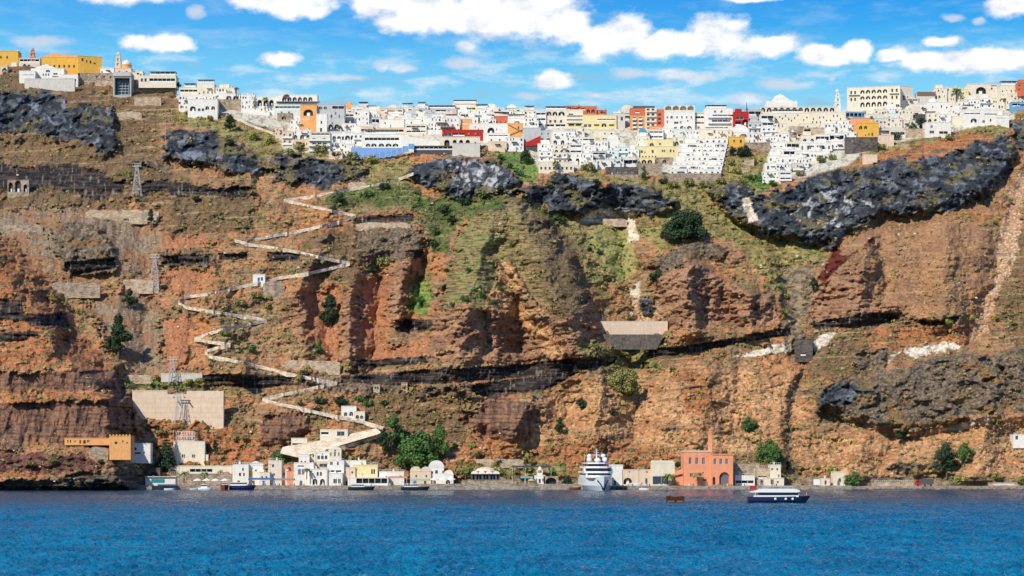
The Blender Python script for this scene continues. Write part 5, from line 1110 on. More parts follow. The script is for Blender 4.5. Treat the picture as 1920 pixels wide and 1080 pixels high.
e, w, h, s = house('stepped_house', 1114, 1153, 244, 265, 'C', [('win', 19, 13, 2.4, 3, 'D'), ('win', 31, 11, 3.4, 5, 'D'), ('gal', 16, 1, 12, 5, 'Y')], label='blocky pale apricot house with an orange base band', cat='house'); MB().box(-w / 2 + .5, -w / 2 + 3, -.3, -.01, 0, 2.4).build('base_panel', wallmat('A'), e); cover.append((1114, 244, 1153, 265))
house('grey_ramp_house', 1150, 1172, 213, 240, 'N', [('win', 14, 14, 4, 7, 'D')], dep=8, label='beige house with a stair ramp above the scrubby rock gap', cat='house'); terr(1166, 1184, 212, 224, 'G', 'w', 'small grey house between the stair ramp and the orange apartment block')
e, w, h, s = house('low_hotel', 1010, 1076, 304, 321, 'C', [('win', 3 + i * 8, 3, 3.6, 5, 'D') for i in range(8)], label='cream ground-floor hotel front with dark doors behind a palm, on the cliff edge', cat='hotel'); LAND.append(('the cliff-edge cream hotel', 1042, 312)); cover.append((1010, 304, 1076, 321))
e, w, h, s = house('stone_villa', 1136, 1195, 314, 327, 'D', [('door', 10, .6, 2.6, 5, 'W'), ('awin', 18, 3, 9, 7, 'W'), ('win', 33, 3, 6, 5, 'W'), ('win', 46, 3, 6, 5, 'W')], label='dark stone villa with a white arched window above the black cliff', cat='villa'); LAND.append(('the dark stone villa', 1166, 320)); MB().box(-w / 2 - .4, w / 2 + .6, -.8, -.02, -4.2, -.2).build('terrace_base', wallmat('S'), e); cover.append((1125, 310, 1195, 327))
# apartment tower
e, w, h, s = house('apartment_block', 1182, 1210, 203, 243, 'T', [('gal', 9, 31, 8, 4)], dep=9, label='tall orange and terracotta apartment block with a cream balcony bay on the skyline', cat='apartment block', dy=0); LAND.append(('the orange apartment block', 1212, 224)); cover.append((1182, 198, 1247, 243))
MB().box(-w / 2 - .01, w / 2, -.35, -.02, 0, 26 * s).build('orange_panel', plaster('ochre_panel', (232, 170, 112)), e)
for k in range(3):
    for j, xx in enumerate((-2.2, 1.6)):
        MB().box(xx - 1.1, xx + 1.1, -.40, -.36, (3 + k * 7.5) * s, (7.6 + k * 7.5) * s).build('window', DARK, e); balcony(e, xx - 1.2, (3 + k * 7.5) * s, 2.4, 1.2)
mb = MB(); x_ = 28 * s; mb.box(w / 2 + .01, w / 2 + 21 * s, -1, 8, -3, 40 * s); mb.build('balcony_bay', wallmat('C'), e)
for k in range(4):
    for j in (5, 14): MB().box(w / 2 + (j - 2.6) * s, w / 2 + (j + 2.6) * s, -1.06, -1.01, (4 + k * 9.6) * s, (10 + k * 9.6) * s).build('window', DARK, e); 
    MB().box(w / 2 + 1.5 * s, w / 2 + 18.5 * s, -2, -1.07, (3.4 + k * 9.6) * s, (3.4 + k * 9.6) * s + .9).build('balcony', wallmat('C'), e)
MB().box(w / 2 + 21 * s + .01, w / 2 + 38 * s, -.4, 9, -3, 38 * s).build('terracotta_wing', wallmat('T'), e)
for k in range(3): MB().box(w / 2 + 24 * s, w / 2 + 29 * s, -.46, -.41, (10 + k * 8) * s, (14.5 + k * 8) * s).build('window', DARK, e)
MB().box(-w / 2 + 2, w / 2 + 6, 1, 7, h + .3, h + 1.6).build('roof_room', wallmat('K'), e)
# chapel with blue arch
e, w, h, s = house('blue_chapel', 1196, 1214, 243, 266, 'W', [('win', 7, 10, 4, 5, 'B')], label='tiny white chapel with a sky blue half-round gable below the orange block', cat='chapel'); MB().prism(arc(-w / 2 + .4, w / 2 - .4, h - 1.6, 2.2, 10)[::-1][::-1], -.4, -.02).build('blue_fanlight', plaster('sky_blue', (84, 164, 204)), e); cover.append((1196, 240, 1214, 266)); LAND.append(('the blue-gabled chapel', 1205, 254))
house('pink_house', 1218, 1240, 237, 252, 'F', [('win', 5, 2, 2.4, 3, 'D')], label='small bright coral pink house right of the blue-gabled chapel', cat='house')
house('blue_terrace', 1208, 1218, 258, 266, 'B', [], dep=4, label='small sky blue wall beside the blue-gabled chapel', cat='wall', dy=-2); terr(1204, 1222, 264, 273, 'T', 'p', 'small brick red annex below the blue-gabled chapel', dy=-2)
e, w, h, s = house('arcade_hotel', 1246, 1303, 210, 246, 'W', [('win', 4 + i * 9, 24, 3.2, 4) for i in range(6)] + [('win', 4, 15, 3, 5), ('win', 18, 14, 8, 4), ('win', 29, 15, 3, 4), ('win', 42, 18, 3, 3), ('arch', 29, 2, 9, 8), ('arch', 42, 2, 9, 8), ('win', 18, 3, 5, 5), ('awin', 11, 24, 4, 5)], label='large white hotel with four segmental roof arches beside the orange apartment block', cat='hotel'); LAND.append(('the roof-arcade hotel', 1274, 220)); cover.append((1246, 197, 1303, 246))
mb = MB(); facade(mb, w, 11.5 * s, [(-w / 2 + (1 + 14 * i) * s, .9, 12 * s, 8.4 * s, True, 2.5) for i in range(4)], 0); mb.box(-w / 2, w / 2, 2.6, 8, 0, 11.5 * s - .2); mb.build('roof_arcade', wallmat('C'), e, (0, 0, h + .29))
e, w, h, s = house('cream_hotel', 1302, 1334, 212, 244, 'C', [('gal', 2, 20, 28, 6), ('gal', 2, 10, 22, 5), ('win', 6, 2, 4, 5), ('gal', 1, 28, 20, 3)], label='cream hotel with open galleries between two white hotels on the skyline', cat='hotel'); cover.append((1302, 205, 1334, 244))
e, w, h, s = house('white_tower_hotel', 1321, 1374, 203, 244, 'W', [('gal', 15, 24, 38, 5), ('gal', 14, 13, 30, 6), ('gal', 2, 1.5, 42, 4), ('win', 18, 33, 4, 4), ('win', 30, 33, 4, 4), ('awin', 44, 12, 5, 7)], label='tall white hotel with a shaded roof frame left of the deep red house', cat='hotel', dy=-2); pergola(e, -w / 2 + 1, h + .283, w * .72, 6, 1.6, mat=plain('red_brown_canopy', (150, 96, 80), .8)); LAND.append(('the shaded-roof tall hotel', 1347, 220)); cover.append((1321, 195, 1374, 244))
for z_ in (12.5, 23.5): balcony(e, -w / 2 + 2, z_ * s, w * .8, 1.2)
e, w, h, s = house('deep_red_house', 1376, 1404, 210, 250, 'R', [('win', 4, 26, 14, 5), ('arch', 16, 15, 11, 11, 'W'), ('gal', 3, 15, 10, 7), ('gal', 2, 6, 23, 7)], label='deep red narrow tower house on the skyline', cat='house'); MB().box(-w / 2 + 1.2, -w / 2 + 5, 1, 6, h + .3, h + 2.2).build('roof_room', wallmat('R'), e); LAND.append(('the deep red tower house', 1390, 228)); cover.append((1376, 203, 1404, 250))
e, w, h, s = house('amber_house', 1368, 1397, 257, 272, 'A', [('win', 7, 5, 3, 5, 'D'), ('win', 19, 4, 4, 6, 'D')], label='bright amber house over two round dark green trees', cat='house'); LAND.append(('the bright amber house', 1383, 264)); cover.append((1368, 256, 1397, 272))
house('retaining_wall', 1397, 1444, 268, 282, 'S', [], dep=4, label='brown stone terrace wall right of the bright amber house', cat='wall'); house('garden_wall', 1396, 1414, 300, 307, 'L', [], dep=2, label='small pale framed garden wall on the scrub below the amber house', cat='wall'); house('garden_wall', 1388, 1406, 314, 320, 'L', [], dep=2, label='lowest small framed garden wall above the bright green patch', cat='wall')
e, w, h, s = house('peach_villa', 1206, 1262, 262, 277, 'Y', [('win', 30, 5, 3, 4, 'D'), ('arch', 12, 2, 8, 7)], label='flat peach yellow villa with one dark arch above the yellow arcade hotel', cat='villa'); cover.append((1206, 262, 1262, 277))
e, w, h, s = house('yellow_hotel', 1195, 1272, 275, 300, 'Y', [('win', 7, 13, 3.4, 5, 'D'), ('win', 13, 13, 2.4, 3, 'D'), ('win', 27, 13, 3.4, 6, 'D'), ('win', 46, 15, 3, 4, 'D'), ('win', 50, 15, 2.4, 4, 'D'), ('win', 61, 15, 3, 5, 'D'), ('win', 67, 15, 2.4, 4, 'D')] + [('win', 3 + i * 6, 5, 2.6, 3, 'D') for i in range(6)], label='broad pale yellow hotel with rows of small dark windows', cat='hotel'); LAND.append(('the broad yellow hotel', 1232, 288)); cover.append((1195, 275, 1272, 300))
e, w, h, s = house('yellow_arcade', 1199, 1228, 296, 308, 'Y', [('arch', 4, .5, 9, 8), ('arch', 15, .5, 9, 8)], label='pale yellow lower terrace with two blind arches over the stone wall', cat='terrace', dy=-2)
house('retaining_wall', 1196, 1242, 307, 326, 'S', [], dep=4, label='tall brown stone wall under the two blind yellow arches', cat='wall'); house('retaining_wall', 1228, 1262, 296, 306, 'S', [('arch', 14, .5, 7, 6)], dep=4, label='short brown stone wall with a dark arch right of the yellow arcade', cat='wall')
# terraced white hotel spilling down
n_ = 0
for k in range(8):
    xa = 1256 + k * 3.2; xb = 1352 + k * 1.8; yb_ = 329 - k * 8.2
    m_ = 3 if k < 4 else 2; seg = (xb - xa) / m_
    for j in range(m_):
        e, w, h, s = terr(xa + j * seg, xa + (j + 1) * seg, yb_ - 10.5 - (j % 2) * 1.4, yb_, 'W', ('b', 'w', 'a', 'w', 'b')[(j * 2 + k) % 5], dep=7)
        balcony(e, -w / 2 + .2, .25, w - .4, 1.5)
LAND.append(('the terraced white complex', 1305, 300)); house('retaining_wall', 1252, 1352, 326, 337, 'S', [], dep=3, label='long grey stone foundation wall under the terraced white complex', cat='wall', dy=-2)
# cathedral with white dome, arcade, campanile
p, s = ground(1466, 209, None, -6); e = empty('domed_cathedral', p, label='great white cathedral with a broad dome on the skyline', cat='cathedral'); LAND.append(('the white domed cathedral', 1466, 190))
mb = MB(); mb.box(-29 * s, 29 * s, 0, 16, -3, 17 * s); facade(mb, 26 * s, 26 * s, [(-3, 10 * s, 6, 10 * s, True, .5)], 0, None, 0) if False else None; mb.build('wall', wallmat('W'), e)
MB().prism([(-21 * s, 17 * s + .01), (21 * s, 17 * s + .01), (17 * s, 22 * s)] + arc(-14 * s, 14 * s, 22 * s, 6 * s, 10) + [(-17 * s, 22 * s)], 1, 14).build('gable', wallmat('W'), e)
dome(e, 0, 8, 22 * s, 14.5 * s, wallmat('W'), 'dome', .95)
for xx in (-26, -19, 19, 26): MB().box(xx * s - .9, xx * s + .9, .3, 2, 17 * s + .01, 20 * s).build('turret', wallmat('W'), e)
MB().prism(arc(-4 * s, 4 * s, 6 * s, 5 * s, 8) + [(-4 * s, 3 * s), (4 * s, 3 * s)], -.2, -.02).build('window', wallmat('G'), e)
e, w, h, s = house('arcade', 1424, 1568, 201, 212, 'C', [('arch', 2 + i * 11.8, 2, 9, 8.2) for i in range(12)], dep=6, label='long arcade of twelve dark arches in front of the domed cathedral', cat='arcade', dy=-5); LAND.append(('the long cathedral arcade', 1496, 206)); cover.append((1424, 200, 1568, 212))
e, w, h, s = house('long_wall_house', 1440, 1520, 212, 234, 'C', [('win', 4 + (i * 17) % 74, 6 + (i * 7) % 11, 2.2, 3.4, 'D') for i in range(12)], dep=8, label='long cream building with scattered tiny windows left part below the arcade', cat='building', dy=-2); cover.append((1440, 212, 1520, 234)); pergola(e, -w / 2 + 3, h + .283, w * .7, 4, 1.8)
e, w, h, s = house('long_wall_house', 1520, 1586, 210, 238, 'C', [('win', 3 + (i * 13) % 58, 7 + (i * 9) % 15, 2.2, 3.6, 'D') for i in range(11)], dep=8, label='tall cream building with tiny windows between the arcade and the blue glass pavilion', cat='building', dy=-2); cover.append((1520, 210, 1586, 238))
belltower(1571, 209, 12, 44, 'W', 'slender white bell tower right of the domed cathedral', 4, 'campanile'); LAND.append(('the slender white bell tower', 1571, 185))
house('rock_house', 1480, 1508, 238, 262, 'S', [('win', 4, 12, 4, 7, 'D'), ('gal', 14, 4, 10, 6)], dep=6, label='ruined stone house front in the bare rocks below the cathedral', cat='ruin'); house('rock_house', 1506, 1546, 240, 262, 'L', [('gal', 2, 12, 12, 8), ('win', 24, 4, 3, 4, 'D')], dep=6, label='pale stone cave house with columns in the bare rocks below the cathedral', cat='house')
e, w, h, s = house('glass_pavilion', 1576, 1626, 210, 222, 'B', [('gal', 2, 3, 46, 7, 'G')], label='low pavilion with light blue glass walls and a white roof', cat='pavilion'); LAND.append(('the blue glass pavilion', 1601, 216)); cover.append((1576, 208, 1626, 222))
terr(1564, 1598, 220, 236, 'W', 'w'); terr(1576, 1600, 234, 250, 'W', 'w')
e, w, h, s = house('orange_house', 1596, 1632, 222, 248, 'F', [], dep=7, label='plain salmon orange house behind the rounded amber house', cat='house'); cover.append((1596, 222, 1632, 248))
e, w, h, s = house('rounded_amber_house', 1608, 1648, 231, 259, 'A', [('arch', 3, 16, 6, 7), ('arch', 12, 17, 6, 6), ('win', 20, 5, 2.6, 4, 'D'), ('win', 26, 4, 3, 6, 'D'), ('win', 14, 4, 2.4, 3, 'D')], dep=8, label='rounded amber yellow house with two upper arches over a stone wall', cat='house', dy=-2); LAND.append(('the rounded amber house', 1628, 246)); MB().prism(arc(-w * .45, w * .45, h + .285, 1.3, 8), .2, 7).build('vaulted_roof', wallmat('A'), e); cover.append((1606, 228, 1648, 259))
house('retaining_wall', 1586, 1646, 258, 284, 'D', [('win', 10, 18, 3, 5, 'W')], dep=5, label='rough grey brown stone bastion below the rounded amber house', cat='wall'); house('retaining_wall', 1646, 1676, 254, 272, 'P', [], dep=4, label='smooth peach terrace wall right of the rounded amber house', cat='wall'); house('concrete_block', 1619, 1645, 290, 304, 'P', [], dep=4, label='plain pale concrete block alone at the top of the big black cliff', cat='building')
# cascade of terraces on the right shoulder
casc = [(1430,1462,322,338,'W','w'),(1462,1484,322,340,'W','g'),(1434,1458,306,322,'W','b'),(1456,1482,308,324,'W','w'),(1440,1464,292,307,'W','b'),(1462,1488,294,309,'W','b'),(1486,1516,298,314,'W','w'),(1446,1470,278,293,'W','b'),
 (1468,1494,280,295,'W','g'),(1492,1520,283,299,'W','b'),(1518,1546,284,298,'W','w'),(1450,1476,266,280,'W','w'),(1474,1502,266,281,'C','g'),(1500,1530,268,285,'W','b'),(1528,1560,268,284,'W','b'),(1558,1590,266,280,'W','w'),
 (1502,1530,254,269,'C','a'),(1528,1556,252,269,'W','g'),(1554,1584,250,267,'W','g'),(1582,1606,248,264,'W','w'),(1486,1506,306,320,'N','p')]
for r in casc: e, w, h, s = terr(*r, dep=7); balcony(e, -w / 2, .25, w, 1.3)
LAND.append(('the cascading white terraces', 1500, 290))
# museum with three tiers of arches
ops = []
for t_, (z_, k_) in enumerate(((33, 7), (22, 6.5), (8, 9))):
    for i in range(5): ops.append(('arch', 24 + i * 10.2, z_, 7.6, k_))
for z_ in (33, 20): ops += [('win', 6, z_, 3.2, 6, 'D'), ('win', 13, z_, 3.2, 6, 'D'), ('win', 80, z_ + 1, 3.2, 6, 'D'), ('win', 88, z_ + 1, 3.2, 6, 'D')]
ops += [('win', 80, 9, 3, 5, 'D'), ('awin', 87, 6, 8, 5)]
e, w, h, s = house('arched_palace', 1590, 1686, 163, 208, 'C', ops, dep=15, rot=math.radians(-12), label='large cream skyline palace with three tiers of five arches', cat='building', dy=2); LAND.append(('the three-tier arched palace', 1640, 185)); cover.append((1590, 160, 1712, 208))
MB().box(-w / 2 + 1, -w / 2 + 8, -1.1, -.01, 31 * s, 31 * s + .3).build('balcony', wallmat('C'), e); MB().box(w / 2 - 7, w / 2 - 1, -1.1, -.01, 31 * s, 31 * s + .3).build('balcony', wallmat('C'), e)
e, w, h, s = house('palace_wing', 1684, 1712, 162, 196, 'C', [('arch', 8, 8, 5, 9), ('win', 17, 10, 3, 6, 'D')], dep=9, rot=math.radians(20), label='cream side wing closing the three-tier arched palace', cat='building', dy=1)
e, w, h, s = house('brown_roof_hall', 1720, 1753, 173, 193, 'N', [], dep=9, label='flat beige hall with a brown upper band on the skyline', cat='building'); MB().box(-w / 2 - .1, w / 2 + .1, -.2, -.02, h - 2.4, h + .28).build('fascia', plain('brown_fascia', (128, 100, 78), .9), e); LAND.append(('the brown-banded hall', 1736, 182)); cover.append((1720, 173, 1753, 193))
e, w, h, s = house('domed_chapel', 1738, 1782, 192, 216, 'W', [('win', 10, 14, 2, 3, 'D'), ('win', 26, 14, 2.4, 5, 'D'), ('win', 36, 13, 2.4, 3, 'D')], dep=9, label='white church with a small white dome among the cream houses', cat='church'); dome(e, -w * .18, 4.5, h + .28, 9 * s, wallmat('W')); LAND.append(('the small-domed church', 1760, 200)); cover.append((1738, 182, 1782, 216))
e, w, h, s = house('great_arch_house', 1814, 1872, 158, 184, 'C', [('arch', 16, 8, 19, 13), ('win', 44, 16, 3, 4, 'D'), ('gal', 44, 20, 12, 4)], dep=10, label='tall cream house with a single great round arch on the skyline', cat='house', dy=2); LAND.append(('the great-arch house', 1842, 170)); cover.append((1814, 157, 1872, 184))
terr(1908, 1930, 156, 172, 'T', 'w', 'red brown roofed house at the picture edge on the far skyline'); terr(1876, 1908, 160, 176, 'C', 't', 'cream house with a dark roof terrace near the cypresses on the skyline')
e, w, h, s = house('grey_shed', 1716, 1740, 215, 229, 'K', [], dep=5, label='dark grey flat shed above a round dark tree', cat='shed'); cover.append((1716, 215, 1740, 242))
e, w, h, s = house('cliff_house', 1735, 1783, 230, 254, 'W', [('win', 10, 14, 4, 5), ('gal', 26, 3, 16, 5, 'G'), ('win', 8, 4, 9, 5)], dep=8, label='white cube house with a blue-grey glazed base on the brown cliff rim', cat='house'); LAND.append(('the cliff-rim cube house', 1758, 242)); cover.append((1735, 230, 1783, 254)); house('retaining_wall', 1696, 1737, 242, 256, 'L', [], dep=3, label='pale sloping garden wall left of the cliff-rim cube house', cat='wall')
e, w, h, s = house('promontory_hotel', 1806, 1880, 206, 232, 'W', [('gal', 2, 16, 30, 4), ('gal', 40, 15, 24, 4), ('arch', 14, 2, 12, 8), ('awin', 36, 2, 5, 5), ('win', 50, 4, 3, 5, 'D'), ('win', 60, 4, 3, 5)], dep=10, label='broad white hotel with wing terraces on the last promontory', cat='hotel', dy=-2); LAND.append(('the promontory hotel', 1843, 218)); cover.append((1784, 206, 1892, 232)); MB().prism([(-w / 2, h + .29), (w / 2, h + .29), (w * .1, h + 1.6)], 0, 8).build('low_roof', wallmat('W'), e)
house('promontory_terrace', 1866, 1892, 216, 232, 'W', [('gal', 2, 8, 18, 3)], dep=7, label='white stepped end terrace of the promontory hotel', cat='terrace', dy=-3)
house('terrace_wall', 1784, 1810, 218, 232, 'C', [], dep=5, label='plain cream wall between the small-domed church and the promontory hotel', cat='wall')
# --- fill the remaining gaps of the town with plain terrace houses
def in_poly(P, x, y):
    c = False
    for i in range(len(P)):
        ax, ay = P[i]; bx, by = P[(i + 1) % len(P)]
        if (ay > y) != (by > y) and x < (bx - ax) * (y - ay) / (by - ay) + ax: c = not c
    return c
FILL = [(610, 205), (900, 206), (1160, 212), (1240, 205), (1410, 206), (1500, 212), (1700, 196), (1890, 180), (1895, 222), (1770, 235), (1640, 252), (1560, 288), (1500, 315), (1440, 330), (1440, 272), (1370, 255), (1350, 300), (1200, 300), (1100, 314), (1012, 312), (1005, 285), (905, 272), (780, 275), (640, 290), (560, 262)]
gaps = 0
for yb_ in range(214, 330, 7):
    x_ = 520
    while x_ < 1900:
        wq = R0.randint(15, 25); hq = R0.randint(9, 15); cx_, cy_ = x_ + wq / 2, yb_ - hq / 2
        step = 4
        if in_poly(FILL, cx_, cy_):
            if not (1156 < cx_ < 1188 and cy_ > 238) and not (1480 < cx_ < 1548 and 236 < cy_ < 266):
                ov = 0.
                for (a, b, c_, d) in cover:
                    ox = min(c_, x_ + wq) - max(a, x_); oy = min(d, yb_) - max(b, yb_ - hq)
                    if ox > 0 and oy > 0: ov += ox * oy
                if ov < wq * hq * .32 and len(TOWN) < 262:
                    terr(x_, x_ + wq, yb_ - hq, yb_, R0.choice('WWWWCCVGP'), R0.choice('wwwabgvtp')); gaps += 1; step = wq * .8
        x_ += step
print('houses to label', len(TOWN), 'gap fillers', gaps)
# every unlabelled house gets a description that singles it out
from collections import defaultdict
ORD = ['nearest', 'second', 'third', 'fourth', 'fifth', 'sixth', 'seventh', 'eighth', 'ninth', 'tenth', 'eleventh', 'twelfth']
grp = defaultdict(list)
for e, cw, ph, cx_, cy_ in TOWN:
    L = min(LAND, key=lambda l: (l[1] - cx_) ** 2 + ((l[2] - cy_) * 1.8) ** 2); dx, dy_ = cx_ - L[1], cy_ - L[2]
    if abs(dx) > abs(dy_) * 1.3: d_ = 'right of' if dx > 0 else 'left of'
    else: d_ = 'below' if dy_ > 0 else 'above'
    grp[(cw, ph, d_, L[0])].append((math.hypot(dx, dy_ * 1.8), e))
for (cw, ph, d_, l_), v in grp.items():
    v.sort(key=lambda t: t[0])
    for i, (_, e) in enumerate(v):
        t_ = '%s house %s, %s%s %s' % (cw, ph, (ORD[i] + ' one ') if len(v) > 1 else '', d_, l_)
        for a_, b_ in ((' deep arched', ' arched'), (' one ', ' '), (' house ', ' house '), (' small ', ' '), ('the long ', 'the ')):
            if len(t_.split()) > 15: t_ = t_.replace(a_, b_)
        e['label'] = t_
# ------------------------------------------------------------------ walls, path and cable car on the slope
def slab_wall(name, x0, x1, yt, yb, c, label, cat='retaining wall', notch=None, dy=0., dep=3):
    yt = yt + ((yb - yt) * .22 if c in 'SL' else 0)
    ds = [dist(x0 + (x1 - x0) * k / 6, yb - 1) for k in range(7)]; Y = sum(ds) / 7 - 1.2 + dy; s = Y / F; R = random.Random(int(x0 + yt))
    e = empty(name, (((x0 + x1) / 2 - CX) * s, Y, EYE + (HY - yb) * s), label=label, cat=cat); w, h = (x1 - x0) * s, (yb - yt) * s
    if notch:
        a, b, d = [v * s for v in notch]; P = [(-w / 2, -5), (w / 2, -5), (w / 2, h), (-w / 2 + b, h), (-w / 2 + b, h - d), (-w / 2 + a, h - d), (-w / 2 + a, h), (-w / 2, h)]
    elif c in 'SL': n = max(4, int(w / 3.5)); P = [(-w / 2 + .8, -2.5), (w / 2 - .8, -2.5)] + [(w / 2 - w * k / n - (.6 if k == 0 else 0) + (.6 if k == n else 0), h + R.uniform(-.14, .06) * h - (.25 * h if k in (0, n) else 0)) for k in range(n + 1)]
    else: P = [(-w / 2 + (2.5 if c == 'D' else 0), -.6), (w / 2 - (4 if c == 'D' else 0), -.6), (w / 2, h), (-w / 2, h)]
    MB().prism(P, 0, dep).build('wall_face', wallmat(c) if name != 'dam_wall' else plaster('streaked_masonry', (112, 102, 94), .9, .8, .86, .5), e)
    if c not in 'SLD': MB().box(-w / 2 - .1, (w / 2 if not notch else -w / 2 + notch[0] * s), -.15, dep, h + .003, h + .3).build('coping', wallmat('C'), e)
    if notch or w > 30 and c in 'PC':
        mb = MB()
        for k in range(1, 6): mb.box(-w / 2 + .05, w / 2 - .05, -.06, -.004, h * k / 6 - .05 - (1.0 if notch else 0), h * k / 6 + .05 - (1.0 if notch else 0))
        for k in range(1, 4): mb.box(-w / 2 + w * k / 4 - .05, -w / 2 + w * k / 4 + .05, -.1, -.064, -2, h * (.9 if not notch else .84))
        mb.build('joint', wallmat('N'), e)
    return e
slab_wall('retaining_wall', 248, 419, 733, 788, 'P', 'great pale concrete retaining wall with a notch in front of the lower pylon', notch=(66, 102, 6))
slab_wall('retaining_wall', 225, 300, 701, 711, 'L', 'low pale wall at the foot of the grey gravel chute'); slab_wall('retaining_wall', 302, 379, 701, 714, 'N', 'low beige wall behind the pylon above the great concrete wall')
slab_wall('retaining_wall', 1109, 1252, 603, 628, 'P', 'smooth pale upper dam wall across the central ravine'); slab_wall('dam_wall', 1112, 1246, 627, 653, 'D', 'streaked dark masonry dam below the smooth pale wall in the central ravine', dy=-2)
slab_wall('retaining_wall', 157, 300, 388, 412, 'L', 'long pale stone terrace wall high above the boulder slope'); slab_wall('retaining_wall', 92, 190, 524, 550, 'S', 'grey dry-stone wall across the foot of the rock outcrop'); slab_wall('retaining_wall', 205, 300, 519, 542, 'L', 'pale dry-stone wall behind the middle cable car pylon')
slab_wall('retaining_wall', -30, 82, 418, 434, 'S', 'beige concrete avalanche wall touching the picture edge high on the scree'); slab_wall('retaining_wall', 528, 640, 670, 694, 'L', 'pale rubble wall beside the lower hairpin of the path'); slab_wall('retaining_wall', 491, 536, 520, 552, 'S', 'grey stone wall holding the path just right of the white hut')
slab_wall('retaining_wall', 1088, 1178, 408, 417, 'L', 'low pinkish wall beneath the pale landslip patch'); slab_wall('retaining_wall', 822, 984, 859, 868, 'L', 'long low stone wall above the shore bushes'); slab_wall('retaining_wall', 666, 772, 414, 428, 'L', 'pale ledge wall on the rock step left of the green hill')
slab_wall('retaining_wall', 205, 268, 207, 218, 'L', 'short pale wall with holes below the cable car station'); slab_wall('ruined_wall', 650, 690, 338, 352, 'L', 'broken pinkish ruin walls beside the path under the town')
# cave arches at far left
e, w, h, s = house('cave_chapel', 14, 54, 338, 362, 'S', [('arch', 2, 2, 8, 18), ('arch', 14, 2, 11, 22), ('arch', 30, 2, 7, 14)], dep=4, label='three pale arches of a rock-cut chapel beneath the dark ledge', cat='chapel ruin')
e, w, h, s = house('white_hut', 474, 497, 515, 529, 'W', [('door', 9, .5, 4, 8, 'B'), ('win', 15, 3, 4, 6, 'B')], dep=5, label='tiny white hut with blue doors beside the zigzag path', cat='hut')
e, w, h, s = house('hillside_shrine', 640, 668, 762, 782, 'W', [('arch', 5, 2, 6, 7), ('arch', 15, 2, 7, 8)], dep=6, label='small ruined white house beside the path above the green trees', cat='house'); house('shrine_annex', 664, 684, 772, 786, 'C', [('arch', 3, 1, 6, 7), ('arch', 11, 1, 6, 6)], dep=5, label='low cream arched annex right of the small ruined white house', cat='house')
house('stone_shed', 1493, 1524, 636, 668, 'D', [('gal', 8, 1, 10, 5)], dep=6, label='square dark masonry block bridging the pale rock band', cat='building')
for (a, b, c_, d, l_) in [(700, 712, 722, 730, 'tiny cave house front with dark doors under the long black ledge, first of two'), (752, 764, 718, 728, 'tiny cave house front under the long black ledge nearer the green trees')]: house('cave_house', a, b, c_, d, 'L', [('arch', 2, .5, 4, 5), ('arch', 7, .5, 3, 5)], dep=4, label=l_, cat='cave house')
PATHS = [[(404,208),(440,222),(480,238),(520,252)],
 [(782,322),(740,338),(700,347),(640,358),(580,368),(532,375),(560,381),(600,390),(640,398),(668,404),(640,415),(600,424),(560,433),(520,440),(474,449)],
 [(440,450),(470,458),(500,462),(560,472),(600,482),(640,490),(656,492),(630,500),(600,507),(560,515),(520,521),(490,530),(455,536),(420,546),(380,552),(345,556),(334,567),(350,576),(400,584),(440,590),(475,595),(500,600),(470,606),(430,614),(400,622),(364,634),(392,640),(432,645),(410,651),(384,658),(392,668),(420,672),(460,680),(500,690),(540,700),(590,710),(632,718),(600,724),(560,733),(520,741),(492,748),(520,756),(560,764),(600,774),(640,782),(680,790),(720,802),(712,815),(690,824),(640,838),(600,846),(560,852),(520,856)]]
for line in PATHS:
    pts = []
    for (ax, ay), (bx, by) in zip(line, line[1:]):
        n = max(2, int(math.hypot(bx - ax, by - ay) / 3.5))
        for k in range(n): t = k / n; pts.append((ax + (bx - ax) * t, ay + (by - ay) * t))
    pts.append(line[-1]); Yd = np.array([dist(x, y) for x, y in pts]); k = 5; Yp = np.pad(Yd, k, mode='edge'); Ys_ = np.convolve(Yp, np.ones(2 * k + 1) / (2 * k + 1), 'valid'); Ys_ = np.minimum(Ys_, Yd + .5) - 2.2
    V = []; Q = []
    for (x, y), Y in zip(pts, Ys_):
        p = world(x, y, Y); hh = .45 + .7 * max(0, math.sin(x * .09 + y * .05)) ** 2
        V += [(p.x, p.y, p.z - .75 - hh), (p.x, p.y, p.z + .55), (p.x, p.y + .45, p.z + .55), (p.x, p.y + .45, p.z - .35), (p.x, p.y + 3.8, p.z - .2)]
    for i in range(len(pts) - 1):
        a = i * 5; b = a + 5
        for j in range(4): Q.append((a + j, b + j, b + j + 1, a + j + 1))
    me = bpy.data.meshes.new('stepped_path'); me.from_pydata(V, [], Q); me.materials.append(masonry('path_stone', (166, 144, 120), (232, 216, 192), .9)); o = bpy.data.objects.new('stepped_path', me); link(o); tag(o, 'zigzag stepped donkey path with pale parapet walls', None, None, 'structure')
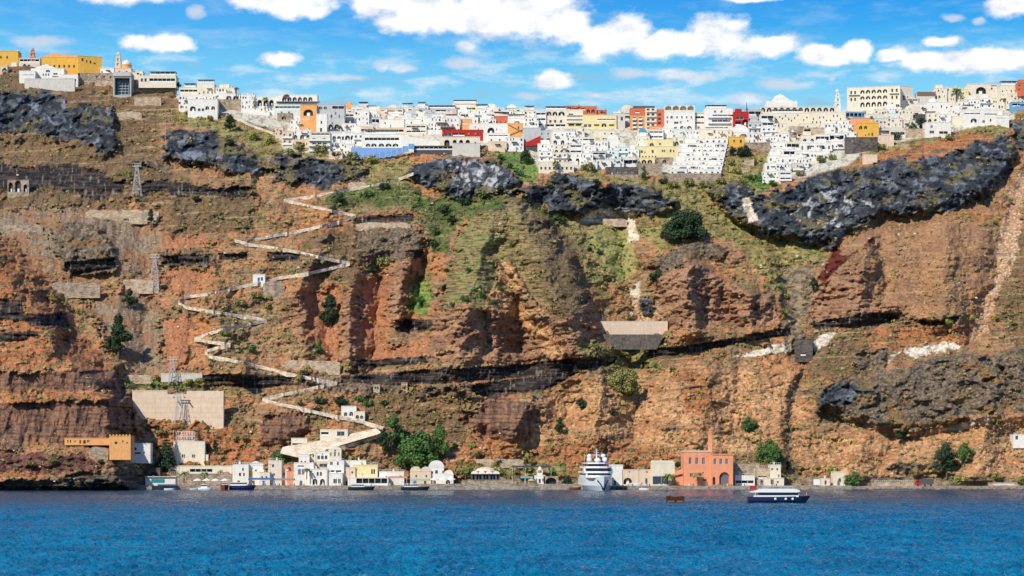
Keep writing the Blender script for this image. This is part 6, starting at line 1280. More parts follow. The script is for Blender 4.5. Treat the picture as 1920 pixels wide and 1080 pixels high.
# wide ramp of the lower road
Yr = dist(620, 850) - 6
def ramp_pt(px, py, y): return tuple(world(px, py, y))
V = [ramp_pt(525, 850, Yr), ramp_pt(560, 858, Yr), ramp_pt(716, 812, Yr + 14), ramp_pt(705, 803, Yr + 18), ramp_pt(600, 826, Yr + 8), ramp_pt(530, 838, Yr + 2)]
mb = MB(); mb.face(V, 0); n0 = [tuple(Vector(v) + Vector((0, 9, -.3))) for v in V]; mb.face(n0[::-1], 0)
for i in range(6): mb.face([V[i], n0[i], n0[(i + 1) % 6], V[(i + 1) % 6]], 0)
tag(mb.build('road_ramp', masonry('pale_concrete', (196, 172, 142), (238, 218, 188), .6)), 'broad pale concrete ramp above the port houses', None, None, 'structure')
e, w, h, s = house('ramp_shelter', 546, 576, 822, 838, 'C', [('gal', 2, 1, 26, 6)], dep=5, label='low shelter with white posts at the head of the pale ramp', cat='shelter', dy=-6); e, w, h, s = house('ramp_shelter', 600, 652, 806, 818, 'C', [('gal', 2, 1, 14, 7), ('win', 32, 1, 14, 8)], dep=5, label='long low shelter above the middle of the pale ramp', cat='shelter', dy=-4)
# pylons
def pylon(px, pyb, hpx, label, head=9, kind=0):
    p, s = ground(px, pyb, None, 2.5); h = hpx * s; e = empty('cable_car_pylon', p, label=label, cat='pylon', group='cable car pylons down the slope'); b = .1 * h + .9; t = .6
    mb = MB()
    for sx_ in (-1, 1):
        for sy_ in (-1, 1): mb.tube((sx_ * b, sy_ * b * .7, -1), (sx_ * t, sy_ * t, h * .93), .17, .13, 5)
    for k in range(1, 6):
        z1, z2 = h * (k - 1) / 5.6, h * k / 5.6; f1 = b + (t - b) * z1 / (h * .93); f2 = b + (t - b) * z2 / (h * .93)
        mb.tube((-f1, -f1 * .7, z1), (f2, -f2 * .7, z2), .09, .09, 4); mb.tube((f1, -f1 * .7, z1), (-f2, -f2 * .7, z2), .09, .09, 4); mb.tube((-f2, -f2 * .7, z2), (f2, -f2 * .7, z2), .09, .09, 4)
    mb.build('lattice_tower', STEEL, e); hw = head * s
    mb = MB(); mb.box(-hw, hw, -.2, .2, h * .93, h * .93 + .35); mb.box(-hw, hw, -.15, .15, h + .5, h + .75)
    for k in range(7): x = -hw + 2 * hw * k / 6; mb.tube((x, 0, h * .93), (x + (hw / 6 if k % 2 else -hw / 6), 0, h + .6), .08, .08, 4)
    mb.build('crosshead', STEEL, e); mb = MB()
    for sx_ in (-1, 1): mb.box(sx_ * hw - .25, sx_ * hw + .25, -1.6, 1.6, h * .93 - .55, h * .93 - .15)
    mb.build('pulley_train', plain('dark_steel', (110, 114, 116), .5, .4), e); return e, Vector(p) + Vector((0, 0, h * .93)), hw
tops = []
for a in [(257, 366, 58, 'highest steel lattice cable car pylon below the black ledge', 8), (290, 541, 62, 'middle steel pylon rising from the dry-stone wall by the gravel chute', 9), (324, 718, 46, 'steel pylon standing on the green terrace above the great concrete wall', 9), (336, 790, 50, 'lowest steel pylon in front of the great concrete wall', 10)]:
    e, tp, hw = pylon(*a[:3], a[3], a[4]); tops.append((tp, hw))
# bottom station
def port(name, x0, x1, yt, c, ops, label, cat='house', Y=912., zb=1.6, **kw):
    return house(name, x0, x1, yt, HY - (zb - EYE) / (Y / F), c, ops, Y=Y, zb=zb, label=label, cat=cat, **kw)
e, w, h, s = port('cable_car_base_station', 325, 384, 828, 'C', [('win', 16, 51, 3, 6, 'D'), ('win', 35, 51, 3, 6, 'D'), ('win', 20, 51, 2, 6, 'D'), ('win', 39, 51, 2, 6, 'D'), ('awin', 17, 36, 9, 5, 'D'), ('awin', 42, 36, 9, 5, 'D')], 'tall cream stepped cable car base station with a steel frame on its roof', 'cable car station', Y=936, dep=14); LAND.append(('the base station', 350, 850))
MB().box(-w / 2 + 1.5, w / 2 + 3, -2.5, -.01, -3, h * .42).build('lower_block', wallmat('C'), e)
for k in (17, 42): place(window_mesh(2.2, 1.3, True, 'D', 'window'), 'window', e, (-w / 2 + (k + 4) * s, -2.85, h * .30))
MB().box(w / 2 + .01, w / 2 + 1.6, .5, 9, -3, h * .7).build('side_block', wallmat('C'), e)
mb = MB(); a_ = 5.6
for z_ in (0, 2.2, 4.4):
    mb.box(-a_ - .5, a_ * .4, 1, 1.2, h + .3 + z_, h + .5 + z_); mb.box(-a_ - .5, a_ * .4, 5, 5.2, h + .3 + z_, h + .5 + z_)
for k in range(7): x = -a_ + k * a_ * 1.4 / 6 - .3; mb.tube((x, 1.1, h + .3), (x + (.6 if k % 2 else -.6), 1.1, h + 2.6), .1, .1, 4); mb.tube((x, 1.1, h + 2.6), (x + (.8 if k % 2 else -.8), 1.1, h + 4.8), .1, .1, 4); mb.tube((x, 5.1, h + .3), (x, 5.1, h + 4.8), .1, .1, 4)
mb.build('steel_frame', plain('white_steel', (232, 232, 230), .5), e)
top_station = Vector(world(229, 172, dist(229, 180) - 3)); base_pt = Vector(world(343, 818, 938))
chain = [top_station] + [t[0] for t in tops] + [base_pt]; mb = MB()
for sd_ in (-1, 1):
    for A_, B_ in zip(chain, chain[1:]):
        pr = A_ + Vector((sd_ * 2.2, 0, .1)); n = 8
        for k in range(1, n + 1): t = k / n; q_ = A_.lerp(B_, t) + Vector((sd_ * 2.2, 0, .1 - 6 * t * (1 - t))); mb.tube(pr, q_, .035, .035, 3); pr = q_
tag(mb.build('haul_cable', plain('dark_steel', (110, 114, 116), .5, .4)), 'thin paired haul cables strung between the cable car pylons', 'cable')
# ------------------------------------------------------------------ waterfront
mb = MB(); mb.box(-185, -46, 902, 935, -2.5, 1.55); mb.box(-46, 34, 899, 935, -2.5, 2.3); mb.box(34, 160, 903, 935, -2.5, 1.45); mb.box(160, 560, 908, 935, -2.5, 1.2)
tag(mb.build('quay', masonry('quay_stone', (120, 106, 92), (172, 158, 140), .7)), 'low stone quay along the waterline', None, None, 'structure')
mb = MB(); R_ = random.Random(3)
for k in range(260):
    x = R_.uniform(150, 330); y = 907 + R_.uniform(-3.5, 1); r = R_.uniform(.3, 1.1); mb.lathe([(.001, -r * .3), (r, -.1), (r * .8, r * .35), (.001, r * .5)], x, y, 6)
tag(mb.build('shore_rocks', masonry('shore_rock', (84, 70, 60), (150, 132, 112), .8)), 'line of dark boulders at the foot of the low shore road', None, None, 'stuff')
port('orange_villa', 121, 214, 821, 'O', [('win', 4, 66, 2, 4, 'D'), ('win', 10, 66, 2.6, 5, 'D'), ('door', 27, 65, 3, 6, 'D'), ('win', 44, 67, 4, 4, 'W')], 'long low orange villa on the rock ledge over the sea', 'villa', Y=872, zb=12.9 + 2.5, dep=8) if False else None
house('orange_villa', 121, 206, 822, 833, 'O', [('win', 5, 3, 2.4, 5, 'D'), ('win', 10, 3, 2.4, 5, 'D'), ('win', 18, 4, 4, 3, 'W'), ('door', 28, 1, 3, 7, 'D'), ('arch', 35, 1, 5, 7), ('win', 42, 3, 5, 5, 'W')], dep=7, below=.4, label='long low orange villa on the rock ledge over the sea', cat='villa', dy=-3)
slab_wall('retaining_wall', 164, 206, 834, 852, 'S', 'brown grey stone wall supporting the long low orange villa', dy=-3); slab_wall('retaining_wall', 165, 232, 857, 868, 'D', 'lower dark stone wall under the orange castle tower')
e, w, h, s = house('castle_tower', 205, 245, 818, 858, 'O', [('win', 10, 25, 5, 5, 'D'), ('win', 24, 29, 2.6, 3, 'D'), ('win', 32, 26, 2.6, 3, 'D')], dep=9, below=1., label='square orange tower house with battlements beside the rock crag', cat='tower house', dy=-6)
for k in range(7): MB().box(-w / 2 + k * w / 6.5, -w / 2 + k * w / 6.5 + .6, -.1, .5, h + .29, h + .9).build('battlement', wallmat('O'), e)
house('white_cliff_house', 244, 282, 832, 857, 'W', [('win', 7, 13, 5, 5, 'B'), ('gal', 6, 3, 14, 6), ('door', 24, 2, 4, 8)], dep=6, label='small white house on the rocks right of the orange castle tower', cat='house', dy=-3)
house('cave_store', 276, 300, 878, 900, 'D', [('arch', 4, 1, 14, 14)], dep=5, label='dark rock store with an open mouth behind the floating bar', cat='store', dy=-2)
PB = [ # name, x0,x1, ytop, colour, ops, label, cat, Y
 ('waterside_restaurant', 316, 436, 874, 'C', [('arch', 6, 20, 9, 9), ('gal', 40, 21, 42, 9), ('win', 96, 22, 6, 5)], 'long cream restaurant front with a dark terrace under the base station', 'restaurant', 930),
 ('stone_terrace', 320, 436, 889, 'S', [], 'grey stone terrace wall under the long cream restaurant', 'wall', 924),
 ('port_house', 436, 466, 871, 'W', [('win', 18, 27, 3, 5, 'D'), ('win', 12, 17, 4, 6, 'D'), ('win', 20, 17, 3, 6, 'D')], 'white port house with three small dark windows beside a dark pole', 'house', 922),
 ('port_house', 464, 493, 872, 'W', [('win', 3, 16, 7, 10, 'D'), ('win', 14, 26, 4, 3)], 'white port house with a bright yellow shutter and rounded roof', 'house', 924),
 ('port_house', 503, 528, 864, 'C', [('win', 7, 34, 4, 5, 'D'), ('win', 8, 18, 5, 4)], 'tall narrow cream port house left of the small orange shed', 'house', 921),
 ('orange_shed', 537, 551, 884, 'F', [], 'tiny bright orange shed between the port houses', 'shed', 919),
 ('port_house', 551, 588, 868, 'W', [('win', 8, 20, 5, 10, 'W'), ('win', 15, 20, 4, 10, 'W'), ('gal', 7, 32, 12, 5), ('win', 30, 20, 4, 8)], 'white port house with tall shutters behind a small palm', 'house', 918),
 ('port_house', 580, 614, 880, 'W', [('win', 14, 18, 3.4, 7, 'D'), ('win', 20, 18, 3.4, 7, 'D'), ('arch', 6, 1, 9, 11), ('arch', 20, 1, 9, 11)], 'white house over two black stone arches on the quay', 'house', 914),
 ('port_house', 576, 592, 847, 'C', [('win', 3, 52, 3, 5, 'D'), ('win', 10, 52, 3, 5, 'D')], 'small cream gabled house high left of the lilac-windowed chapel house', 'house', 934),
 ('port_house', 486, 506, 886, 'C', [('win', 4, 12, 3, 5, 'D'), ('win', 12, 12, 3, 5, 'B')], 'small low cream house squeezed beside the tall narrow port house', 'house', 919),
 ('port_house', 526, 540, 880, 'W', [('win', 5, 18, 3, 5, 'D')], 'slim white house just left of the tiny orange shed', 'house', 923),
 ('port_house', 690, 714, 888, 'C', [('win', 4, 14, 3, 4, 'D'), ('win', 14, 14, 3, 4, 'W')], 'low cream house tucked behind the colonnade end', 'house', 922),
 ('port_house', 832, 850, 890, 'W', [('arch', 4, 1, 8, 9)], 'tiny white vaulted annex right of the blue-windowed house', 'house', 918),
 ('port_house', 560, 580, 856, 'W', [('win', 4, 40, 3, 5, 'D'), ('win', 11, 40, 3, 5, 'D')], 'small white house left below the cream gabled house', 'house', 930),
 ('chapel_house', 593, 617, 850, 'W', [('win', 2, 48, 5, 7, 'B'), ('win', 9, 48, 5, 7, 'B'), ('win', 16, 48, 5, 7, 'B'), ('win', 10, 57, 3, 4, 'B')], 'gabled white house with lilac blue windows high in the port', 'house', 933),
 ('port_house', 616, 640, 843, 'C', [('win', 3, 54, 3, 7), ('win', 10, 54, 4, 8), ('win', 18, 54, 3, 7), ('win', 11, 63, 3, 4, 'D')], 'tall cream house with rounded gable at the top of the port', 'house', 932),
 ('port_house', 590, 614, 866, 'P', [('win', 9, 34, 14, 6)], 'peach port house with a cloth awning behind the black stone arches', 'house', 926),
 ('port_house', 614, 645, 864, 'W', [('win', 5, 38, 5, 6), ('win', 18, 38, 3, 6, 'D'), ('gal', 6, 22, 20, 6), ('win', 6, 13, 6, 6), ('door', 20, 12, 4, 7)], 'white balconied port house directly behind a dark pole', 'house', 916),
 ('port_house', 616, 642, 888, 'W', [('win', 9, 4, 7, 8), ('win', 18, 4, 5, 8)], 'lowest white quay house with a pale stair railing', 'house', 911),
 ('port_house', 644, 686, 864, 'W', [('win', 8, 32, 3, 4, 'D'), ('win', 24, 34, 2, 4, 'D'), ('win', 32, 31, 5, 8), ('win', 38, 33, 3, 5)], 'wide white port house above the peach house with square windows', 'house', 921),
 ('port_house', 641, 666, 877, 'P', [('win', 4, 22, 3, 4, 'D'), ('win', 18, 22, 3, 4, 'D')], 'peach port house with two small square windows', 'house', 917),
 ('yellow_port_house', 662, 708, 872, 'Y', [('win', 34, 21, 3, 9, 'D'), ('win', 38, 21, 3, 9, 'D')], 'pale yellow port house with a pair of tall dark windows', 'house', 918),
 ('colonnade', 652, 728, 896, 'W', [('gal', 16, 1, 58, 12)], 'long white colonnade facing the quay under the yellow house', 'colonnade', 911),
 ('port_house', 711, 758, 885, 'W', [('win', 12, 15, 3, 3), ('win', 38, 14, 4, 4, 'D')], 'low plain white port house above the striped awning bar', 'house', 918),
 ('vaulted_store', 769, 789, 884, 'P', [('win', 10, 15, 3, 4, 'D')], 'peach barrel vaulted store, first of the twin pair', 'store', 918),
 ('vaulted_store', 789, 808, 884, 'P', [('win', 9, 15, 3, 4, 'D')], 'peach barrel vaulted store beside the blue-windowed white house', 'store', 918),
 ('port_house', 804, 832, 876, 'W', [('win', 12, 22, 5, 6, 'B'), ('win', 5, 22, 3, 4), ('win', 25, 22, 3, 5)], 'white vaulted port house with a blue-framed window', 'house', 919),
 ('white_store', 1143, 1168, 872, 'W', [], 'tall blank white store directly behind the large yacht', 'store', 914),
 ('peach_warehouse', 1167, 1222, 881, 'P', [('arch', 2, 2, 16, 12), ('win', 12, 24, 3, 2, 'D'), ('win', 44, 24, 4, 2, 'D'), ('door', 43, 2, 4, 11, 'B')], 'low peach warehouse with a dark round arch near the yacht', 'warehouse', 914),
 ('white_warehouse', 1222, 1265, 868, 'C', [('win', 2, 2, 32, 15, 'W')], 'blocky cream white warehouse left of the coral factory', 'warehouse', 913),
 ('beach_bar', 1378, 1415, 892, 'W', [('gal', 1, 1, 34, 8)], 'low white beach bar with a dark terrace right of the coral factory', 'bar', 916),
 ('stone_ruin', 1376, 1424, 869, 'S', [], 'old brown stone wall behind the low white beach bar', 'ruin', 926),
 ('ruined_house', 1418, 1444, 878, 'L', [('gal', 4, 12, 16, 5), ('door', 8, 1, 5, 8, 'B')], 'broken pale stone house left of the tall cream tower house', 'ruin', 918),
 ('tower_house', 1444, 1464, 872, 'C', [('win', 2, 28, 4, 4), ('win', 12, 28, 3, 4, 'D'), ('win', 14, 15, 4, 5)], 'narrow cream tower house behind the navy tour boat', 'house', 918),
 ('front_block_house', 1433, 1470, 897, 'C', [('win', 12, 2, 6, 9), ('win', 24, 4, 3, 4, 'D')], 'low cream front block of the narrow tower house', 'house', 914),
 ('kiosk', 1540, 1556, 898, 'C', [('door', 6, 1, 4, 8, 'D')], 'tiny cream kiosk with a brown door on the shore road', 'kiosk', 915),
 ('shore_house', 1563, 1586, 885, 'C', [('win', 9, 6, 5, 7, 'B')], 'square cream shore house beside a round tree', 'house', 915),
 ('low_wall', 1586, 1604, 906, 'W', [], 'white garden wall behind the round shore tree', 'wall', 913),
 ('low_wall', 1640, 1712, 905, 'L', [], 'long low whitewashed wall on the shore road before the red truck', 'wall', 914),
 ('shore_shelter', 1860, 1908, 906, 'L', [('gal', 2, 1, 40, 3)], 'low pale shelter at the water near the picture edge', 'shelter', 912),
 ('edge_house', 1900, 1940, 815, 'W', [('win', 4, 66, 5, 9, 'B')], 'white house with blue window on the brown slope at the picture edge', 'house', 948),
]
pe = {}
for nm, a, b, yt_, c, ops, lab, ct, Y in PB:
    if nm == 'edge_house': e, w, h, s = house(nm, a, b, 815, 829, c, [('win', 4, 5, 5, 7, 'B')], dep=7, label=lab, cat=ct, dy=-2); continue
    e, w, h, s = port(nm, a, b, yt_, c, ops, lab, ct, Y=Y, dep=8)
    pe[lab[:22]] = e
    Rq = random.Random(int(a)); wpx = b - a
    if wpx > 15 and not any(o_[2] < 5 for o_ in ops) and nm not in ('stone_terrace', 'low_wall', 'stone_ruin', 'shore_shelter', 'colonnade'):
        MB().box(-w * .2, -w * .2 + 1.2, -.06, -.004, 0, 2.2).build('door', plain(*Rq.choice((('blue_paint', (70, 120, 176)), ('brown_wood', (110, 74, 50)), ('grey_door', (112, 106, 116))))), e)
    if Rq.random() < .6 and wpx > 15: chimney(e, w * Rq.uniform(-.35, .2), 2, h + .283, wallmat(c), 1.1)
    if Rq.random() < .5 and wpx > 18:
        mb = MB(); n_ = int(w / .9)
        for k in range(n_ + 1): mb.box(-w / 2 + k * w / n_ - .04, -w / 2 + k * w / n_ + .04, -.1, 0, h + .283, h + 1.05)
        mb.box(-w / 2, w / 2, -.12, .02, h + 1.05, h + 1.14); mb.build('railing', WFRAME, e)
    if nm == 'vaulted_store' or 'vaulted' in lab: vault(e, -w / 2, w, h + .285, 8, wallmat(c))
    if 'gabled' in lab or 'rounded' in lab: MB().prism([(-w / 2, h + .29), (w / 2, h + .29), (w * .2, h + 1.3), (0, h + 2.0), (-w * .2, h + 1.3)], .1, 7).build('gable', wallmat(c), e)
    if nm == 'port_house' and 'balcon' in lab: balcony(e, -w / 2 + 1, 21 * s, w - 2, 1.4); balcony(e, -w / 2 + 1, 11 * s, w - 2, 1.4)
    if 'yellow shutter' in lab: MB().box(-w / 2 + 3 * s, -w / 2 + 10 * s, -.12, -.02, 16 * s, 26 * s).build('shutter', wallmat('A'), e)
    if nm == 'white_warehouse': MB().prism([(-w / 2, h + .29), (w / 2, h + .29), (w / 2 - 1, h + 1.2), (-w / 2 + .6, h + 1.2)], 0, 8).build('parapet', wallmat('C'), e)
# coral factory
e, w, h, s = port('coral_factory', 1282, 1334, 848, 'F', [('win', 9.5, 40, 5, 12, 'W'), ('win', 22, 40, 5, 12, 'W'), ('win', 34.5, 40, 5, 12, 'W'), ('win', 12, 16, 5, 7, 'W'), ('win', 35, 22, 2.6, 3, 'D'), ('win', 36, 8, 7, 4, 'D')], 'large coral orange factory with a tall square chimney on the quay', 'factory', Y=911, dep=16)
mb = MB(); w2 = 40 * s; h2 = h - 1.2; facade(mb, w2, h2, [(-w2 / 2 + 3.5 * s, 40 * s, 5 * s, 10 * s, False), (-w2 / 2 + 14.5 * s, 40 * s, 5 * s, 10 * s, False), (-w2 / 2 + 25.5 * s, 40 * s, 5 * s, 10 * s, False), (-w2 / 2 + 1.5 * s, 1 * s, 5.5 * s, 15 * s, True), (-w2 / 2 + 14 * s, 1 * s, 19 * s, 24 * s, True, 1.4)]); mb.box(-w2 / 2, w2 / 2, 1.5, 14, 0, h2); mb.box(-w2 / 2, -w2 / 2 + .02, 0, 1.5, 0, h2); mb.box(w2 / 2 - .02, w2 / 2, 0, 1.5, 0, h2); mb.face([(-w2/2,0,h2),(w2/2,0,h2),(w2/2,1.5,h2),(-w2/2,1.5,h2)])
mb.build('engine_hall', wallmat('F'), e, (w / 2 + w2 / 2 + .01, -1.2, 0))
for k in (3.5, 14.5, 25.5): place(window_mesh(5 * s, 10 * s, False, 'W', 'window'), 'window', e, (w / 2 + (k + 2.5) * s, -1.2, 40 * s))
MB().box(w / 2 + 16 * s, w / 2 + 31 * s, -.05, .1, .2, 20 * s).build('door', plain('grey_door', (112, 106, 116), .7), e); MB().box(w / 2 + 2 * s, w / 2 + 6.5 * s, -.9, -.7, .2, 12 * s).build('door', DARK, e)
MB().box(-w / 2 - .25, w / 2 + .2, -.25, 15, h + .29, h + .75).build('cornice', wallmat('C'), e); MB().box(w / 2 + .3, w / 2 + w2 + .2, -1.5, 13, h2 + .003, h2 + .5).build('cornice', wallmat('F'), e)
ch = MB(); r_ = 3.4 * s; ch.box(w / 2 - r_ - .3, w / 2 + r_ - .3, 3, 3 + 2 * r_, h + .76, h + 37 * s); ch.box(w / 2 - r_ * 1.2 - .3, w / 2 + r_ * 1.2 - .3, 2.8, 3.2 + 2 * r_, h + 37 * s + .003, h + 37 * s + .5); ch.box(w / 2 - r_ * 1.08 - .3, w / 2 + r_ * 1.08 - .3, 2.9, 3.1 + 2 * r_, h + 33 * s, h + 33 * s + .2); ch.build('chimney', plaster('coral_brick', (244, 168, 122)), e)
pe['factory'] = e; LAND.append(('the coral factory', 1327, 880))
A = arc(-9 * s, 9 * s, 16 * s, 8 * s, 8); mb = MB(); mb.prism([(-10 * s, 18 * s), (9.5 * s, 22 * s), (9.5 * s, 32 * s), (-10 * s, 22 * s)], 0, 1.2); mb.box(-10 * s, -8 * s, 0, 1.2, 0, 18 * s); mb.box(-8 * s, 9.5 * s, 1.0, 1.2, 0, 18 * s); mb.build('buttress_arch', wallmat('F'), e, (-w / 2 - 10 * s, 1, 0))
# chapel with bell wall on the quay
e, w, h, s = port('quay_chapel', 1002, 1022, 892, 'W', [('door', 8, 1, 4, 8, 'D'), ('awin', 2.5, 4, 3, 6), ('awin', 14.5, 4, 3, 6)], 'small white chapel with a three-arched bell gable on the quay', 'chapel', Y=912, zb=2.35, dep=6)
mb = MB(); hw_, hh_ = 11 * s, 10 * s; facade(mb, hw_, hh_, [(-hw_ / 2 + .4, 1., 1., 1.4, True, .6), (hw_ / 2 - 1.4, 1., 1., 1.4, True, .6)]); mb.prism([(-hw_ / 4, hh_), (hw_ / 4, hh_), (hw_ / 5, hh_ + 1.2), (0, hh_ + 1.8), (-hw_ / 5, hh_ + 1.2)], 0, .6); mb.build('bell_gable', wallmat('W'), e, (0, 0, h + .29))
e, w, h, s = port('scalloped_pavilion', 883, 937, 889, 'K', [('arch', 3, 1, 11, 9), ('arch', 16, 1, 11, 9), ('arch', 29, 1, 11, 9), ('arch', 42, 1, 10, 9)], 'low pavilion with a scalloped white shell roof and grey blue arches', 'pavilion', Y=912, zb=4.2, dep=8)
mb = MB()
for k in range(4): A = arc(-w / 2 + k * w / 4, -w / 2 + (k + 1) * w / 4, h + .1, 1.4, 8); mb.prism(A, -1.2, 8)
mb.build('scalloped_roof', wallmat('W'), e); MB().lathe([(5, 0), (4, 1.2), (2, 1.8), (.001, 2)], 0, 5, 12).build('red_dome', wallmat('P'), e, (0, 0, h + 1.4))
port('quay_wall', 866, 960, 901, 'S', [], 'grey stone wall under the scalloped pavilion', 'wall', Y=909, zb=2.35, dep=2)
def tent(nm, x0, x1, yt, Y, zb, mat, label, cat='awning', legs=True, flat=False):
    s = Y / F; e = empty(nm, (((x0 + x1) / 2 - CX) * s, Y, zb), label=label, cat=cat); w = (x1 - x0) * s; h = EYE + (HY - yt) * s - zb
    if flat: MB().prism([(-w / 2, h - .9), (w / 2, h - .9), (w / 2, h - .6), (w / 2 - .2, h), (-w / 2 + .2, h), (-w / 2, h - .6)], -2, 3.).build('canopy', mat, e)
    else: mb = MB(); mb.lathe([(w / 2, h - 1.1), (w / 2 * .98, h - .9), (.05, h)], 0, 0, 8); mb.build('canopy', mat, e)
    mb = MB()
    if flat:
        for k in range(4): mb.box(-w / 2 + .2 + k * (w - .5) / 3, -w / 2 + .32 + k * (w - .5) / 3, -1.8, -1.7, 0, h - .91)
    else: mb.tube((0, 0, 0), (0, 0, h - .1), .06)
    mb.build('posts', WFRAME, e); return e
CREAMC = plain('cream_canvas', (240, 232, 220), .9)
for i, a in enumerate((362, 379, 396, 413)): 
    tent('parasol', a, a + 17, 897, 910 + i * .5, 1.6, CREAMC, ['cream parasol beside the low palms on the quay', 'cream parasol second from the low palms', 'cream parasol third from the low palms', 'cream parasol nearest the brown wooden boat'][i], 'parasol')['group'] = 'cream parasols on the quay'
for i, a in enumerate((806, 822, 838)): tent('parasol', a, a + 17, 895, 910 + i * .5, 1.6, CREAMC, ['cream parasol in front of the blue-windowed white house', 'middle cream parasol right of the white vaulted house', 'cream parasol nearest the bare quay wall'][i], 'parasol')['group'] = 'cream parasols on the quay'
tent('awning', 727, 764, 893, 911, 1.6, plain('red_striped_canvas', (206, 150, 126), .9), 'low bar awning of faded red stripes on the quay', flat=True); tent('awning', 770, 806, 898, 911, 1.6, plain('green_canvas', (160, 190, 168), .9), 'pale green awning in front of the twin vaulted stores', flat=True)
tent('awning', 975, 1000, 893, 911, 2.35, plain('teal_canvas', (120, 170, 180), .9), 'turquoise awning left of the small white chapel', flat=True); tent('parasol', 990, 1003, 897, 909, 2.35, wallmat('A'), 'yellow parasol beside the small white chapel', 'parasol'); tent('awning', 960, 1034, 873, 924, 2.35, plain('dark_blue_canvas', (50, 76, 98), .9), 'wide dark blue canopy behind the small white chapel', flat=True)
tent('awning', 466, 514, 896, 910, 1.6, plain('blue_canvas', (56, 110, 170), .9), 'bright blue bar canopy on the quay beside the navy boat', flat=True); tent('awning', 514, 552, 897, 911, 1.6, plain('grey_canvas', (150, 146, 140), .9), 'grey bar canopy on the quay left of the white shuttered house', flat=True)
s = 908 / F; e = empty('floating_bar', ((303 - CX) * s, 905, 1.0), label='white waterside bar with turquoise windows at the foot of the crag', cat='bar'); w = 56 * s
MB().box(-w / 2, w / 2, 0, 6, -.5, 4.6).build('wall', wallmat('W'), e); MB().box(-w / 2 + 2.8, -w / 2 + 9, -.1, -.01, 1.9, 3.7).build('window', plain('turquoise_glass', (40, 140, 150), .3), e); MB().box(-w / 2 - .3, w / 2 + .4, -.8, 6.4, 4.61, 4.9).build('roof', wallmat('C'), e); MB().box(-w / 2 - .5, w / 2 + 1, -2.4, -.02, -1.4, -.1).build('pontoon', wallmat('G'), e)
e = empty('quay_arch', ((1033 - CX) * 912 / F, 912, 2.3), label='low stone vault with a dark mouth right of the small chapel', cat='vault'); mb = MB(); facade(mb, 7, 3.6, [(-2.6, 0, 5.2, 3., True, 2.)]); mb.box(-3.5, 3.5, 2.01, 6, 0, 3.6); mb.box(-3.5, -2.61, .01, 2, 0, 3.6); mb.box(2.61, 3.5, .01, 2, 0, 3.6); mb.build('wall', wallmat('S'), e); MB().box(-2.6, 2.6, 1.9, 2, 0, 3).build('dark_mouth', DARK, e)
R_ = random.Random(8)
for k, px in enumerate((470, 494, 520, 548, 566, 604, 636, 700, 735, 760, 800, 845, 1150, 1182, 1214, 1240, 1296, 1350, 1368, 1400, 1420, 1452)):
    s = 907 / F; zb = 1.6 if px < 1170 else 1.5; e = empty('market_table', ((px - CX) * s, 907, zb), label='small quayside table with chairs near %s' % min(LAND + [('the twin vaulted stores', 788, 895), ('the colonnade', 690, 900), ('the black stone arches', 597, 900), ('the blue bar canopy', 490, 900), ('the peach warehouse', 1195, 895), ('the low beach bar', 1396, 900), ('the tower house', 1450, 890), ('the tiny orange shed', 544, 895), ('the green awning', 790, 908), ('the striped awning', 745, 900), ('the white shuttered house', 568, 890), ('the balconied house', 630, 885), ('the vaulted annex', 841, 900), ('the cream white warehouse', 1243, 890), ('the white store', 1155, 890)], key=lambda l: abs(l[1] - px) + abs(l[2] - 900))[0], cat='table', group='tables on the quay')
    MB().box(-.6, .6, -.4, .4, .72, .78).build('table_top', WOOD, e); MB().tube((0, 0, 0), (0, 0, .72), .06).build('leg', BLACK, e)
    for sg in (-1, 1): MB().box(sg * 1.0 - .22, sg * 1.0 + .22, -.2, .2, .42, .48).box(sg * 1.0 - .22, sg * 1.0 + .22, .2, .25, .0, .95).build('chair_seat', plain(*R_.choice((('blue_paint', (70, 120, 176)), ('white_paint', (236, 236, 232)), ('brown_wood', (110, 74, 50))))), e)
# ------------------------------------------------------------------ boats
def hull(mb, L, B_, H, bow=.28, m=0, sheer=.35, z0=-.6, n=14, stern=.8):
    """boat along +x (bow at +x)"""
    i = len(mb.v); N = n + 1
    for k in range(N):
        t = k / n; x = -L / 2 + L * t; f = 1 - max(0, (t - (1 - bow * 1.6)) / (bow * 1.6)) ** 2.2; f = max(f, .01) * (stern + (1 - stern) * min(1, t * 4)); zt = H * (1 + sheer * max(0, t - .35) ** 1.6)
        xo = L * .05 * max(0, (t - .6) / .4); b = B_ / 2 * f
        for (yy, zz, xx) in ((-b * .75, z0, x - xo), (-b, H * .35, x), (-b, zt, x + xo), (b, zt, x + xo), (b, H * .35, x), (b * .75, z0, x - xo)): mb.v.append((xx, yy, zz))
    for k in range(n):
        a = i + k * 6; b = a + 6
        for j in range(5): mb.f.append((a + j, b + j, b + j + 1, a + j + 1)); mb.m.append(m)
    mb.f.append(tuple(i + j for j in range(6))); mb.m.append(m); return mb
NAVY = plain('navy_paint', (22, 30, 70), .35); WHITEP = plain('white_gelcoat', (240, 240, 238), .3); TINT = plain('tinted_glass', (36, 44, 54), .2)
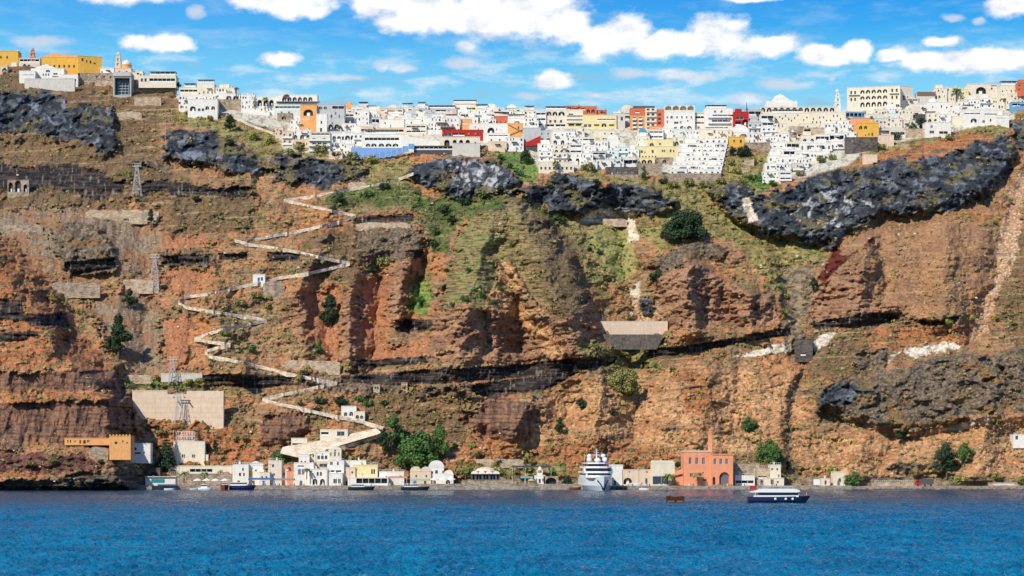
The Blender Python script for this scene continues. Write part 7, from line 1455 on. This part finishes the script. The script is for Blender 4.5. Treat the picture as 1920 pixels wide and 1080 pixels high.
def boat(name, px, pyw, L, B_, H, label, hullm, rz=0, cabin=None, cat='boat', Y=None, group=None, extra=None):
    Y = EYE * F / (pyw - HY) if Y is None else Y
    e = empty(name, ((px - CX) * Y / F, Y, 0), rz, label=label, cat=cat, group=group); hull(MB(), L, B_, H).build('hull', hullm, e)
    MB().prism([(-L * .49, -B_ * .38), (L * .25, -B_ * .42), (L * .46, 0), (L * .25, B_ * .42), (-L * .49, B_ * .38)], H * .9, H * .93, axis='z').build('deck', plain('deck_wood', (190, 176, 156), .8), e)
    if cabin:
        x0, x1, hh = cabin; MB().box(x0 * L, x1 * L, -B_ * .3, B_ * .3, H * .93, H + hh * .45).box(x0 * L, x1 * L, -B_ * .3, B_ * .3, H + hh * .85, H + hh).build('cabin', WHITEP, e)
        MB().box(x0 * L + .08, x1 * L - .08, -B_ * .29, B_ * .29, H + hh * .45 + .003, H + hh * .85 - .003).build('window', TINT, e)
    return e
# tour boat (592 m off)
e = boat('tour_boat', 1458, 942, 18.4, 4.6, 1.75, 'navy and white tour boat moored off the quay with three round fenders', NAVY, 0, None, 'tour boat')
bpy.context.view_layer.update(); L = 18.4; MB().box(-7.6, 6.2, -1.8, 1.8, 1.7, 2.2).build('deckhouse', WHITEP, e); MB().box(-5.8, 6.0, -1.75, 1.75, 2.203, 3.1).build('window', TINT, e)
MB().prism([(-8.6, 3.104), (5.6, 3.104), (6.6, 3.3), (6.6, 3.7), (5, 4.2), (-5.5, 4.2), (-8.6, 3.3)], -2.1, 2.1).build('roof', WHITEP, e)
mb = MB()
for k in range(12): mb.tube((-5 + k * .85, -1.9, 4.2), (-5 + k * .85, -1.9, 4.9), .035, .035, 4)
mb.tube((-5, -1.9, 4.9), (4.4, -1.9, 4.9), .04); mb.tube((8.9, 0, 2.2), (8.9, 0, 3.1), .05); mb.build('railing', WFRAME, e); MB().box(-8.5, -6.6, -1.2, 1.2, 4.0, 5.1).build('red_locker', wallmat('R'), e)
for x in (-1.0, 2.2, 4.3): MB().lathe([(.001, -.42), (.3, -.3), (.42, 0), (.3, .3), (.001, .42)], x, -2.5, 10).build('fender', WFRAME, e, (0, 0, 1.1))
mb = MB(); mb.tube((-7, -2, 1.8), (-7.2, -2, 3.2), .06); mb.tube((6.3, -1.6, 2.2), (6.9, -1.2, 3.4), .06); mb.tube((-8.8, 0, 4), (-8.8, 0, 6), .05); mb.build('stanchion', WFRAME, e)
# rusty barge
Y = EYE * F / (942 - HY); e = empty('rusty_barge', ((1267 - CX) * Y / F, Y, 0), label='small rusty brown mooring barge floating alone on the water', cat='barge'); RUST = plaster('rust', (84, 46, 36), .5, 1.2)
MB().prism([(-2.7, -.5), (2.6, -.5), (2.8, 1.7), (2.2, 1.95), (.4, 1.7), (-.8, 1.75), (-1.6, 2.0), (-2.8, 1.8)], 0, 3).build('hull', RUST, e); MB().box(-2.5, -.4, -.06, -.003, .15, .5).box(.3, 2.3, -.06, -.003, .15, .5).build('yellow_stripe', plaster('worn_yellow', (150, 120, 56), .5, 1.5), e)
MB().tube((-1.7, 1, 1.8), (-1.7, 1, 2.7), .18).tube((-1.7, 1, 2.7), (-1.2, 1, 2.5), .1).tube((1.6, 1, 1.8), (1.6, 1, 2.2), .15).build('mooring_bitt', plaster('brass_rust', (140, 104, 60), .4), e)
# superyacht, bow on
Y = 889.; s = Y / F; e = empty('superyacht', ((1120 - CX) * s, Y, 0), math.radians(-90 + 4), label='large white superyacht moored bow-first in the middle of the quay', cat='yacht'); e.scale = (1, 1.02, .87); LAND.append(('the superyacht', 1120, 880)); Bm = 13.4
mb = hull(MB(), 52, Bm, 6.3, .4, 0, .28, -.8, 24, .92); o = mb.build('hull', plain('pearl_hull', (236, 238, 238), .25), e)
for sg in (-1, 1): MB().prism([(21.2, 3.6), (24.0, 5.4), (23.4, 4.4), (22.4, .8)], sg * .0 - .0, .0 + .01) if False else None
for sg in (-1, 1):
    mb = MB(); pts = [Vector((21.5, sg * 2.2, 4.9)), Vector((23.9, sg * 1.05, 3.0)), Vector((24.6, sg * .5, 1.2)), Vector((24.4, sg * .25, .1))]
    for a, b in zip(pts, pts[1:]): mb.tube(a, b, .42, .36)
    mb.build('anchor_pocket', TINT, e)
def tier(name, x0, x1, b0, b1, z0, z1, mat):  # deck tier tapering to a curved front
    P = [(x0, -b0), (x1 - 3, -b1), (x1 - .8, -b1 * .62), (x1, 0), (x1 - .8, b1 * .62), (x1 - 3, b1), (x0, b0)]; return MB().prism(P, z0, z1, axis='z').build(name, mat, e)
MB().prism([(-25, -6.0), (12, -6.0), (18, -4.8), (22.6, -1.2), (22.6, 1.2), (18, 4.8), (12, 6.0), (-25, 6.0)], 6.15, 6.35, axis='z').build('deck', plain('deck_wood', (190, 176, 156), .8), e)
tier('main_saloon', -22, 9, 5.9, 5.8, 6.36, 7.6, WHITEP); tier('window', -21.9, 8.9, 5.8, 5.7, 7.603, 8.7, TINT); tier('bridge_deck', -22, 10, 6.5, 6.3, 8.703, 9.7, WHITEP); tier('window', -20, 6.5, 5.2, 5.2, 9.703, 11.3, TINT); tier('sun_deck', -20, 8, 6., 5.9, 11.303, 12.3, WHITEP); tier('window', -16, 3.5, 4.0, 4.0, 12.303, 13.6, TINT); tier('upper_roof', -16, 5, 5.0, 4.8, 13.603, 14.3, WHITEP)
for sg in (-1, 1):
    MB().box(6, 7.2, sg * 5.6 - .4, sg * 5.6 + .4, 6.36, 8.7).box(-2, 4, sg * 6.1 - .35, sg * 6.1 + .35, 8.5, 11.3).build('side_pillar', WHITEP, e)
    for z_, y_, r_ in ((15.9, 3.6, 1.25), (17.8, 3.2, 1.15)): MB().lathe([(r_ * .5, -r_ * .95), (r_ * .9, -r_ * .5), (r_, 0), (r_ * .85, r_ * .5), (r_ * .45, r_ * .88), (.001, r_)], 0, 0, 14).build('radar_dome', WHITEP, e, (-1 if z_ < 17 else -4, sg * y_, z_))
    MB().tube((-2, sg * 3.4, 14.3), (-2, sg * 3.4, 17), .4).build('dome_mast', WHITEP, e); MB().tube((-6, sg * 5.2, 14.3), (-6, sg * 5.2, 19), .06).build('whip_antenna', WFRAME, e)
MB().lathe([(1.0, -.6), (1.5, 0), (1.3, .8), (.7, 1.5), (.001, 1.7)], 0, 0, 14).build('radar_dome', WHITEP, e, (1, 0, 15.2)); MB().tube((-3, 0, 14.3), (-3, 0, 21.6), .45, .14).box(-3.3, -2.7, -1.7, 1.7, 18.2, 18.5).box(-3.3, -2.7, -1.2, 1.2, 19.6, 19.85).box(-3.2, -2.8, -.7, .7, 20.8, 21).build('mast', WHITEP, e)
mb = MB()
for k in range(9): yy = -4.4 + k * 1.1; mb.tube((19 - abs(yy) * .5, yy, 6.3), (19 - abs(yy) * .5, yy, 7.3), .05, .05, 4)
mb.tube((17, -4.4, 7.3), (19, 0, 7.3), .05); mb.tube((17, 4.4, 7.3), (19, 0, 7.3), .05); mb.build('bow_railing', WFRAME, e)
# moored boats along the quay
boat('motor_yacht', 454, 917.5, 11.6, 3.4, 1.7, 'navy hulled motor yacht with a long white cabin at the quay', NAVY, 0, (-.46, .2, 1.6), 'motor boat', Y=893)
boat('wooden_boat', 421, 918, 8.5, 3.6, 1.9, 'brown wooden fishing boat seen bow-on beside the navy motor yacht', plaster('brown_hull', (132, 70, 48), .3), math.radians(-80), (-.3, .1, 1.3), 'fishing boat', Y=890)
boat('speedboat', 385, 918.5, 6.6, 2.3, .8, 'white open speedboat under the cream parasols', WHITEP, 0, (-.3, .15, 1.5), 'boat', Y=888); boat('speedboat', 364, 918, 4.0, 1.6, .5, 'tiny white tender left of the open speedboat', WHITEP, math.radians(20), None, 'boat', Y=889); boat('dinghy', 318, 919.5, 5.0, 1.8, .55, 'small white dinghy in front of the turquoise-windowed bar', WHITEP, math.radians(8), None, 'boat', Y=884)
for px, l_, g in ((677, 'black excursion boat with white canopy frame below the colonnade', 1), (778, 'black excursion boat with white windows beneath the twin vaulted stores', 2)):
    e = boat('excursion_boat', px, 917.5, 11.2 + g * .8, 3.2, 1.15, l_, BLACK, 0, (-.38, .12, 1.1), 'excursion boat', Y=890, group='black excursion boats at the quay'); mb = MB()
    for k in range(6): mb.tube((-4.4 + k * 1.2, -1.3, 1.1), (-4.4 + k * 1.2, -1.3, 2.6), .04, .04, 4)
    mb.box(-4.6, 2, -1.4, 1.4, 2.6, 2.7); mb.build('canopy', WFRAME, e); MB().tube((-5.2, 0, 1), (-5.2, 0, 4.4), .05).build('mast', WFRAME, e)
boat('dinghy', 1164, 918, 4.6, 1.9, .8, 'black inflatable tender just right of the superyacht', BLACK, math.radians(10), None, 'boat', Y=889); boat('dinghy', 1166, 913.5, 5.0, 1.9, 1.2, 'grey covered launch on the quay side of the black tender', plain('grey_tube', (90, 92, 98), .6), 0, (-.2, .2, .6), 'boat', Y=899)
boat('speedboat', 1208, 919, 4.6, 1.7, .6, 'small white speedboat running in front of the peach warehouse', WHITEP, math.radians(-20), None, 'boat', Y=884); boat('launch', 1078, 917, 5.5, 2.0, .9, 'low brown and white launch left of the superyacht', plaster('brown_hull', (132, 70, 48), .3), 0, None, 'boat', Y=893)
e = boat('rowing_boat', 1192, 906, 6.2, 2.0, .8, 'white rowing boat stored ashore in front of the peach warehouse', WHITEP, 0, None, 'boat', Y=909); e.location.z = 1.9
# truck, sign board, poles
s = 914 / F; e = empty('truck', ((1732 - CX) * s, 914, 1.3), label='small truck with a red cab and a dark grey covered load on the shore road', cat='truck')
MB().box(-1.4, 4.8, 0, 2.3, .9, 3.4).build('cargo_box', plain('dark_tarpaulin', (84, 82, 88), .9), e); MB().prism([(-3.9, .5), (-1.5, .5), (-1.5, 2.9), (-3.2, 2.9), (-3.9, 1.8)], 0, 2.2).build('cab', wallmat('R'), e); MB().box(-3.4, -2.2, -.04, -.003, 1.8, 2.6).build('window', TINT, e)
for x in (-2.8, .6, 3.4): mb = MB(); mb.tube((x, -.1, .4), (x, .25, .4), .48, .48, 14); mb.build('wheel', BLACK, e)
e = empty('sign_board', ((1530 - CX) * s, 912, 1.3), label='blank white notice board on two posts at the shore road', cat='sign board'); MB().box(-1.5, 1.5, 0, .12, .5, 3.2).build('board', WFRAME, e); MB().box(-1.4, -1.3, .13, .25, 0, 3.2).box(1.3, 1.4, .13, .25, 0, 3.2).build('post', STEEL, e)
def pole(px, pyt, Y, zb, label, mat=WOOD, r=.09, arm=True, name='street_lamp', cat='pole'):
    s = Y / F; e = empty(name, ((px - CX) * s, Y, zb), label=label, cat=cat); h = EYE + (HY - pyt) * s - zb; MB().tube((0, 0, -.5), (0, 0, h), r, r * .7).build('mast', mat, e)
    if arm: MB().box(-.8, .8, -.05, .05, h - .5, h - .38).build('crossarm', mat, e)
for a in [(336, 870, 911, 1.6, 'dark lamp post at the palms below the base station'), (435, 869, 911, 1.6, 'dark pole beside the three-windowed white port house'), (507, 869, 911, 1.6, 'dark pole before the tall narrow cream port house'), (613, 868, 910, 1.6, 'dark pole in front of the white balconied port house'), (656, 858, 911, 1.6, 'dark pole in front of the peach house with two square windows'),
          (758, 873, 911, 1.6, 'dark pole between the low bar and the twin vaulted stores'), (861, 866, 909, 2.3, 'dark pole on the bare quay wall left of the scalloped pavilion'), (976, 874, 909, 2.3, 'dark pole left of the small white chapel'), (1092, 872, 909, 1.6, 'dark pole directly behind the superyacht bow'), (1198, 880, 909, 1.6, 'dark pole in front of the peach warehouse')]: pole(*a, name='quay_pole')
pole(1415, 838 + 40, 911, 1.6, 'white mast with a red base beside the low white beach bar', WFRAME, name='flag_mast'); pole(1519, 874, 913, 1.3, 'thin grey pole on the shore road near the notice board', STEEL, .07, False, name='quay_pole'); pole(1731, 868, 915, 1.3, 'thin dark pole behind the red-cabbed truck', WOOD, .08, False, name='quay_pole')
pole(325, 808, 934, 1.6, 'tall white mast left of the base station', WFRAME, .12, False, name='radio_mast')
p, s = ground(1400, 212, None, 2); e = empty('antenna_mast', p, label='dark mast rising behind the deep red tower house', cat='mast'); MB().tube((0, 0, 0), (0, 0, 19 * s), .28, .2).build('mast', BLACK, e)
i_ = 0
for px, pyb, hp, l_ in [(440, 480, 0, ''), (1060, 812, 14, 'fence post beside the dark shrubs above the yacht'), (988, 814, 13, 'isolated thin fence post below the purple rock'), (1020, 816, 13, 'thin fence post left of the dark shrubs above the yacht'), (1158, 808, 12, 'thin fence post above the white store'), (1268, 808, 12, 'thin fence post left above the coral factory'), (1305, 810, 10, 'thin fence post above the coral factory roof'), (1342, 808, 14, 'tall thin fence post right of the factory chimney'), (1378, 808, 14, 'fence post at the upper shrub right of the chimney'), (1396, 808, 14, 'fence post just right of the upper shrub'),
        (612, 790, 26, 'thin pole above the shelters of the ramp'), (703, 850, 18, 'thin pole at the foot of the ramp'), (482, 740, 12, 'thin pole on the left end of the lower path bend'), (557, 385, 28, 'thin pole at the upper hairpin of the path'), (608, 706, 20, 'thin pole beside the pale rubble wall'), (358, 552, 18, 'thin pole at the left hairpin of the path'), (310, 270, 64, 'tall pale pole leaning on the upper ridge'), (460, 240, 26, 'thin dark pole right of the round ridge tree'), (466, 240, 28, 'second thin dark pole right of the round ridge tree'), (390, 212, 14, 'small pole in front of the first white ridge hotel')]:
    if not hp: continue
    p, s = ground(px, pyb, None, 1.5); e = empty('thin_pole', p, label=l_, cat='pole', group='thin poles on the slope'); MB().tube((0, 0, -.5), (0, 0, hp * s), .10, .07, 5).build('post', STEEL, e)
# ------------------------------------------------------------------ trees and shrubs that can be told apart
G_T = 'trees on the slope'
for a in [(312, 884, 40, 76, 'conifer', 'tall dark Norfolk pine beside the base station', 'conifer'), (785, 884, 78, 78, 'pine', 'largest spreading green pine above the port', 'round'), (822, 862, 44, 66, 'green', 'bright green tree behind the largest pine', 'round'), (740, 838, 42, 58, 'green', 'pale-trunked green tree left of the largest pine', 'round'), (718, 850, 34, 42, 'dark', 'dark bushy tree left of the pale-trunked tree', 'round'),
          (525, 866, 36, 26, 'green', 'round green tree at the left foot of the pale ramp', 'round'), (222, 670, 50, 80, 'dark', 'large ragged dark tree beside the grey gravel chute', 'round'), (243, 578, 32, 34, 'dark', 'round dark tree above the ragged one', 'round'), (620, 614, 44, 66, 'dark', 'dark green tree in the orange gully', 'round'), (432, 246, 26, 32, 'dark', 'round dark green tree on the ridge slope', 'round'),
          (283, 430, 18, 40, 'dark', 'slim dark tree below the long pale terrace wall', 'round'), (1283, 448, 84, 60, 'dark', 'broad dark green tree mass beneath the black cliff', 'round'), (1253, 446, 34, 22, 'dark', 'smaller dark tree at the foot of the broad dark one', 'round'), (986, 308, 28, 26, 'dark', 'dark round tree beside the cliff-edge hotel', 'round'),
          (1395, 292, 30, 22, 'dark', 'wide dark tree under the amber house', 'round'), (1373, 292, 18, 18, 'dark', 'small dark tree left of the wide one under the amber house', 'round'), (1208, 338, 18, 28, 'green', 'upright green tree beside the dark stone villa', 'round'), (1775, 896, 46, 66, 'dark', 'tall dark ivy-like tree above the truck', 'round'), (1808, 872, 38, 40, 'green', 'paler tree right of the tall dark shore tree', 'round'),
          (1690, 828, 34, 36, 'dark', 'round dark tree below the brown cliff', 'round'), (1442, 866, 58, 44, 'green', 'wide bright green tree right above the tour boat', 'round'), (1478, 882, 18, 18, 'dark', 'small round dark tree near the narrow tower house', 'round'), (1406, 806, 34, 28, 'green', 'green shrub tree behind the fence right of the chimney', 'round'), (1170, 738, 66, 52, 'olive', 'flat-topped olive green tree on the orange slope', 'round'),
          (1090, 770, 26, 24, 'dark', 'small dark round tree left below the flat-topped one', 'round'), (1150, 778, 24, 16, 'dark', 'low dark tree between the round and flat-topped ones', 'round'), (1050, 812, 24, 30, 'dark', 'dark tree at the thin fence above the yacht', 'round'), (1525, 550, 22, 30, 'dark', 'dark green tree in the cleft beside the red rock', 'round'), (1232, 526, 30, 24, 'dark', 'dark tree under the grey rock overhang', 'round'),
          (1728, 244, 22, 24, 'dark', 'dark tree under the grey flat shed', 'round'), (1711, 248, 20, 18, 'green', 'round green tree left of the cliff-rim cube house', 'round'), (373, 826, 8, 18, 'dark', 'slim dark tree right above the base station', 'cypress'), (387, 848, 13, 18, 'dark', 'small dark tree right of the base station, nearer one', 'round'), (403, 850, 14, 26, 'dark', 'small dark tree right of the base station, farther one', 'round'),
          (478, 204, 9, 22, 'conifer', 'dark cypress before the five-arched villa', 'cypress'), (355, 676, 8, 30, 'conifer', 'single slim cypress beside the lower zigzag', 'cypress'), (1846, 186, 5, 24, 'conifer', 'thin cypress behind the great-arch house', 'cypress'), (1884, 182, 8, 22, 'conifer', 'cypress on the far skyline', 'cypress'), (600, 664, 20, 26, 'green', 'small green tree at the bottom of the orange gully', 'round'), (1064, 908, 24, 18, 'dark', 'round dark tree on the quay left of the yacht', 'round'),
          (335, 166, 12, 12, 'dark', 'dark tree beside the utility pole', 'round'), (1103, 320, 30, 18, 'olive', 'fan of dusty shrubs right of the cliff-edge hotel', 'round'), (1195, 318, 10, 22, 'dark', 'slim dark tree left of the stone wall', 'cypress')]:
    Yx = 911 if a[0] == 1064 else None
    big = a[2] * a[3]; tree(a[0], a[1], a[2], a[3], a[4], a[5], a[6], n=int(min(5200, 600 + big * 1.1)), Y=Yx, group=None)
tree(1600, 909, 36, 28, 'green', 'round green tree beside the square cream shore house', 'round', Y=911, n=1800)
for a in [(345, 905, 20, 24, 'palm', 'left one of the two low palms by the parasols', 911), (383, 903, 16, 20, 'palm', 'right one of the two low palms by the parasols', 917), (575, 897, 16, 22, 'palm', 'small palm in front of the white shuttered house', 912), (958, 906, 14, 20, 'palm', 'bushy palm left of the turquoise awning', 911), (1254, 908, 24, 22, 'palm', 'broad palm before the cream white warehouse', 909), (1308, 908, 18, 26, 'palm', 'palm against the coral factory wall', 908),
          (1042, 321, 14, 22, 'palm', 'palm in front of the cliff-edge cream hotel', None), (1793, 190, 20, 28, 'palm', 'tall palm on the skyline near the great-arch house', None), (497, 206, 13, 28, 'palm', 'palm in front of the five-arched villa', None), (536, 194, 12, 20, 'rust', 'dry reddish palm before the six-arched hotel', None), (443, 184, 10, 24, 'rust', 'dry reddish palm behind the two-arched villa', None), (1460, 266, 12, 16, 'palm', 'small palm in the white terraces below the cathedral', None), (636, 250, 12, 16, 'palm', 'small palm by the tall grey white hotel', None), (1808, 226, 12, 30, 'rust', 'bare-crowned palm beside the promontory hotel', None), (873, 896, 12, 20, 'palm', 'small palm left of the scalloped pavilion', 914)]:
    tree(a[0], a[1], a[2], a[3], a[4], a[5], 'palm', name='palm_tree', cat='palm tree', Y=a[6], off=3)
Rb = random.Random(21)
BL = [(560,282,30,'olive'),(600,288,28,'olive'),(660,300,26,'olive'),(700,306,26,'yellow'),(630,296,22,'dark'),(545,292,22,'olive'),(430,268,22,'olive'),(475,262,26,'yellow'),(505,270,24,'yellow'),(395,226,18,'olive'),(350,214,16,'olive'),(370,378,20,'dark'),(225,330,16,'olive'),(240,326,14,'yellow'),
 (940,300,18,'green'),(955,315,18,'green'),(975,330,18,'green'),(1410,338,22,'green'),(1430,342,24,'green'),(1450,350,20,'green'),(1030,352,20,'olive'),(1060,340,18,'dark'),(1120,345,20,'dark'),(1165,325,16,'dark'),(1245,345,20,'dark'),(1260,352,22,'olive'),(1290,348,22,'olive'),(1320,352,24,'olive'),(1350,345,22,'olive'),(1395,345,20,'olive'),(1350,372,24,'olive'),
 (1370,310,20,'olive'),(1410,305,18,'olive'),(1380,325,20,'yellow'),(1055,420,26,'dark'),(1018,398,22,'olive'),(1040,412,18,'green'),(1105,470,14,'dark'),(1125,478,14,'dark'),(830,400,30,'dark'),(850,420,26,'dark'),(820,440,26,'green'),(815,465,22,'dark'),(870,385,24,'dark'),(905,372,24,'green'),(940,360,20,'dark'),(690,370,22,'green'),(640,380,22,'dark'),(620,392,18,'olive'),(720,355,22,'dark'),
 (720,500,30,'olive'),(700,512,22,'dark'),(790,570,22,'green'),(500,580,20,'olive'),(450,575,26,'olive'),(480,560,24,'olive'),(420,630,20,'olive'),(470,660,26,'green'),(560,715,22,'olive'),(640,760,30,'dark'),(600,758,26,'dark'),(675,752,22,'green'),(690,762,20,'green'),(560,758,18,'olive'),(720,760,16,'dark'),(570,705,20,'dark'),
 (260,712,20,'green'),(290,716,22,'olive'),(350,722,22,'yellow'),(375,718,18,'olive'),(310,728,20,'yellow'),(120,575,18,'olive'),(100,565,16,'yellow'),(310,542,16,'dark'),(305,648,14,'dark'),(150,590,18,'olive'),(330,395,14,'olive'),(240,410,10,'dark'),(200,480,10,'dark'),(236,490,9,'dark'),
 (900,892,30,'yellow'),(870,890,24,'yellow'),(935,890,26,'yellow'),(965,888,24,'yellow'),(990,886,22,'olive'),(880,882,18,'olive'),(1000,872,20,'olive'),(985,868,18,'olive'),(895,855,20,'olive'),(885,840,16,'yellow'),(1034,842,14,'yellow'),(1205,888,24,'yellow'),(1240,880,26,'yellow'),(1225,872,18,'olive'),(1275,876,20,'dark'),(1390,876,16,'green'),(1335,870,20,'olive'),(1300,862,20,'olive'),
 (1534,880,16,'yellow'),(1530,822,14,'yellow'),(1560,888,24,'yellow'),(1800,905,26,'yellow'),(1840,904,30,'yellow'),(1870,900,26,'olive'),(1915,905,24,'olive'),(1670,905,14,'olive'),(1470,590,24,'olive'),(1490,650,20,'olive'),(1475,560,20,'olive'),(1460,520,20,'olive'),(1780,610,20,'yellow'),(1820,600,18,'yellow'),(1870,600,16,'yellow'),(1900,610,20,'yellow'),
 (1865,420,18,'yellow'),(1895,380,14,'olive'),(1600,550,0,'olive'),(1740,250,22,'green'),(1780,262,18,'yellow'),(1650,280,22,'olive'),(1500,330,20,'olive'),(1540,305,22,'olive'),(1680,262,20,'dark'),(1560,300,16,'olive'),(1140,680,18,'olive'),(1230,690,14,'green'),(1260,695,12,'green'),(1180,600,16,'olive'),(1160,540,14,'olive'),(1200,500,14,'olive'),(1160,460,18,'yellow'),(960,460,14,'olive'),
 (880,510,18,'green'),(905,555,20,'green'),(870,565,18,'green'),(925,570,16,'green'),(940,545,16,'green'),(850,575,16,'green'),(390,568,18,'olive'),(1365,283,0,'olive'),(190,870,14,'dark'),(230,900,0,'olive'),(250,880,22,'olive'),(265,860,18,'yellow'),(290,876,24,'yellow'),(100,870,20,'olive'),(60,872,16,'olive'),(130,874,16,'olive'),(345,804,18,'olive'),(460,826,20,'olive'),(440,826,20,'olive'),(470,800,16,'olive')]
CN = dict(olive='olive', dark='dark green', green='bright green', yellow='yellow green')
MARK = [('the black cliff', 870, 335), ('the great concrete wall', 330, 760), ('the white hut', 485, 522), ('the dark stone villa', 1166, 320), ('the blue fence', 718, 288), ('the dam wall', 1180, 628), ('the red rock', 1560, 500), ('the scalloped pavilion', 910, 895), ('the coral factory', 1327, 880), ('the truck', 1732, 904), ('the base station', 350, 850), ('the lower path hairpin', 632, 718), ('the green hill crest', 930, 380), ('the amber house', 1383, 264), ('the small shore house', 1575, 896),
        ('the middle pylon', 290, 510), ('the top pylon', 257, 340), ('the castle tower', 225, 838), ('the first ridge hotel', 370, 195), ('the long black ledge', 850, 705), ('the gravel chute', 265, 640), ('the brown cliff', 1720, 740), ('the pale scree gully', 1890, 450), ('the cliff-rim cube house', 1758, 242), ('the meadow', 1150, 460), ('the rounded amber house', 1628, 246), ('the picture edge rocks', 60, 590)]
lab = defaultdict(list)
for x, y, wq, m_ in BL:
    if not wq: continue
    L = min(MARK, key=lambda l: math.hypot(l[1] - x, l[2] - y)); dx, dy_ = x - L[1], y - L[2]
    d_ = ('right of' if dx > 0 else 'left of') if abs(dx) > abs(dy_) else ('below' if dy_ > 0 else 'above'); o = bush(x, y, wq, wq * Rb.uniform(.5, .72), m_, '', 'rounded shrubs on the slope'); lab[(m_, d_, L[0])].append((math.hypot(dx, dy_), o))
for (m_, d_, l_), v in lab.items():
    v.sort(key=lambda t: t[0])
    for i, (_, o) in enumerate(v): o['label'] = 'rounded %s shrub %s%s %s' % (CN[m_], (ORD[i] + ' one ') if len(v) > 1 else 'growing ', d_, l_)
# uncountable low scrub and loose stones
def scatter(name, n, seed, density, cols, size, shape, matname, label):
    R = np.random.RandomState(seed); pts = []
    cx_ = R.uniform(-380, 2300, n * 6); cyf = R.uniform(0.02, .98, n * 6)
    V = []; Q = []; Ccol = []; cnt = 0
    ii_ = np.clip(((cx_ - gx[0]) / (gx[1] - gx[0])).astype(int), 0, NX - 2); jj_ = np.clip((cyf * (NY - 1)).astype(int), 1, NY - 2)
    dn = density[jj_, ii_] * (.35 + 1.3 * np.clip(.5 + nG[jj_, ii_] * 1.6 + nB[jj_, ii_] * .9, 0, 1)); keep = R.uniform(0, 1, n * 6) < dn * .9
    for i, j in zip(ii_[keep][:n], jj_[keep][:n]):
        p = np.array([X3[j, i], D[j, i], Z3[j, i]]); s = size * np.exp(R.normal(0, .42)); g = vcol[j, i] + R.normal(0, .18)
        shape(V, Q, Ccol, p, s, g, R)
    return big_mesh(name, np.array(V, np.float32), np.array(Q), matname, np.array(Ccol))
def tuft(V, Q, Cc, p, s, g, R):
    pal = [(176, 132, 84), (158, 136, 86), (136, 126, 74), (104, 112, 60), (70, 96, 48)]; t = min(max(g, 0), .99) * 4; a, b = pal[int(t)], pal[min(int(t) + 1, 4)]; f = t - int(t)
    c = np.array(c3(*[a[k] * (1 - f) + b[k] * f for k in range(3)])) * R.uniform(.75, 1.2)
    for _ in range(11):
        d = R.normal(0, 1, 3); d[2] = abs(d[2]) * .7; d /= np.linalg.norm(d); q_ = p + d * s * np.array([1, 1, .62]); q_[2] += s * .05
        u = np.cross(d, R.normal(0, 1, 3)); u /= np.linalg.norm(u) + 1e-6; w_ = np.cross(d, u); k = s * R.uniform(.28, .5); i = len(V)
        V.extend([q_ - u * k - w_ * k * .8, q_ + u * k - w_ * k * .7, q_ + u * k * .8 + w_ * k, q_ - u * k + w_ * k * .7]); Q.append((i, i + 1, i + 2, i + 3)); Cc.extend([c] * 4)
def stone(V, Q, Cc, p, s, g, R):
    c = np.array(c3(*[(196, 176, 156), (150, 128, 110), (110, 92, 82), (128, 106, 88)][R.randint(4)])) * R.uniform(.8, 1.1); o = R.normal(0, .22, (8, 3)); i = len(V)
    B_ = np.array([(-1, -1, -1), (1, -1, -1), (1, 1, -1), (-1, 1, -1), (-.7, -.7, .8), (.7, -.7, .8), (.7, .7, .8), (-.7, .7, .8)]) + o
    V.extend(list(p + B_ * s * np.array([1, .9, .6]))); Q.extend([(i + a, i + b, i + c_, i + d) for a, b, c_, d in ((4, 5, 6, 7), (0, 1, 5, 4), (1, 2, 6, 5), (2, 3, 7, 6), (3, 0, 4, 7))]); Cc.extend([c] * 8)
M_scrub = ground_mat('dry_scrub', .2, 1.4, .9)
o = scatter('scrub', 17000, 5, veg, None, .68, tuft, M_scrub, ''); tag(o, 'low dry and olive scrub dotted all over the slope', None, None, 'stuff')
sden = np.clip(.10 + .5 * (vcol < .34) * (rate > .3) + .5 * AM[3] * (rate > .3), 0, 1) * (AM[1] < .4) * (rate < .6)
o = scatter('loose_stones', 4200, 9, sden, None, .32, stone, M_scrub, ''); tag(o, 'loose stones and boulders lying on the slope', None, None, 'stuff')
print('objects', len(bpy.data.objects))
